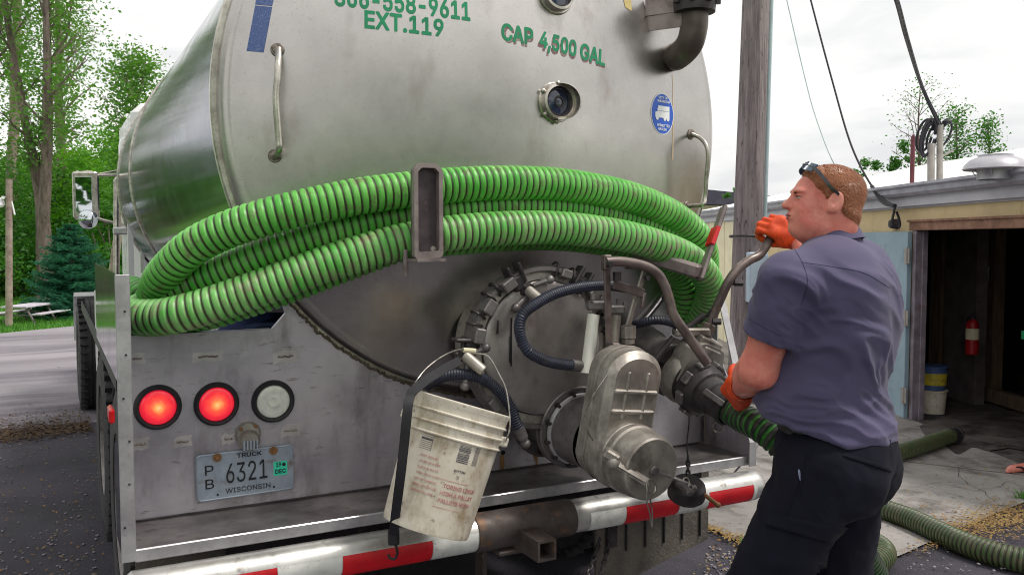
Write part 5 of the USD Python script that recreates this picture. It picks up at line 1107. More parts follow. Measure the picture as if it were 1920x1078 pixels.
# ------------------------------------------------------------------ manway on the head
mw = np.array([1.47, 0, 1.195]); D_ = np.array([0, -1.0, 0])
def mwp(r, a, y): return np.array([mw[0] + r * math.cos(a), y, mw[2] + r * math.sin(a)])
my = 2.66
MW = obj('manway', lathe([(.235, -.10), (.235, .06), (.262, .065), (.268, .075), (.268, .092), (.262, .10), (.245, .104), (.232, .104)], (mw[0], my, mw[2]), D_, 72), 'cast_metal', truck, smooth=30)
obj('manway_lid', lathe([(.231, .090), (.228, .112), (.215, .120), (.12, .128), (0, .131)], (mw[0], my, mw[2]), D_, 72), 'lid_steel', MW, smooth=30)
obj('clamp_band', lathe([(.270, .060), (.282, .064), (.284, .10), (.276, .118), (.262, .119), (.262, .106), (.27, .098)], (mw[0], my, mw[2]), D_, 96), 'cast_dark', MW, smooth=25)
yo = my - .095
for i, a in enumerate(np.radians([168, 146, 124, 72, 42, 18])):
    e = np.array([math.cos(a), 0, math.sin(a)]); tg = np.array([-math.sin(a), 0, math.cos(a)])
    c = mwp(.262, a, yo - .012)
    obj('clamp_plate', [obox(c, (.088, .036, .05), tg, up=e, r=.004)] if i < 3 else [obox(c, (.06, .03, .04), tg, up=e, r=.004)], 'cast_dark', MW, smooth=False)
    obj('band_clip', [torus(mwp(.268, a + s * .13, yo), tg, .026, .0045, 18, 6) for s in (-1, 1)], 'iron_dark', MW)
def t_handle(px0, py0, px1, py1, y, bars, lab):
    a, b = atY(px0, py0, y), atY(px1, py1, y - .05)
    d = (b - a) / np.linalg.norm(b - a)
    h = obj('clamp_handle', [lathe([(0, 0), (.015, 0), (.018, .006), (.018, np.linalg.norm(b - a) - .006), (.015, np.linalg.norm(b - a)), (.006, np.linalg.norm(b - a)), (.005, np.linalg.norm(b - a) - .004), (0, np.linalg.norm(b - a) - .004)], a, d, 20)], 'cast_metal', MW, label=lab)
    for (ax, ay, bx_, by_) in bars:
        p, q = atY(ax, ay, y + .005), atY(bx_, by_, y - .01)
        obj('handle_bar', [tube([p, q], [.008, .0105], 10), ball(q, .0155)], 'cast_dark', h)
    e = a + (a - np.array([mw[0], a[1], mw[2]])) * .12
    obj('eye_bolt', [rod(a + [0, .0, 0], a + np.array([0, .09, 0]), .011, 12), obox(a + [0, .02, 0], (.05, .05, .03), d, r=.008)], 'iron_dark', h)
t_handle(989, 543, 1018, 567, 2.53, [(992, 552, 967, 577), (1000, 535, 1031, 524)], 'T shaped clamp handle at the top of the hatch')
t_handle(871, 666, 907, 696, 2.52, [(878, 678, 872, 724), (884, 664, 911, 652)], 'T shaped clamp handle at the left of the hatch, the pail wire over it')
# lugs standing on the band at the upper left
for px, py in ((964, 515), (1091, 521), (868, 650)):
    c = atY(px, py, 2.55); e = np.array([c[0] - mw[0], 0, c[2] - mw[2]]); e /= np.linalg.norm(e); tg = np.array([-e[2], 0, e[0]])
    obj('clamp_lug', [obox(c + tg * s * .022, (.05, .07, .012), tg, up=e, r=.004) for s in (-1, 1)] + [rod(c - tg * .035, c + tg * .035, .008), obox(c - e * .03, (.04, .05, .045), tg, up=e, r=.006)], 'iron_dark', MW, smooth=False)
for a in np.radians([200, 222, 320, 345]):
    c = mwp(.262, a, yo - .012); tg = np.array([-math.sin(a), 0, math.cos(a)]); obj('clamp_plate', obox(c, (.07, .036, .05), tg, up=np.array([math.cos(a), 0, math.sin(a)]), r=.004), 'cast_dark', MW, smooth=False)
# drips of tar on the lid
for px, py, h in ((934, 600, 26), (959, 596, 90), (972, 610, 40), (957, 630, 50)):
    a, b = atY(px, py, my - .13), atY(px - 1, py + h, my - .126); obj('tar_drip', tube([a, (a + b) / 2, b], [.0022, .003, .0035], 6), 'black_gap', MW)
# ------------------------------------------------------------------ ribbed rubber hoses on the hatch
def rub(pts, r, name, y_fit=True):
    m, uv = ribbed(pts, r, pitch=.0085, depth=.0022, sides=14, per=4)
    return m
h1 = pY([(1175, 540, 2.55), (1150, 536, 2.50), (1128, 535, 2.47), (1085, 539, 2.46), (1039, 551, 2.45), (1003, 571, 2.44), (982, 588, 2.44), (974, 609, 2.44), (977, 634, 2.44), (991, 659, 2.43), (1022, 676, 2.43), (1054, 683, 2.44), (1078, 685, 2.45)])
rh = obj('air_hose', rub(h1, .0185, 'x'), 'blue_hose_rubber', truck, smooth=40)
obj('hose_end', [rod(h1[-2] * .3 + h1[-1] * .7, h1[-1] + (h1[-1] - h1[-2]) * .6, .020), rod(h1[-1] + (h1[-1] - h1[-2]) * .5, h1[-1] + (h1[-1] - h1[-2]) * 1.0, .014)], 'cast_dark', rh)
h2 = pY([(800, 722, 2.62), (825, 708, 2.56), (850, 702, 2.53), (880, 703, 2.51), (909, 712, 2.50), (937, 735, 2.50), (957, 762, 2.50), (967, 790, 2.50), (974, 806, 2.50)])
rh2 = obj('air_hose', rub(h2, .0185, 'x'), 'blue_hose_rubber', truck, smooth=40)
obj('hose_end', [rod(h2[-1] + (h2[-1] - h2[-2]) * -.3, h2[-1] + (h2[-1] - h2[-2]) * .9, .0195), rod(h2[-1] + (h2[-1] - h2[-2]) * .7, h2[-1] + (h2[-1] - h2[-2]) * 1.5, .014), ball(h2[-1] + (h2[-1] - h2[-2]) * 1.6, .017)], 'cast_dark', rh2)
h3 = pY([(1180, 612, 2.6), (1205, 605, 2.52), (1230, 600, 2.48), (1255, 603, 2.47), (1275, 612, 2.50)])
obj('air_hose', rub(h3, .0165, 'x'), 'blue_hose_rubber', truck, smooth=40)
# ------------------------------------------------------------------ main discharge: flanged pipe, gate valve, coupler with cap
ax0, ax1 = np.array([1.603, 2.80, .935]), np.array([1.608, 2.10, .856]); AD = (ax1 - ax0) / np.linalg.norm(ax1 - ax0)
def axp(y): return ax0 + AD * (ax0[1] - y) / -AD[1]
def flange(y, r, t, nb, par, mat='cast_dark', ri=.09):
    c = axp(y); fl = obj('flange', lathe([(ri, 0), (r - .004, 0), (r, .004), (r, t - .004), (r - .004, t), (ri, t)], c, AD, 56), mat, par, smooth=30)
    a, b, _ = frame(AD)
    for k in range(nb):
        an = 2 * math.pi * (k + .5) / nb; p = c + (a * math.cos(an) + b * math.sin(an)) * (r - .020)
        obj('flange_bolt', [hexbolt(p + AD * t, AD, .0105, .010), rod(p + AD * (t + .008), p + AD * (t + .020), .006, 8)], 'iron_dark', fl, smooth=False)
    return fl
DP = obj('discharge_pipe', [lathe([(.122, 0), (.122, .13), (.116, .145), (.116, .30), (.110, .31), (.110, .39)], axp(2.79), AD, 48), torus(axp(2.76), AD, .125, .008, 48, 8)], 'cast_dark', truck)
flange(2.735, .166, .018, 12, DP); flange(2.585, .148, .016, 12, DP); flange(2.560, .148, .014, 12, DP)
obj('pipe_ring', torus(axp(2.535), AD, .120, .009, 48, 8), 'steel_edge', DP)
# valve body
a_, b_, _ = frame(AD); b_ = -b_ if b_[2] < 0 else b_; a_ = np.cross(b_, AD) * -1
VT = math.radians(7); EX_ = np.array([1.0, 0, 0]) * math.cos(VT) - b_ * math.sin(VT); b_ = b_ * math.cos(VT) + np.array([1.0, 0, 0]) * math.sin(VT)
vw, vh = .108, .335
def vshape(w, top, bot, n=14):
    A = np.linspace(0, math.pi, n); B = np.linspace(math.pi + .25, 2 * math.pi - .25, n); rb = bot
    return Polygon([(rb * math.cos(t), rb * math.sin(t)) for t in B] + [(w, .06), (w, .12)] + [(w * math.cos(t), top - w * .80 + w * .80 * math.sin(t)) for t in A] + [(-w, .12), (-w, .06)])
def vplace(poly, y0, y1, shrink=None):
    m = trimesh.creation.extrude_polygon(poly, 1.0, engine='earcut'); v = np.asarray(m.vertices)
    c = axp(y0); L = (y0 - y1) / -AD[1]
    return tm(c + v[:, :1] * np.array([1.0, 0, 0]) + v[:, 1:2] * b_ + v[:, 2:3] * L * AD, np.asarray(m.faces)[:, ::-1] if False else m.faces)
def bevel_block(w, top, bot, y0, y1, bev):
    P0, P1 = vshape(w - bev, top - bev, bot - bev), vshape(w, top, bot)
    q0, q1 = np.array(P0.exterior.coords)[:-1], np.array(P1.exterior.coords)[:-1]; k = len(q0); V = []
    for q, y in ((q0, y0), (q1, y0 - bev), (q1, y1 + bev), (q0, y1)):
        c = axp(y); V += [c + EX_ * x + b_ * z for x, z in q]
    F = []
    for i in range(3):
        for j in range(k): F.append((i * k + j, i * k + (j + 1) % k, (i + 1) * k + (j + 1) % k, (i + 1) * k + j))
    F = tm(V, F).faces; cap = trimesh.creation.triangulate_polygon(P0, engine='earcut')
    idx = [int(np.argmin(np.linalg.norm(q0 - p, axis=1))) for p in cap[0]]; cf = np.array(idx)[cap[1]]
    m = trimesh.Trimesh(np.array(V), np.vstack([F, cf[:, ::-1], cf + 3 * k]), process=False); trimesh.repair.fix_normals(m); return tm(m.vertices, m.faces)
GV = obj('gate_valve', bevel_block(vw, vh, .112, 2.405, 2.265, .022), 'cast_metal', truck, smooth=28)
for x in (-.038, .038): obj('bonnet_rib', [beam(axp(2.266) + EX_ * x + b_ * .115, axp(2.266) + EX_ * x + b_ * .27, .012, .014, up=AD, r=.004)], 'cast_metal', GV, smooth=30)
for z in (.14, .205): obj('bonnet_rib', [beam(axp(2.2655) - EX_ * .085 + b_ * z, axp(2.2655) + EX_ * .085 + b_ * z, .015, .016, up=AD, r=.005)], 'cast_metal', GV, smooth=30)
obj('body_seam', [tube([axp(2.335) + EX_ * x * 1.02 + b_ * z * 1.005 for x, z in vshape(vw, vh, .112).exterior.coords], .005, 6, caps=False)], 'cast_metal', GV)
obj('valve_neck', lathe([(.118, 0), (.118, .02), (.105, .026), (.105, .055), (.108, .056), (.104, .06)], axp(2.30), AD, 56), 'cast_metal', GV, smooth=30)
CP = obj('coupler_cap', lathe([(.108, 0), (.112, .004), (.112, .024), (.106, .030), (.106, .075), (.103, .086), (.100, .108), (.095, .114), (0, .114)], axp(2.235), AD, 64), 'cast_metal', truck, smooth=30, label='round cap closing the main discharge coupler')
cf = axp(2.235) + AD * .114
obj('cap_boss', [rod(cf, cf + AD * .02, .012), rod(cf + AD * .012 - np.array([0.004, 0, 0]), cf + AD * .016 + np.array([.055, -.005, -.022]), .006, 8), torus(cf + AD * .012, AD, .012, .004, 16, 6)], 'cast_dark', CP)
def px_on(px, py, y): return atY(px, py, y)
ca_, cb_ = atY(1150, 866, 2.155), atY(1218, 906, 2.098)
obj('cam_arm', [beam(ca_, cb_, .030, .012, up=(0.4, -1, .2), r=.004), beam(ca_ + (cb_ - ca_) * .1 - [.002, .012, 0], ca_ + (cb_ - ca_) * .85 - [.002, .012, 0], .014, .008, up=(0.4, -1, .2)), ball(ca_, .022), obox(ca_ + [0.0, .01, .018], (.05, .03, .05), cb_ - ca_, r=.006)], 'cast_metal', CP, smooth=30)
obj('pull_ring', torus(atY(1221, 913, 2.092), (0.3, -1, .3), .021, .0032, 24, 6), 'wire_steel', CP)
obj('pull_wire', tube(smooth_path(pY([(1212, 918, 2.09), (1213, 940, 2.088), (1219, 965, 2.088), (1222, 988, 2.088), (1223, 960, 2.086), (1219, 935, 2.086)]), 6), .0022, 6), 'wire_steel', CP)
ck = axp(2.28) + np.array([.112, 0, .03])
obj('cam_arm', [beam(atY(1272, 905, 2.19), atY(1296, 925, 2.12), .03, .016, up=(0, 0, 1), r=.004)], 'cast_dark', CP, smooth=30)
obj('seal_wire', tube(smooth_path(pY([(1152, 662, 2.30), (1140, 700, 2.26), (1120, 730, 2.255), (1098, 770, 2.28), (1101, 805, 2.28), (1120, 836, 2.28), (1142, 860, 2.17), (1150, 866, 2.15)]), 6), .0025, 6), 'wire_steel', GV)
# loose dust cap hanging beside it on a chain
DC = thing('dust_cap', 'dark cast cap with folded arms hanging on a chain beside the discharge', 'cap', atY(1290, 945, 2.36))
dcn = atY(1288, 918, 2.36)
obj('body', [lathe([(0, .03), (.05, .032), (.062, .02), (.066, 0), (.066, -.022), (.058, -.03), (0, -.03)], dcn, (-.15, -.35, .9), 40)], 'iron_dark', DC, smooth=30)
obj('cam_arm', [beam(atY(1258, 893, 2.33), atY(1296, 910, 2.29), .022, .012, r=.004), ball(atY(1300, 915, 2.29), .013)], 'cast_dark', DC, smooth=30)
obj('cam_arm', [rod(atY(1318, 925, 2.31), atY(1345, 945, 2.28), .0075, 10), ball(atY(1346, 946, 2.28), .010)], 'rust_stain', DC)
obj('ring', torus(atY(1286, 905, 2.28), (0.3, -1, .2), .018, .003, 20, 6), 'wire_steel', DC)
obj('hanging_wire', tube(smooth_path(pY([(1289, 752, 2.45), (1292, 790, 2.43), (1288, 830, 2.40), (1290, 860, 2.38)]), 6), .0025, 6), 'iron_dark', DC)
obj('chain', chain(atY(1290, 855, 2.38), atY(1290, 900, 2.36), .0, 5), 'iron_dark', DC)
# ------------------------------------------------------------------ linkage above the gate valve
LK = obj('air_cylinder', [rod(atY(1113, 590, 2.46), atY(1100, 700, 2.44), .021, 20)], 'cream_paint', truck)
cyt = atY(1122, 572, 2.46)
obj('cylinder_head', [obox(cyt, (.085, .032, .06), FH, r=.006), obox(atY(1150, 580, 2.45), (.075, .03, .055), FH, r=.006)] + [hexbolt(atY(px, py, 2.44), (0, 0, 1), .009, .02) for px, py in ((1112, 562), (1172, 577), (1160, 570))], 'cast_dark', LK, smooth=False)
obj('cylinder_rod', [rod(atY(1155, 590, 2.44), atY(1150, 660, 2.44), .018, 16)], 'cast_metal', LK)
LV = obj('valve_lever', tube(smooth_path(pY([(1135, 491, 2.36), (1160, 490, 2.36), (1190, 494, 2.36), (1216, 502, 2.355), (1236, 517, 2.35), (1248, 540, 2.34), (1257, 570, 2.33), (1264, 592, 2.32), (1290, 630, 2.30), (1327, 682, 2.27)]), 8), .0165, 16), 'lever_steel', truck)
obj('link_bar', [beam(atY(1137, 484, 2.385), atY(1142, 652, 2.40), .025, .010, up=(0, -1, 0), r=.003)], 'lever_steel', LV, smooth=False)
obj('link_bar', [beam(atY(1209, 505, 2.37), atY(1193, 560, 2.39), .020, .010, up=(0, -1, 0), r=.003), beam(atY(1193, 555, 2.40), atY(1177, 612, 2.41), .020, .012, up=(0, -1, 0), r=.003)], 'cast_metal', LV, smooth=False)
obj('link_bar', [beam(atY(1150, 533, 2.39), atY(1207, 550, 2.37), .012, .03, r=.003), beam(atY(1207, 549, 2.372), atY(1203, 577, 2.372), .012, .02, up=(0, -1, 0), r=.003)], 'lever_steel', LV, smooth=False)
obj('lever_end', [obox(atY(1137, 492, 2.372), (.026, .05, .03), (1, 0, 0), up=(0, 0, 1), r=.004)], 'lever_steel', LV, smooth=False)
obj('bolt_head', [hexbolt(atY(1142, 496, 2.345), (0, -1, 0), .011, .014), hexbolt(atY(1211, 521, 2.36), (0, -1, 0), .010, .014), hexbolt(atY(1157, 527, 2.37), (0, 0, 1), .014, .03), hexbolt(atY(1140, 648, 2.385), (0, -1, 0), .012, .02), hexbolt(atY(1160, 652, 2.385), (0, -1, 0), .012, .03)], 'iron_dark', LV, smooth=False)
sn = atY(1178, 633, 2.42)
obj('stem_nut', [put(trimesh.creation.cylinder(.026, .042, sections=6), sn + [0, 0, .02], (0, 0, 1)), put(trimesh.creation.cylinder(.022, .016, sections=6), sn + [0, 0, -.012], (0, 0, 1))], 'cast_metal', LV, smooth=False)
obj('valve_stem', [rod(atY(1173, 665, 2.43), atY(1180, 610, 2.42), .016, 16)], 'cast_metal', LV)
obj('stem_lug', [obox(atY(1150, 655, 2.42), (.045, .05, .05), FH, r=.006)], 'lever_steel', LV, smooth=False)
# ------------------------------------------------------------------ second outlet at the right, its valve and lever
s0, s1 = atY(1190, 640, 2.80), atY(1342, 748, 2.34); SDr = (s1 - s0) / np.linalg.norm(s1 - s0); SL = np.linalg.norm(s1 - s0)
def sp(t): return s0 + SDr * SL * t
def tfor(px):                                            # fraction of the axis whose picture column is px
    lo, hi = -0.2, 1.2
    for _ in range(40):
        m_ = (lo + hi) / 2; q = sp(m_) - EYE; x = 960 + FPX * np.dot(q, RV) / np.dot(q, FV)
        lo, hi = (m_, hi) if x < px else (lo, m_)
    return lo
OP = obj('outlet_pipe', lathe([(.088, 0), (.088, .10), (.080, .12), (.080, SL * .55)], sp(0), SDr, 40), 'cast_dark', truck, smooth=30)
def ring_(t, prof, mat, par, nm): return obj(nm, lathe(prof, sp(t), SDr, 48), mat, par, smooth=30)
f_ = ring_(tfor(1243), [(.07, 0), (.102, 0), (.104, .004), (.104, .016), (.07, .016)], 'cast_dark', OP, 'flange')
f2_ = ring_(tfor(1262), [(.07, 0), (.104, 0), (.106, .004), (.106, .016), (.07, .016)], 'cast_dark', OP, 'flange')
a2_, b2_, _ = frame(SDr)
for k in range(8):
    an = 2 * math.pi * (k + .5) / 8; obj('flange_bolt', [hexbolt(sp(tfor(1262)) + (a2_ * math.cos(an) + b2_ * math.sin(an)) * .092 + SDr * .016, SDr, .009, .012)], 'iron_dark', f2_, smooth=False)
V2 = obj('gate_valve', lathe([(.085, 0), (.098, .01), (.10, .05), (.092, .075), (.078, .085), (.078, SL * .35)], sp(tfor(1272)), SDr, 44), 'cast_metal', truck, smooth=30)
# its bonnet stands up and leans to the right
bq = sp(tfor(1290)); bt2 = atY(1322, 640, 2.46); bd = (bt2 - bq) / np.linalg.norm(bt2 - bq); BL = np.linalg.norm(bt2 - bq)
obj('bonnet', [put(trimesh.creation.extrude_polygon(Polygon([(-.085, -.02), (.085, -.02), (.085, BL * .72), (.06, BL * .96), (.03, BL), (-.03, BL), (-.06, BL * .96), (-.085, BL * .72)]).buffer(-.012).buffer(.012), .085, engine='earcut'), bq - SDr * .05, SDr, up=bd)], 'cast_metal', V2, smooth=25)
obj('bonnet_pad', [obox(bq + bd * BL * .78 + SDr * .04, (.10, .06, .03), SDr, up=bd, r=.01), obox(bq + bd * BL * 1.03, (.12, .03, .075), SDr, up=bd, r=.006), obox(atY(1296, 622, 2.47), (.13, .03, .06), FH, r=.006)], 'cast_metal', V2, smooth=False)
cA = tfor(1300)
CPL = obj('coupling', lathe([(.078, 0), (.088, .004), (.09, .03), (.082, .034), (.082, .05), (.095, .054), (.098, .07), (.098, .095), (.092, .10), (.08, .12), (.07, .125), (.066, .16)], sp(tfor(1288)), SDr, 44), 'iron_dark', truck, smooth=30)
for k in range(8):
    an = 2 * math.pi * (k + .3) / 8; d_ = a2_ * math.cos(an) + b2_ * math.sin(an)
    obj('coupling_lug', [obox(sp(tfor(1288)) + SDr * .083 + d_ * .100, (.045, .016, .034), SDr, up=d_, r=.004)], 'cast_dark', CPL, smooth=False)
L2 = obj('valve_lever', tube(smooth_path([atY(1340, 585, 2.46), atY(1352, 558, 2.44), atY(1365, 530, 2.42), atZ(1383, 505, 3.17), atZ(1405, 488, 3.19), atZ(1424, 478, 3.21), atZ(1440, 455, 3.23), atZ(1452, 430, 3.24), atZ(1460, 415, 3.245)], 8), .017, 16), 'lever_steel', truck)
obj('lever_flat', [beam(atY(1318, 640, 2.47), atY(1352, 560, 2.44), .03, .02, up=(.5, -1, .3), r=.003), beam(atY(1322, 632, 2.455), atY(1331, 607, 2.45), .05, .03, up=(.5, -1, .3), r=.004)], 'lever_steel', L2, smooth=False)
obj('lever_bolt', [hexbolt(atY(1377, 531, 2.41), RV, .012, .03), hexbolt(atY(1336, 603, 2.43), RV, .013, .03), rod(atY(1366, 532, 2.42), atY(1380, 530, 2.41), .008, 8)], 'iron_dark', L2, smooth=False)
obj('drive_chain', chain(atY(1280, 610, 2.50), atY(1352, 558, 2.45), .03, 14), 'iron_dark', L2)
obj('stay_rod', [rod(atY(1215, 690, 2.5), atY(1262, 632, 2.48), .010, 10), rod(atY(1275, 625, 2.48), atY(1320, 590, 2.46), .010, 10)], 'iron_dark', V2)
# stains on the panel under the outlet
for px, py, w, h in ((941, 868, 10, 40), (1003, 846, 9, 30), (1006, 858, 5, 34)):
    p = atY(px, py, YP); k = np.dot(p - EYE, FV) / FPX
    obj('rust_run', prismY(affinity.scale(Point(0, 0).buffer(1), 1, 1) and affinity.translate(affinity.scale(Point(0, 0).buffer(1, 6), w * k * .5, h * k * .5), p[0], p[2]), YP - .0012, YP - .0003), 'rust_stain', pan, smooth=False)
for px, py in ((1003, 838), (943, 848)):
    p = atY(px, py, YP); obj('panel_hole', lathe([(0, .002), (.008, .002), (.009, 0)], p - [0, .001, 0], (0, -1, 0), 12), 'black_gap', pan)

# ------------------------------------------------------------------ pail hanging behind the step
bt_, bb_ = atY(866, 755, 2.36), atY(798, 988, 2.345); BD = (bt_ - bb_) / np.linalg.norm(bt_ - bb_); BH = np.linalg.norm(bt_ - bb_)
PA = thing('plastic_pail', 'dirty white plastic pail hanging tilted by its wire from the hatch clamp', 'bucket', bb_)
R1, R0 = .146, .129
def pr(z): return R0 + (R1 - R0) * min(z / BH, 1)
rib = []
for zc_ in (.72, .80, .885): rib += [(pr(BH * zc_) + .001, BH * zc_ - .004), (pr(BH * zc_) + .008, BH * zc_), (pr(BH * zc_) + .0085, BH * zc_ + .003), (pr(BH * zc_) + .003, BH * zc_ + .006)]
prof = [(0, 0.012), (R0 - .012, .012), (R0 - .008, .002), (R0 - .001, 0), (R0 + .001, .008)] + rib + [(R1 + .003, BH * .955), (R1 + .007, BH * .975), (R1 + .007, BH * .995), (R1 + .001, BH), (R1 - .003, BH * .99), (R1 - .004, BH * .9), (R0 - .003, .02), (0, .018)]
sk = obj('body', lathe(prof, bb_, BD, 72), 'plastic_white', PA, smooth=30)
pa, pb2, _ = frame(BD); 
tocam = (EYE - bb_); ang0 = math.atan2(np.dot(tocam, pb2), np.dot(tocam, pa))
PSG = 1.0 if np.dot(np.cross(BD, tocam), RV) > 0 else -1.0
def on_pail(u, z, off=.0006):                            # u metres round from the side that faces us, z up from the base
    r = pr(z) + off + .0010; an = ang0 + PSG * u / r; return bb_ + BD * z + (pa * math.cos(an) + pb2 * math.sin(an)) * r
def pail_rects(rects, mat, name):
    V, F = [], []
    for (u0, u1, z0, z1) in rects:
        n = max(2, int(abs(u1 - u0) / .012) + 2)
        for i, u in enumerate(np.linspace(u0, u1, n)):
            b = len(V); V += [on_pail(u, z0), on_pail(u, z1)]
            if i: F.append((b - 2, b, b + 1, b - 1))
    obj(name, tm(V, F), mat, sk, smooth=False)
def pail_text(txt, u, z, h, mat, bold=True):
    t = meshkit.text_mesh(txt, h, .0004, bold); v = np.asarray(t.vertices); keep = v
    obj('pail_print', tm([on_pail(u + x, z + y, .0005 + d) for x, y, d in v], t.faces), mat, sk, smooth=False)
sg = 1.0
r5 = random.Random(5)
bars = []; z = .215
while z < .265:
    w = r5.choice((.0012, .002, .003)); bars.append((.030, .066, z, z + w)); z += w + r5.choice((.0012, .002))
pail_rects(bars, 'bucket_print_black', 'barcode')
bars = []; u = .080
while u < .096: w = r5.choice((.0014, .0022)); bars.append((u, u + w, .215, .275)); u += w + .0018
pail_rects(bars, 'bucket_print_black', 'barcode')
pail_text('BOTTOM', .032, .188, .006, 'bucket_print_black')
pail_text('TOBING LINES', .014, .138, .0105, 'bucket_print_red', True); pail_text('HIGH A PALLET', .010, .117, .0105, 'bucket_print_red', True); pail_text('PALLETS HIGH', .010, .096, .0105, 'bucket_print_red', True)
for q_ in ((.0, .088, .158, .1595), (.0, .085, .080, .0812), (.02, .12, .292, .2932)): pail_rects([q_], 'bucket_print_red', 'print_rule')
pail_text('Nutrition Facts', -.088, .282, .006, 'bucket_print_black'); pail_rects([(-.088, -.05, z_, z_ + .0012) for z_ in np.arange(.225, .28, .0052)] + [(-.05, -.0485, .225, .28), (-.088, -.050, .252, .256)], 'bucket_print_black', 'facts_panel')
for i, t_ in enumerate(('KEEP SEALED', 'STORE IN A DRY', 'PLACE ALWAYS', 'OPEN WITH CARE', 'LIFT BY HANDLE', 'RINSE AFTER USE', 'BEFORE FILLING')):
    pail_text(t_, -.075, .205 - i * .0165, .0062, 'bucket_print_red', False)
for s_ in (-1, 1): obj('ear', obox(on_pail(s_ * .215, BH * .80, .008), (.03, .03, .016), on_pail(s_ * .215, BH * .8, .1) - on_pail(s_ * .215, BH * .8, 0), up=BD, r=.005), 'plastic_white', PA)
eL, eR = on_pail(-.215, BH * .80, .016), on_pail(.215, BH * .80, .016)
obj('wire_handle', [tube(smooth_path([eL, eL + BD * .06 - RV * .002, atY(778, 718, 2.34), atY(800, 690, 2.37), atY(835, 665, 2.42), atY(868, 654, 2.47), atY(882, 660, 2.46)], 8), .0028, 8), tube(smooth_path([atY(888, 662, 2.46), atY(915, 668, 2.44), atY(935, 700, 2.40), atY(950, 735, 2.36), eR + BD * .05, eR], 8), .0028, 8)], 'wire_steel', PA)
obj('hook_grip', [rod(atY(869, 656, 2.465), atY(892, 658, 2.455), .008, 10)], 'paper', PA)
# black rubber strap
RS = thing('rubber_strap', 'black rubber tie strap hooked from the hatch clamp round the pail to the bumper', 'strap', atY(738, 1000, 2.46))
def ribbon(pts, w, t, up):
    P = smooth_path(pts, 8); T, A, B = frames(P); V = []
    for i, p in enumerate(P):
        n = np.asarray(up, float) - T[i] * np.dot(up, T[i]); n /= np.linalg.norm(n); s = np.cross(T[i], n); ww = w if np.isscalar(w) else np.interp(i / (len(P) - 1), [0, 1], w)
        V += [p + s * ww / 2 + n * t / 2, p - s * ww / 2 + n * t / 2, p - s * ww / 2 - n * t / 2, p + s * ww / 2 - n * t / 2]
    F = [(i * 4 + j, (i + 1) * 4 + j, (i + 1) * 4 + (j + 1) % 4, i * 4 + (j + 1) % 4) for i in range(len(P) - 1) for j in range(4)]
    n = len(V); F += [(0, 1, 2, 3), (n - 1, n - 2, n - 3, n - 4)]
    m = trimesh.Trimesh(np.array(V), tm(V, F).faces, process=False); trimesh.repair.fix_normals(m); return tm(m.vertices, m.faces)
sp_ = pY([(862, 676, 2.43), (832, 692, 2.38), (800, 712, 2.32), (776, 732, 2.25), (768, 745, 2.21), (764, 770, 2.19), (758, 830, 2.19), (750, 900, 2.21), (741, 970, 2.30), (738, 1004, 2.36)])
obj('band', ribbon(sp_, .026, .006, (-.55, -1, .2)), 'rubber', RS, smooth=30)
obj('strap_end', [obox(atY(738, 1006, 2.36), (.034, .05, .012), FH, r=.005)], 'rubber', RS)
obj('hook', [tube(smooth_path(pY([(738, 1008, 2.36), (742, 1022, 2.37), (745, 1034, 2.40), (741, 1046, 2.43), (732, 1046, 2.45), (728, 1040, 2.47)]), 6), .0042, 8), tube(smooth_path(pY([(866, 672, 2.45), (858, 676, 2.43), (852, 684, 2.42)]), 5), .0042, 8)], 'iron_dark', RS)
# ------------------------------------------------------------------ hose the worker holds, and its run across the ground
hs = sp(tfor(1288)) + SDr * .155
HH = thing('held_hose', 'dark hose with green ribs coupled to the right outlet and held by the worker', 'hose', hs)
h_end = [hs + SDr * .05, hs + SDr * .14, atZ(1425, 800, 2.86), atZ(1465, 833, 2.80), atZ(1510, 885, 2.78), atZ(1555, 950, 2.85), 0]
m, uv = ribbed(h_end[:6] + [atZ(1600, 1010, 3.0), atZ(1640, 1075, 3.2)], .050, pitch=.026, depth=.007); obj('hose_body', m, 'hose_dark', HH, uv=uv)
cu = obj('cuff', [lathe([(.060, 0), (.066, .004), (.066, .03), (.060, .035), (.060, .075), (.063, .08), (.063, .10), (.056, .105)], hs - SDr * .02, SDr, 36)], 'iron_dark', HH, smooth=30)
for k in range(2):
    an = (.4, 2.6)[k]; d_ = a2_ * math.cos(an) + b2_ * math.sin(an); obj('cam_arm', [beam(hs + d_ * .07, hs + d_ * .072 + SDr * .10, .022, .01, up=d_, r=.003)], 'cast_dark', HH, smooth=False)
obj('pull_ring', torus(atZ(1345, 800, 3.05), FH, .018, .003, 20, 6), 'wire_steel', HH)
GH = thing('ground_hose', 'muddy green ribbed hose curving across the concrete behind the worker', 'hose', ground(1760, 1015))
gpts = [ground(x, y) + np.array([0, 0, .085]) for x, y in ((1560, 950), (1600, 965), (1650, 980), (1700, 998), (1750, 1022), (1800, 1046), (1860, 1068), (1930, 1086), (2030, 1105))]
m, uv = ribbed(gpts, .0575, pitch=.024, depth=.006); obj('hose_body', m, 'hose_ground', GH, uv=uv)
gp2 = [ground(1600, 1112) + np.array([0, 0, .085]), ground(1655, 1075) + np.array([0, 0, .085]), ground(1640, 1052) + np.array([0, 0, .085]), ground(1600, 1040) + np.array([0, 0, .085])]
m, uv = ribbed(gp2, .0575, pitch=.024, depth=.006); obj('hose_body', m, 'hose_ground', GH, uv=uv)
GE = thing('hose_end_piece', 'open end of a dark green hose lying on the concrete by the blue door', 'hose', ground(1750, 860))
ge = [ground(x, y) + np.array([0, 0, .10]) for x, y in ((1600, 888), (1660, 878), (1705, 866), (1750, 850), (1785, 838))]
m, uv = ribbed(ge, .062, pitch=.026, depth=.004); obj('hose_body', m, 'hose_ground', GE, uv=uv)
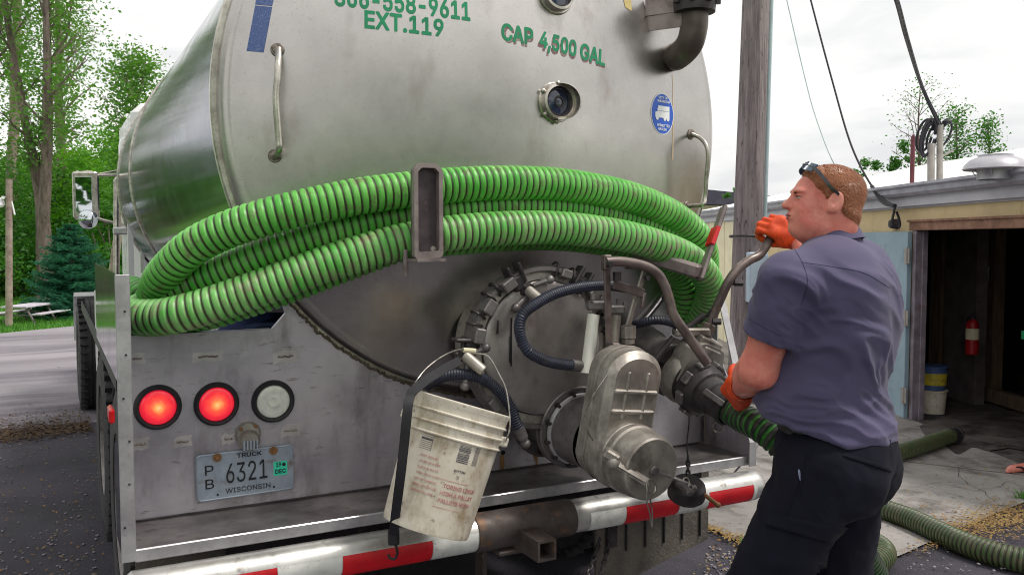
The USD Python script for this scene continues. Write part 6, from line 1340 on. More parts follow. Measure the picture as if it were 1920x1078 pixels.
gd = (ge[-1] - ge[-2]) / np.linalg.norm(ge[-1] - ge[-2])
obj('end_cuff', [lathe([(.064, -.06), (.068, -.055), (.068, .03), (.064, .034), (.064, .05), (.071, .052), (.071, .075), (.066, .078), (.054, .076), (.054, -.04), (0, -.042)], ge[-1], gd, 32)], 'iron_dark', GE, smooth=30)
# ------------------------------------------------------------------ the worker
def persp(px, py, Z): return atZ(px, py, Z)
PHI = math.radians(36)
WO = EYE + RV * ((1563 - 960) / FPX * 2.5) + FH * 2.5; WO = np.array([WO[0], WO[1], 0.0])
BF = -RV * math.cos(PHI) + FH * math.sin(PHI); BL = -RV * math.sin(PHI) - FH * math.cos(PHI); BU = np.array([0, 0, 1.0])
BM = np.stack([BF, BL, BU])                              # rows: local axes
def Bw(p): return WO + np.asarray(p, float) @ BM
def Bl(w): return BM @ (np.asarray(w, float) - WO)
worker = thing('person', 'man in blue grey work shirt and dark trousers gripping the hose beside the truck', 'person', WO)
def cut_mesh(m, keep):
    f = np.asarray(m.faces); k = keep[f].all(1); return tm(m.vertices, f[k])
def local_mesh(f, lo, hi, h, disp=None, place=Bw, sm=0):
    m = surface_nets(f, lo, hi, h)
    if sm:
        t = trimesh.Trimesh(m.vertices, m.faces, process=False); trimesh.smoothing.filter_taubin(t, iterations=sm); m = tm(t.vertices, t.faces)
    _e = np.asarray(m.vertices)[np.asarray(m.faces)]; _l = np.max(np.linalg.norm(_e - np.roll(_e, 1, 1), axis=2), 1); m = tm(m.vertices, np.asarray(m.faces)[_l < 4 * h])
    if disp is not None:
        t = trimesh.Trimesh(m.vertices, m.faces, process=False); v = np.asarray(m.vertices); m = tm(v + np.asarray(t.vertex_normals) * disp(v)[:, None], m.faces)
    w = place(np.asarray(m.vertices)); fc = np.asarray(m.faces)
    t = trimesh.Trimesh(w, fc, process=False)
    return tm(w, fc[:, ::-1]) if t.volume < 0 else tm(w, fc)
# joints in the body frame
SHL = Bl(persp(1480, 526, 2.35)); ELL = Bl(persp(1422, 692, 2.47)); WRL = Bl(persp(1392, 730, 2.72))
SHR = np.array([0.02, -.20, 1.47]); _ld = persp(1460, 415, 3.245) - persp(1440, 455, 3.23); _ld /= np.linalg.norm(_ld)
_gx = -RV * 1.0 + BU * .12 - FH * .15; _gx -= _ld * np.dot(_gx, _ld); _gx /= np.linalg.norm(_gx); _gz = np.cross(_gx, -_ld)
_wrist = persp(1449, 427, 3.236) - _gx * .088 * 1.08 + _gz * .028 * 1.08
WRR = Bl(_wrist); ELR = (SHR + WRR) / 2 + np.array([.02, -.10, -.12])
slv = SHL + (ELL - SHL) * .60
def shirt_sdf(P):
    d = s_ell(P, (-.005, 0, 1.31), (.142, .212, .25))
    d = smin(d, s_ell(P, (.035, 0, 1.10), (.180, .205, .20)), .07)
    d = smin(d, s_cap(P, (-.005, .15, 1.455), (-.005, -.15, 1.455), .088, .088), .06)
    d = smin(d, s_ell(P, (.0, 0, .99), (.172, .198, .15)), .06)
    for s in (-1, 1): d = smin(d, s_cap(P, (.012, s * .04, 1.512), (-.005, s * .15, 1.475), .066, .072), .04)
    d = smin(d, s_ell(P, (-.075, .09, 1.36), (.068, .10, .17)), .09); d = smin(d, s_ell(P, (-.075, -.09, 1.36), (.068, .10, .17)), .09)
    arm = smin(s_cap(P, SHL, slv, .082, .072), s_cap(P, SHL + (slv - SHL) * .5, slv + (slv - SHL) * .12, .072, .073), .02)
    nrm = (slv - SHL) / np.linalg.norm(slv - SHL)
    arm = smax(arm, ((P - slv) @ nrm.astype(np.float32)), .004)
    inner = s_cap(P, slv - nrm * .03, slv + nrm * .06, .064, .066)
    arm = np.maximum(arm, -inner)
    d = smin(d, arm, .035)
    nr = (ELR - SHR) / np.linalg.norm(ELR - SHR); armr = smax(s_cap(P, SHR, SHR + nr * .22, .085, .08), ((P - (SHR + nr * .2)) @ nr.astype(np.float32)), .004)
    d = smin(d, armr, .04)
    neck = s_cap(P, (.022, 0, 1.48), (.046, 0, 1.66), .070, .066); d = smax(d, -neck, .01)
    d = smax(d, (1.032 - .050 * np.clip((P[..., 0] + .02) / -.15, -0.6, 1.2) * 1.0 - P[..., 2]) + 0.012 * np.sin(P[..., 1] * 22), .012)
    return d
def ridge(p, seed, pw=2.0, oc=2):
    return (1 - np.abs(2 * meshkit.fbm(p, oc, seed) - 1) * 1.6).clip(0, 1) ** pw
def folds(v):
    x, y, z = v.T
    w = meshkit.fbm(v * np.array([5, 5, 5.0]), 3, 5) - .5
    # long pulls running from the near armpit down across the back
    c, a = y * .62 - z * .78 + .12 * w, y * .78 + z * .62
    f1 = ridge(np.stack([x * 2.5, c * 10, a * 1.9], 1), 9, 2.5)
    f2 = ridge(np.stack([x * 3, c * 21 + 2, a * 3.2], 1), 31, 2.0)
    A = np.array([.0, .25, 1.36]); dA_ = np.linalg.norm((v - A) * [.7, 1, 1], axis=1); pull = np.exp(-(dA_ / .34) ** 2)
    hemw = np.exp(-((z - 1.06) / .085) ** 2)
    f3 = ridge(np.stack([x * 5, (y * .85 + z * .3) * 5, (z - y * .30) * 21 + 3 * w], 1), 4, 1.6)
    dsl = np.linalg.norm(v - (SHL * .4 + slv * .6), axis=1); slm = np.exp(-(dsl / .12) ** 4)
    ax = (slv - SHL) / np.linalg.norm(slv - SHL); s_ = (v - SHL) @ ax
    f4 = ridge(np.stack([x * 6, y * 6, s_ * 15 + x * 9], 1), 14, 1.8)
    top = sstep(1.53, 1.42, z)
    return (1 - slm) * top * (.021 * (f1 - .3) * (.45 + .8 * pull) + .009 * (f2 - .3) * (.5 + pull) + .017 * hemw * (f3 - .35)) + slm * .012 * (f4 - .35)
sh = local_mesh(shirt_sdf, (-.30, -.36, .90), (.34, .36, 1.64), .0056, folds, sm=6)
SHIRT = obj('shirt', sh, 'shirt', worker, smooth=True)
# collar stands round the neck
nk0, nk1 = np.array([.014, 0, 1.542]), np.array([.030, 0, 1.606])
def band(pts_in, nm, mat, par, place):
    pass
cd_ = (nk1 - nk0) / np.linalg.norm(nk1 - nk0)
col = lathe([(.090, -.02), (.0865, .014), (.0825, .046), (.0795, .050), (.0775, .046), (.080, -.01)], nk0 + cd_ * .004, cd_, 48, closed=True)
v = np.asarray(col.vertices); v = v + np.array([.0, 0, -.050]) * np.clip((v[:, :1] + .01) / .10, 0, 1); col = tm(v, col.faces)
obj('collar', tm(Bw(col.vertices), col.faces), 'shirt', SHIRT, smooth=40)
col2 = lathe([(.100, -.002), (.0945, .020), (.0855, .0485), (.0830, .052), (.0805, .048), (.088, .012)], nk0 + cd_ * .004, cd_, 48, closed=True)
v = np.asarray(col2.vertices); v = v + np.array([.0, 0, -.050]) * np.clip((v[:, :1] + .01) / .10, 0, 1); col2 = tm(v, col2.faces)
obj('collar_fold', tm(Bw(col2.vertices), col2.faces), 'shirt', SHIRT, smooth=40)
an_ = (slv - SHL) / np.linalg.norm(slv - SHL)
# trousers
HL, HR = np.array([-.01, .10, .915]), np.array([-.01, -.10, .915]); KL, KR = np.array([.17, .125, .50]), np.array([.0, -.11, .50]); AL, AR = np.array([.13, .13, .07]), np.array([-.17, -.12, .07])
def tr_sdf(P):
    d = s_ell(P, (-.015, 0, .96), (.164, .188, .155))
    for h, k, a in ((HL, KL, AL), (HR, KR, AR)):
        leg = smin(s_cap(P, h, k, .118, .098), s_cap(P, k, a, .095, .082), .04); d = smin(d, leg, .045)
    d = smin(d, s_ell(P, (-.09, .08, .89), (.085, .09, .10)), .04); d = smin(d, s_ell(P, (-.09, -.08, .89), (.085, .09, .10)), .04)
    d = smax(d, P[..., 2] - 1.06, .006); d = smax(d, .075 - P[..., 2], .01)
    return d
def tr_folds(v):
    g = np.stack([v[:, 0] * 9, v[:, 1] * 9, v[:, 2] * 5], 1); f = 1 - 4 * np.abs(meshkit.fbm(g, 3, 2) - .5)
    g2 = np.stack([v[:, 0] * 5 + v[:, 2] * 6, v[:, 1] * 6, v[:, 2] * 9 - v[:, 0] * 9], 1); f2 = 1 - 4 * np.abs(meshkit.fbm(g2, 3, 8) - .5)
    return .006 * (f - .4) + .006 * (f2 - .4)
trm = local_mesh(tr_sdf, (-.36, -.30, .04), (.34, .30, 1.06), .0075, tr_folds, sm=4)
TRO = obj('trousers', trm, 'trousers', worker, smooth=True)
def raycast(m, px, py):
    """nearest hit of a camera pixel's ray on a mesh"""
    V, F = np.asarray(m.vertices), np.asarray(m.faces); a, b, c = V[F[:, 0]], V[F[:, 1]], V[F[:, 2]]; d = ray(px, py); e1, e2 = b - a, c - a
    h = np.cross(d, e2); det = (e1 * h).sum(1); ok = np.abs(det) > 1e-12; det = np.where(ok, det, 1); s = EYE - a; u = (s * h).sum(1) / det; q = np.cross(s, e1); w = (q @ d) / det; t = (e2 * q).sum(1) / det
    good = ok & (u >= -1e-4) & (w >= -1e-4) & (u + w <= 1.0001) & (t > .1)
    if not good.any(): return None
    i = np.argmin(np.where(good, t, 1e9)); n = np.cross(e1[i], e2[i]); n /= np.linalg.norm(n); n = n if np.dot(n, d) < 0 else -n
    return EYE + d * t[i], n
def drape(m, quad, off, nu=14, nv=8):
    P = []
    for i in np.linspace(0, 1, nu):
        for j in np.linspace(0, 1, nv):
            x = (quad[0][0] * (1 - i) + quad[1][0] * i) * (1 - j) + (quad[3][0] * (1 - i) + quad[2][0] * i) * j; y = (quad[0][1] * (1 - i) + quad[1][1] * i) * (1 - j) + (quad[3][1] * (1 - i) + quad[2][1] * i) * j
            r = raycast(m, x, y)
            if r is None: return None
            P.append((r[0], r[1]))
    edge = lambda k: (k // nv in (0, nu - 1)) or (k % nv in (0, nv - 1))
    V = np.array([p + n * (off if not edge(k) else -.002) for k, (p, n) in enumerate(P)])
    F = [(i * nv + j, (i + 1) * nv + j, (i + 1) * nv + j + 1, i * nv + j + 1) for i in range(nu - 1) for j in range(nv - 1)]
    m2 = tm(V, F); n = np.cross(V[m2.faces[0][1]] - V[m2.faces[0][0]], V[m2.faces[0][2]] - V[m2.faces[0][0]])
    return tm(V, m2.faces[:, ::-1]) if np.dot(n, P[0][1]) < 0 else m2
for nm, qd, of in (('cargo_pocket', ((1428, 978), (1560, 1012), (1548, 1074), (1418, 1074)), .006), ('pocket_flap', ((1436, 958), (1592, 990), (1560, 1022), (1430, 984)), .009), ('back_pocket', ((1578, 846), (1676, 878), (1674, 886), (1576, 855)), .004)):
    g = drape(trm, qd, of)
    if g is not None: obj(nm, g, 'trousers', TRO, smooth=True)
def seam(m, path, nm, mat, par, r=.0013, off=.0):
    P = []
    for x, y in resample(np.c_[smooth_path(np.c_[np.array(path, float), np.zeros(len(path))], 8)[:, :2], np.zeros((len(path) - 1) * 8 + 1)], 5)[0][:, :2]:
        q = raycast(m, x, y)
        if q is not None and (not P or np.linalg.norm(q[0] - P[-1]) < .04): P.append(q[0] + q[1] * off)
    if len(P) > 3: obj(nm, tube(np.array(P), r, 6), mat, par)
seam(sh, [(1478, 452), (1502, 488), (1514, 528), (1502, 572)], 'armhole_seam', 'shirt_seam', SHIRT)
seam(sh, [(1386, 588), (1412, 602), (1440, 618), (1464, 630)], 'cuff_stitching', 'shirt_seam', SHIRT, .0009)
seam(sh, [(1504, 492), (1560, 500), (1620, 512), (1668, 540)], 'yoke_seam', 'shirt_seam', SHIRT, .0010)
seam(trm, [(1512, 850), (1500, 900), (1478, 960), (1466, 1020), (1458, 1076)], 'side_seam', 'trousers', TRO, .0018)
seam(trm, [(1528, 838), (1512, 868), (1502, 905), (1500, 930)], 'pocket_edge', 'trousers', TRO, .0028)
g = drape(trm, ((1495, 874), (1500, 874), (1503, 908), (1501, 908)), .003, 8, 4)
if g is not None: obj('pocket_lining', g, 'pocket_lining', TRO, smooth=True)
# belt and loops
bl_ = [np.array([.158 * math.cos(t) - .012, .180 * math.sin(t), 1.030 + .008 * math.cos(t)]) for t in np.linspace(0, 2 * math.pi, 60)]
bp = np.array(bl_); V = []
for p in bp:
    o_ = np.array([p[0] + .012, p[1], 0]); o_ /= np.linalg.norm(o_)
    for dr_, dz in ((-.012, -.019), (.0, -.019), (.0, .019), (-.012, .019)): V.append(p + o_ * dr_ + np.array([0, 0, dz]))
F = [(i * 4 + j, i * 4 + (j + 1) % 4, ((i + 1) % 60) * 4 + (j + 1) % 4, ((i + 1) % 60) * 4 + j) for i in range(59) for j in range(4)]
obj('belt', tm(Bw(np.array(V)), F), 'belt', worker, smooth=30)
# boots
for a, y in ((AL, 1), (AR, -1)):
    def boot(P, a=a):
        d = s_cap(P, (a[0] - .05, a[1], .05), (a[0] + .15, a[1] + .01, .045), .05, .045); d = smin(d, s_cap(P, (a[0] - .03, a[1], .06), (a[0] - .02, a[1], .16), .052, .055), .03)
        return smax(d, .002 - P[..., 2], .006)
    obj('boot', local_mesh(boot, (a[0] - .14, a[1] - .09, -.02), (a[0] + .24, a[1] + .09, .24), .010), 'rubber', worker, smooth=True)
# head: x forward, y to his left, z up, origin between the ears
HS = np.array([.95, .95, .83])
hy = math.radians(5); hp = math.radians(3)
hf0 = -RV * math.cos(hy) + FH * math.sin(hy); hl_ = -RV * math.sin(hy) - FH * math.cos(hy)
hf_ = hf0 * math.cos(hp) + BU * math.sin(hp); hu_ = np.cross(hf_, hl_)
HM = np.stack([hf_, hl_, hu_])
earp = persp(1563, 380, 2.40); HO = earp - np.array([-.004, .080, -.002]) * HS @ HM
def Hw(p): return HO + np.asarray(p, float) * HS @ HM
def Hl(w): return HM @ (np.asarray(w, float) - HO) / HS
nkb = Hl(Bw((.022, 0, 1.47)))
def head_sdf(P):
    Y = np.abs(P[..., 1]); Q = np.stack([P[..., 0], Y, P[..., 2]], -1)
    d = s_ell(P, (-.012, 0, .040), (.098, .077, .084))
    d = smin(d, s_ell(P, (.036, 0, -.022), (.062, .060, .088)), .035)
    d = smin(d, s_ell(P, (.038, 0, -.070), (.056, .056, .038)), .03)
    d = smin(d, s_ell(P, (.076, 0, -.093), (.024, .026, .020)), .022)
    d = smin(d, s_ell(Q, (.026, .044, -.068), (.048, .029, .040)), .03)
    d = smin(d, s_ell(Q, (.062, .036, -.022), (.028, .024, .026)), .025)
    d = smin(d, s_ell(Q, (.081, .026, .034), (.0165, .028, .0095)), .014)
    d = smax(d, -s_ell(Q, (.100, .034, .014), (.021, .020, .013)), .010)
    d = smin(d, s_cap(P, (.086, 0, .022), (.112, 0, -.012), .0085, .0125), .014)
    d = smin(d, s_ell(P, (.113, 0, -.0165), (.0115, .012, .0095)), .008)
    d = smin(d, s_ell(Q, (.100, .0125, -.019), (.011, .0075, .0080)), .006)
    d = smin(d, s_ell(P, (.088, 0, -.048), (.017, .030, .022)), .014)
    lid = s_ell(Q, (.0785, .0335, .0155), (.0150, .0165, .0125)); lid = np.maximum(lid, -(Q[..., 2] - .0150)); d = smin(d, lid, .004)
    lid2 = s_ell(Q, (.0780, .0335, .0135), (.0145, .0160, .0115)); lid2 = np.maximum(lid2, (Q[..., 2] - .0105)); d = smin(d, lid2, .004)
    d = smin(d, s_ell(P, (.1005, 0, -.0440), (.0085, .021, .0050)), .005); d = smin(d, s_ell(P, (.0985, 0, -.0580), (.0090, .019, .0055)), .005)
    d = smax(d, -s_ell(P, (.109, 0, -.0505), (.014, .024, .0017)), .003)
    tilt_ = np.array([[math.cos(.25), 0, math.sin(.25)], [0, 1, 0], [-math.sin(.25), 0, math.cos(.25)]])
    ea = s_ell(Q, (-.009, .082, .002), (.0215, .0105, .036), tilt_); ea = smax(ea, -s_ell(Q, (-.005, .0925, .006), (.0135, .0085, .0235), tilt_), .004)
    ea = smin(ea, s_ell(Q, (.006, .078, -.022), (.009, .007, .012)), .006); ea = smin(ea, s_ell(Q, (.008, .079, -.002), (.0045, .0055, .009)), .004)
    d = smin(d, ea, .006)
    d = smin(d, s_ell(P, (.040, 0, -.108), (.040, .045, .030)), .03)
    d = smin(d, s_cap(P, (-.024, 0, -.03), nkb, .066, .070), .035)
    d = smin(d, s_ell(Q, (-.06, .028, -.075), (.03, .035, .05)), .03)
    return smax(d, (nkb[2] + .0 - P[..., 2]), .004)
hm = surface_nets(head_sdf, (-.13, -.105, float(nkb[2]) - .03), (.14, .105, .135), .0036)
t = trimesh.Trimesh(hm.vertices, hm.faces, process=False); trimesh.smoothing.filter_taubin(t, iterations=3); hv = np.asarray(t.vertices); ff = hm.faces
lipm = None
HEADW = Hw(hv)
# forearms join the same skin
def arm_sdf(P):
    d = smin(s_cap(P, SHL + (ELL - SHL) * .35, ELL, .062, .050), s_cap(P, ELL, ELL + (WRL - ELL) * .35, .052, .053), .03)
    d = smin(d, s_cap(P, ELL + (WRL - ELL) * .3, WRL, .052, .034), .03); d = smin(d, s_ell(P, ELL + np.array([-.02, 0.01, -.01]), (.03, .03, .03)), .03); return d
def armr_sdf(P): return smin(s_cap(P, SHR + (ELR - SHR) * .4, ELR, .058, .048), s_cap(P, ELR, WRR, .050, .032), .03)
lo = np.minimum.reduce([SHL, ELL, WRL]) - .09; hi = np.maximum.reduce([SHL, ELL, WRL]) + .09
am = local_mesh(arm_sdf, lo, hi, .006)
lo = np.minimum.reduce([SHR, ELR, WRR]) - .09; hi = np.maximum.reduce([SHR, ELR, WRR]) + .09
am2 = local_mesh(armr_sdf, lo, hi, .008)
tt = trimesh.Trimesh(HEADW, ff, process=False); ff2 = ff[:, ::-1] if tt.volume < 0 else ff
HEADM = tm(HEADW, ff2)
BODY = obj('body', [HEADM, am, am2], 'skin', worker, smooth=True)
# eyes, brows, lips
for s in (-1, 1):
    e = obj('eye', ball(Hw((.0775, s * .0335, .0135)), .0128 * .98, 2), 'eye_white', BODY)
    gd_ = np.array([.97, s * .05, .22]); gd_ /= np.linalg.norm(gd_)
    obj('iris', ball(Hw(np.array([.0775, s * .0335, .0135]) + gd_ * .0085), .0055, 2), 'eye_iris', e)
    lash = [Hw((.0785 + .0152 * math.cos(t) * .98, s * (.0335 + .0165 * math.sin(t)), .0160 + .002 * math.cos(t))) for t in np.linspace(-1.1, 1.2, 9)]
    obj('eyelash', tube(lash, .0011, 6), 'brow', e)
    bw = [Hw((x, s * y, z)) for x, y, z in ((.0925, .012, .0290), (.0935, .024, .0315), (.0870, .038, .0315), (.0745, .049, .027))]
    obj('brow', tube(smooth_path(bw, 6), np.interp(np.linspace(0, 1, 19), [0, .2, .8, 1], [.0022, .0044, .0040, .0014]), 7), 'brow', BODY)
up = [Hw((x, y, z)) for x, y, z in ((.0885, -.022, -.0490), (.1035, -.012, -.0465), (.1075, 0, -.0455), (.1035, .012, -.0465), (.0885, .022, -.0490))]
lw = [Hw((x, y, z)) for x, y, z in ((.0875, -.021, -.0520), (.1020, -.012, -.0560), (.1065, 0, -.0570), (.1020, .012, -.0560), (.0875, .021, -.0520))]
rads = np.interp(np.linspace(0, 1, 25), [0, .3, .7, 1], [.0006, .0034, .0034, .0006])
obj('lip', tube(smooth_path(up, 6), rads, 8), 'skin_lip', BODY); obj('lip', tube(smooth_path(lw, 6), rads * 1.25, 8), 'skin_lip', BODY)
# hair
HX = [-.13, -.085, -.055, -.032, -.022, .006, .014, .022, .035, .050, .066, .082, .12]; HZ = [-.070, -.066, -.052, -.034, -.002, .014, -.004, .020, .036, .060, .084, .098, .10]
def hline(x): return np.interp(x, HX, HZ)
def hair_sdf(P):
    d = smin(s_ell(P, (-.012, 0, .040), (.098, .077, .084)), s_ell(P, (.036, 0, -.022), (.062, .060, .088)), .035)
    d = smin(d, s_cap(P, (-.024, 0, -.03), nkb, .066, .070), .035); d = smin(d, s_ell(np.stack([P[..., 0], np.abs(P[..., 1]), P[..., 2]], -1), (-.06, .028, -.075), (.03, .035, .05)), .03)
    n = meshkit.noise(P * np.array([90, 90, 60.0]), 3) - .5
    n2 = meshkit.noise(P * np.array([40, 40, 30.0]), 6) - .5
    g = P[..., 2] - hline(P[..., 0] + .012 * n2) + .006 * n
    d = d - .0012 - (.0058 + .0010 * n + .0020 * n2) * sstep(-.004, .028, g)
    d = smax(d, -s_ell(np.stack([P[..., 0], np.abs(P[..., 1]), P[..., 2]], -1), (-.006, .086, .0), (.027, .022, .037)), .004)
    return smax(d, -g, .006)
hr_m = surface_nets(hair_sdf, (-.135, -.1, -.12), (.115, .1, .155), .0036)
w = Hw(hr_m.vertices); tt = trimesh.Trimesh(w, hr_m.faces, process=False); HAIRM = tm(w, hr_m.faces[:, ::-1] if tt.volume < 0 else hr_m.faces)
HAIR = obj('hair', HAIRM, 'hair', worker, smooth=True)
tt = trimesh.Trimesh(HAIRM.vertices, HAIRM.faces, process=False); rs = np.random.default_rng(8)
ptsH, fi = trimesh.sample.sample_surface(tt, 16000, seed=4); nn = tt.face_normals[fi]; lc = np.array([Hl(p) for p in ptsH]); outer = lc[:, 2] > hline(lc[:, 0]) + .004
ptsH, nn, lc = ptsH[outer], nn[outer], lc[outer]; n_ = len(ptsH)
back = np.where((lc[:, 0] > .02)[:, None], np.array([.5, 0, .5]), np.array([-.35, 0, -.8])) @ HM + rs.normal(0, .16, (n_, 3))
back -= nn * (back * nn).sum(1, keepdims=True); back /= np.linalg.norm(back, axis=1, keepdims=True)
sd = np.cross(back, nn); L_ = rs.uniform(.007, .015, (n_, 1)); wd = .0008
p0, p1, p2 = ptsH - nn * .001, ptsH + back * L_ * .55 + nn * .0022, ptsH + back * L_ + nn * rs.uniform(.0, .0012, (n_, 1))
V = np.stack([p0 - sd * wd, p0 + sd * wd, p1 + sd * wd * .8, p1 - sd * wd * .8, p2], 1).reshape(-1, 3); k = np.arange(n_)[:, None] * 5
obj('hair_strands', tm(V, np.vstack([k + [0, 1, 2], k + [0, 2, 3], k + [3, 2, 4]])), 'hair_strand', HAIR, smooth=False, kind='stuff')
# sunglasses pushed up on the head
SG = thing('sunglasses', 'dark sunglasses pushed up on the top of the man head', 'sunglasses', Hw((.04, 0, .11)))
for s in (-1, 1):
    arm = smooth_path([Hw((.058, s * .066, .108)), Hw((.050, s * .077, .102)), Hw((.030, s * .0865, .075)), Hw((.008, s * .0885, .046)), Hw((-.012, s * .087, .028)), Hw((-.024, s * .084, .012))], 6)
    obj('temple_arm', ribbon(arm, np.array([.011, .006]), .004, (-.2 * RV - FH) if s > 0 else FH), 'shades', SG, smooth=30)
    ln = []
    for t_ in np.linspace(0, 1, 9): ln.append(Hw((.068 - .016 * t_ ** 2, s * (.010 + .056 * t_), .126 - .016 * t_)))
    obj('lens', ribbon(ln, .026, .003, hf_ * .75 + hu_ * .65), 'shades_lens', SG, smooth=30)
    obj('rim', tube([p + hu_ * .002 - hf_ * .002 for p in ln], .003, 7), 'shades', SG)
obj('bridge', tube([Hw((.068, -.012, .127)), Hw((.070, 0, .129)), Hw((.068, .012, .127))], .003, 7), 'shades', SG)
# gloved hands
def hand(wrist, xd, zd, left, curls, thumb_curl, sc=1.0, spread=1.0):
    """SDF parts of a hand: palm + five fingers, in world space via local axes"""
    x = np.asarray(xd, float); x /= np.linalg.norm(x); z = np.asarray(zd, float); z = z - x * np.dot(z, x); z /= np.linalg.norm(z); y = np.cross(x, z) if left else np.cross(z, x)
    A = np.stack([x, y, z]); fingers = []
    for (y0, x0, Ls, r, c) in zip((.032, .011, -.011, -.032), (.094, .098, .094, .086), ((.046, .028, .022), (.050, .031, .023), (.046, .029, .022), (.036, .022, .020)), (.0112, .0115, .0110, .0100), curls):
        p = np.array([x0, y0 * spread, 0.0]); a = 0.0; ch = [p]
        for L, dc in zip(Ls, c): a += dc; p = p + np.array([math.cos(a), .0, -math.sin(a)]) * L; ch.append(p)
        fingers.append((ch, r))
    p = np.array([.028, .036, -.012]); ch = [p]; d = np.array([.62, .70, -.35]); d /= np.linalg.norm(d)
    for L, dc in zip((.042, .034, .027), thumb_curl):
        d = d + np.array([.3, -.9, -.5]) * dc; d /= np.linalg.norm(d); p = p + d * L; ch.append(p)
    fingers.append((ch, .0128))
    def f(P):
        d = s_ell(P, (.052, 0, -.002), (.062, .047, .020)); d = smin(d, s_cap(P, (.015, .0, 0), (.088, .026, 0), .022, .0165), .015); d = smin(d, s_cap(P, (.015, -.005, 0), (.084, -.028, 0), .022, .0155), .015)
        d = smin(d, s_cap(P, (-.03, 0, 0), (.02, 0, 0), .031, .027), .02); d = smin(d, s_cap(P, (.01, .02, -.008), (.045, .036, -.014), .020, .016), .015)
        for ch, r in fingers:
            fd = None
            for i in range(len(ch) - 1):
                e = s_cap(P, ch[i], ch[i + 1], r * (1 - .06 * i), r * (1 - .06 * (i + 1))); fd = e if fd is None else smin(fd, e, .004)
            d = smin(d, fd, .006)
        return d
    m = surface_nets(f, (-.06, -.10, -.12), (.21, .115, .06), .0042)
    w = np.asarray(wrist, float) + (np.asarray(m.vertices) * sc) @ A; t = trimesh.Trimesh(w, m.faces, process=False)
    tips = [np.asarray(wrist) + ((np.asarray(ch[-1]) * .3 + np.asarray(ch[-2]) * .7) * sc) @ A for ch, r in fingers]
    segs = [(np.asarray(wrist) + (np.asarray(ch[-2]) * sc) @ A, np.asarray(wrist) + (np.asarray(ch[-1]) * sc) @ A, r * sc) for ch, r in fingers]
    return tm(w, m.faces[:, ::-1] if t.volume < 0 else m.faces), segs
wl = Bw(WRL); tgt = persp(1352, 762, 2.93)
gm, segs = hand(wl, tgt - wl, np.cross(tgt - wl, SDr) * (1 if np.dot(np.cross(tgt - wl, SDr), EYE - wl) > 0 else -1), True, ((.55, .95, .7), (.55, 1.0, .7), (.6, 1.0, .75), (.65, 1.0, .75)), (.25, .25, .2), 1.14)
GLL = obj('glove', gm, 'glove', worker, smooth=True, label='orange work glove on the hose coupling')
for a, b, r in segs[2:4]: obj('fingertip', tube([a * .6 + b * .4, b, b + (b - a) / np.linalg.norm(b - a) * r * .5], [r * 1.04, r * 1.02, r * .5], 12), 'skin', GLL, label='bare fingertip at the end of the glove')
cuff_d = (Bw(ELL) - wl) / np.linalg.norm(Bw(ELL) - wl)
obj('glove_cuff', lathe([(.037, -.005), (.041, .01), (.0425, .035), (.041, .037), (.0385, .03)], wl, cuff_d, 32), 'glove', GLL, smooth=40)
gm2, segs2 = hand(_wrist, _gx, _gz, False, ((.75, 1.15, .8), (.8, 1.2, .8), (.85, 1.2, .8), (.9, 1.15, .8)), (.5, .4, .3), 1.08)
obj('glove', gm2, 'glove', worker, smooth=True, label='orange work glove on the raised lever')

# ------------------------------------------------------------------ a second person sits just outside the frame, one foot showing
ft0 = ground(1900, 893); ft0[2] += .034
S_F = -RV; S_L = np.cross(BU, S_F)
SO = ft0 + RV * .065
SM = np.stack([S_F, S_L, BU])
def Sw(p): return SO + np.asarray(p, float) @ SM
per2 = thing('person', 'bare foot in a dark flip flop at the right edge of the photo', 'person', SO)
def p2_sdf(P):
    d = None
    def u(e, k=.02):
        nonlocal d
        d = e if d is None else smin(d, e, k)
    for y0 in (0.0, -.24):
        Q = P - np.array([0 if y0 == 0 else -.30, y0, 0], np.float32)
        u(s_cap(Q, (-.10, 0, .045), (.07, 0, .030), .036, .024)); u(s_ell(Q, (.06, 0, .022), (.055, .043, .020)))
        for k in range(5):
            yy = .034 - .017 * k; u(s_cap(Q, (.085, yy, .018), (.135 - .010 * abs(k - .6), yy * 1.15, .013), .0105 - .0012 * k + (.004 if k == 0 else 0), .0090 - .001 * k + (.004 if k == 0 else 0)), .006)
        u(s_cap(Q, (-.11, 0, .07), (-.20, 0, .43), .040, .058), .04); u(s_cap(Q, (-.20, 0, .45), (-.60, -.03 if y0 == 0 else .03, .47), .070, .09), .04)
    u(s_ell(P, (-.66, -.12, .50), (.15, .19, .13)), .05); u(s_ell(P, (-.72, -.12, .78), (.12, .18, .28)), .06); u(s_cap(P, (-.73, .04, .98), (-.73, -.28, .98), .07, .07), .05)
    u(s_cap(P, (-.72, -.12, 1.0), (-.69, -.12, 1.12), .055, .055), .04); u(s_ell(P, (-.67, -.12, 1.22), (.10, .078, .12)), .03)
    for y in (.07, -.31): u(s_cap(P, (-.73, y, .96), (-.66, y, .70), .05, .04), .03); u(s_cap(P, (-.66, y, .70), (-.40, y * .7, .56), .04, .03), .03)
    return d
m2 = surface_nets(p2_sdf, (-.90, -.44, -.03), (.17, .20, 1.38), .0095)
w = Sw(m2.vertices); tt = trimesh.Trimesh(w, m2.faces, process=False)
if tt.volume < 0: m2 = tm(m2.vertices, m2.faces[:, ::-1])
obj('body', tm(w, m2.faces), 'skin', per2, smooth=True)
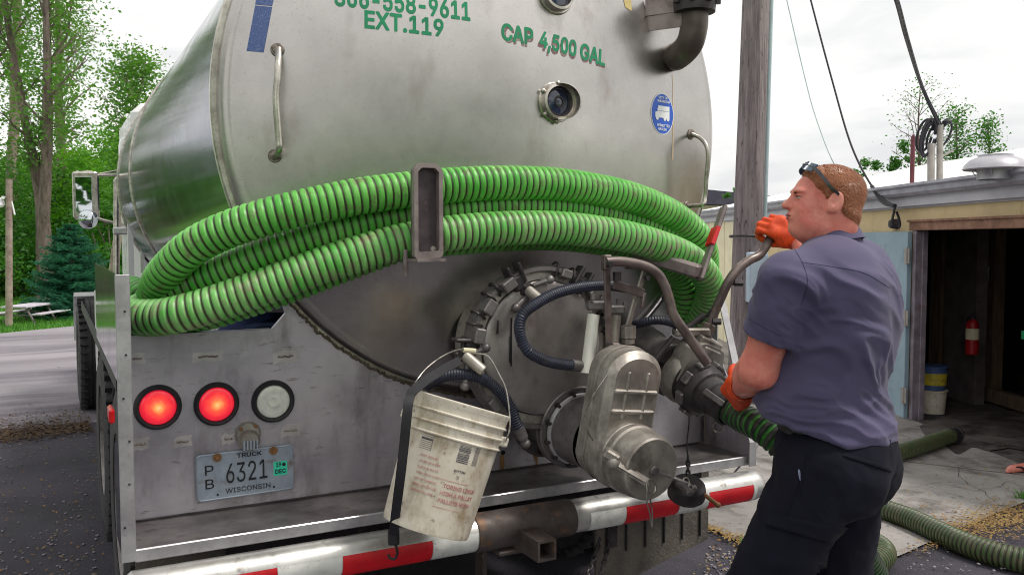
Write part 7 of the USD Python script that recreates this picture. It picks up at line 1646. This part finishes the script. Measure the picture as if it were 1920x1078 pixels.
for k, y0 in enumerate((0.0, -.24)):
    x0 = 0 if y0 == 0 else -.30
    sole = prism(Polygon([(-.14, -.030), (-.05, -.032), (.08, -.048), (.14, -.035), (.155, 0), (.14, .035), (.08, .048), (-.05, .036), (-.14, .032), (-.155, 0)]).buffer(.006), .022)
    v = np.asarray(sole.vertices); loc = np.stack([x0 + v[:, 1] * 0 + v[:, 0], y0 + v[:, 1], v[:, 2] - .026], 1)
    sp2 = [obj('flip_flop', tm(Sw(loc), sole.faces), 'flipflop', per2, smooth=False)]
    obj('strap', [tube(smooth_path([Sw((x0 - .02, y0 + .044, .0)), Sw((x0 + .03, y0 + .034, .045)), Sw((x0 + .085, y0 + .018, .030))], 6), .006, 8), tube(smooth_path([Sw((x0 - .02, y0 - .044, .0)), Sw((x0 + .03, y0 - .030, .045)), Sw((x0 + .085, y0 + .018, .030))], 6), .006, 8)], 'flipflop', sp2[0])
clo = lambda P: smax(p2_sdf(P) - .012, smax(-(P[..., 0] + .30) * 1.0, P[..., 0] + .30, .01) if False else P[..., 0] + .30, .01)
sh2 = surface_nets(lambda P: smax(smax(p2_sdf(P) - .012, P[..., 0] + .28, .006), P[..., 2] - 1.06, .006), (-.93, -.47, .30), (-.26, .24, 1.10), .012)
w = Sw(sh2.vertices); tt = trimesh.Trimesh(w, sh2.faces, process=False)
obj('clothes', tm(w, sh2.faces[:, ::-1] if tt.volume < 0 else sh2.faces), 'shorts', per2, smooth=True)
st0 = Sw((-.70, -.12, 0)); st0[2] = float(gz(st0[0], st0[1])) + .035
stl = thing('seat_block', 'wooden block that the person outside the frame sits on', 'stool', st0)
obj('block', bx(st0 + [-.17, -.17, 0], st0 + [.17, .17, .36], .01), 'wood_grey', stl, smooth=False)
hc = Sw((-.685, -.12, 1.245))
obj('hair', ball(hc, 1.0, 3, (.105, .085, .105)), 'hair', per2, smooth=True)
# ------------------------------------------------------------------ cracks and grit on the paving
def crack(pts, dz, w, nm, lab):
    P = [ground(*p) for p in pts]; Q, t = resample(np.array(P), .05); r3 = np.random.default_rng(len(pts) * 7 + int(pts[0][0]))
    d = np.gradient(Q, axis=0); d /= np.linalg.norm(d, axis=1, keepdims=True); s = np.stack([-d[:, 1], d[:, 0], 0 * d[:, 0]], 1)
    Q = Q + s * np.cumsum(r3.normal(0, .012, len(Q)))[:, None] * np.sin(np.linspace(0, np.pi, len(Q)))[:, None]; ww = (w * r3.uniform(.4, 1.4, len(Q)) * np.sin(np.linspace(.05, np.pi - .05, len(Q))))[:, None]
    V = np.vstack([Q - s * ww, Q + s * ww]); V[:, 2] = gz(V[:, 0], V[:, 1]) + dz; n = len(Q); F = [(i, i + 1, n + i + 1, n + i) for i in range(n - 1)]
    struct(nm, tm(V, F), 'black_gap', smooth=False)
crack([(1690, 930), (1760, 915), (1830, 930), (1925, 905)], .040, .0020, 'concrete_crack', '')
crack([(1340, 905), (1380, 925), (1425, 915), (1470, 940)], .040, .0018, 'concrete_crack', '')
crack([(1805, 870), (1820, 905), (1860, 935), (1880, 965)], .040, .0018, 'concrete_crack', '')
g_ = [ground(rnd.uniform(-20, 190), rnd.uniform(760, 1090)) + np.array([0, 0, .024]) for _ in range(240)] + [ground(rnd.uniform(1320, 1440), rnd.uniform(1035, 1090)) + np.array([0, 0, .024]) for _ in range(130)] + [ground(rnd.uniform(1700, 1930), rnd.uniform(970, 1085)) + np.array([0, 0, .034]) for _ in range(160)]
st_ = []
for p in g_:
    m = trimesh.creation.icosphere(0, 1.0); s = rnd.uniform(.003, .009); v = np.asarray(m.vertices) * np.array([rnd.uniform(.7, 1.3), rnd.uniform(.7, 1.3), .6]) * s; st_.append(tm(v + p + [0, 0, s * .4], m.faces))
obj('gravel', st_, 'asphalt_pale', smooth=False, label='loose grey grit scattered over the asphalt', cat='gravel', kind='stuff')
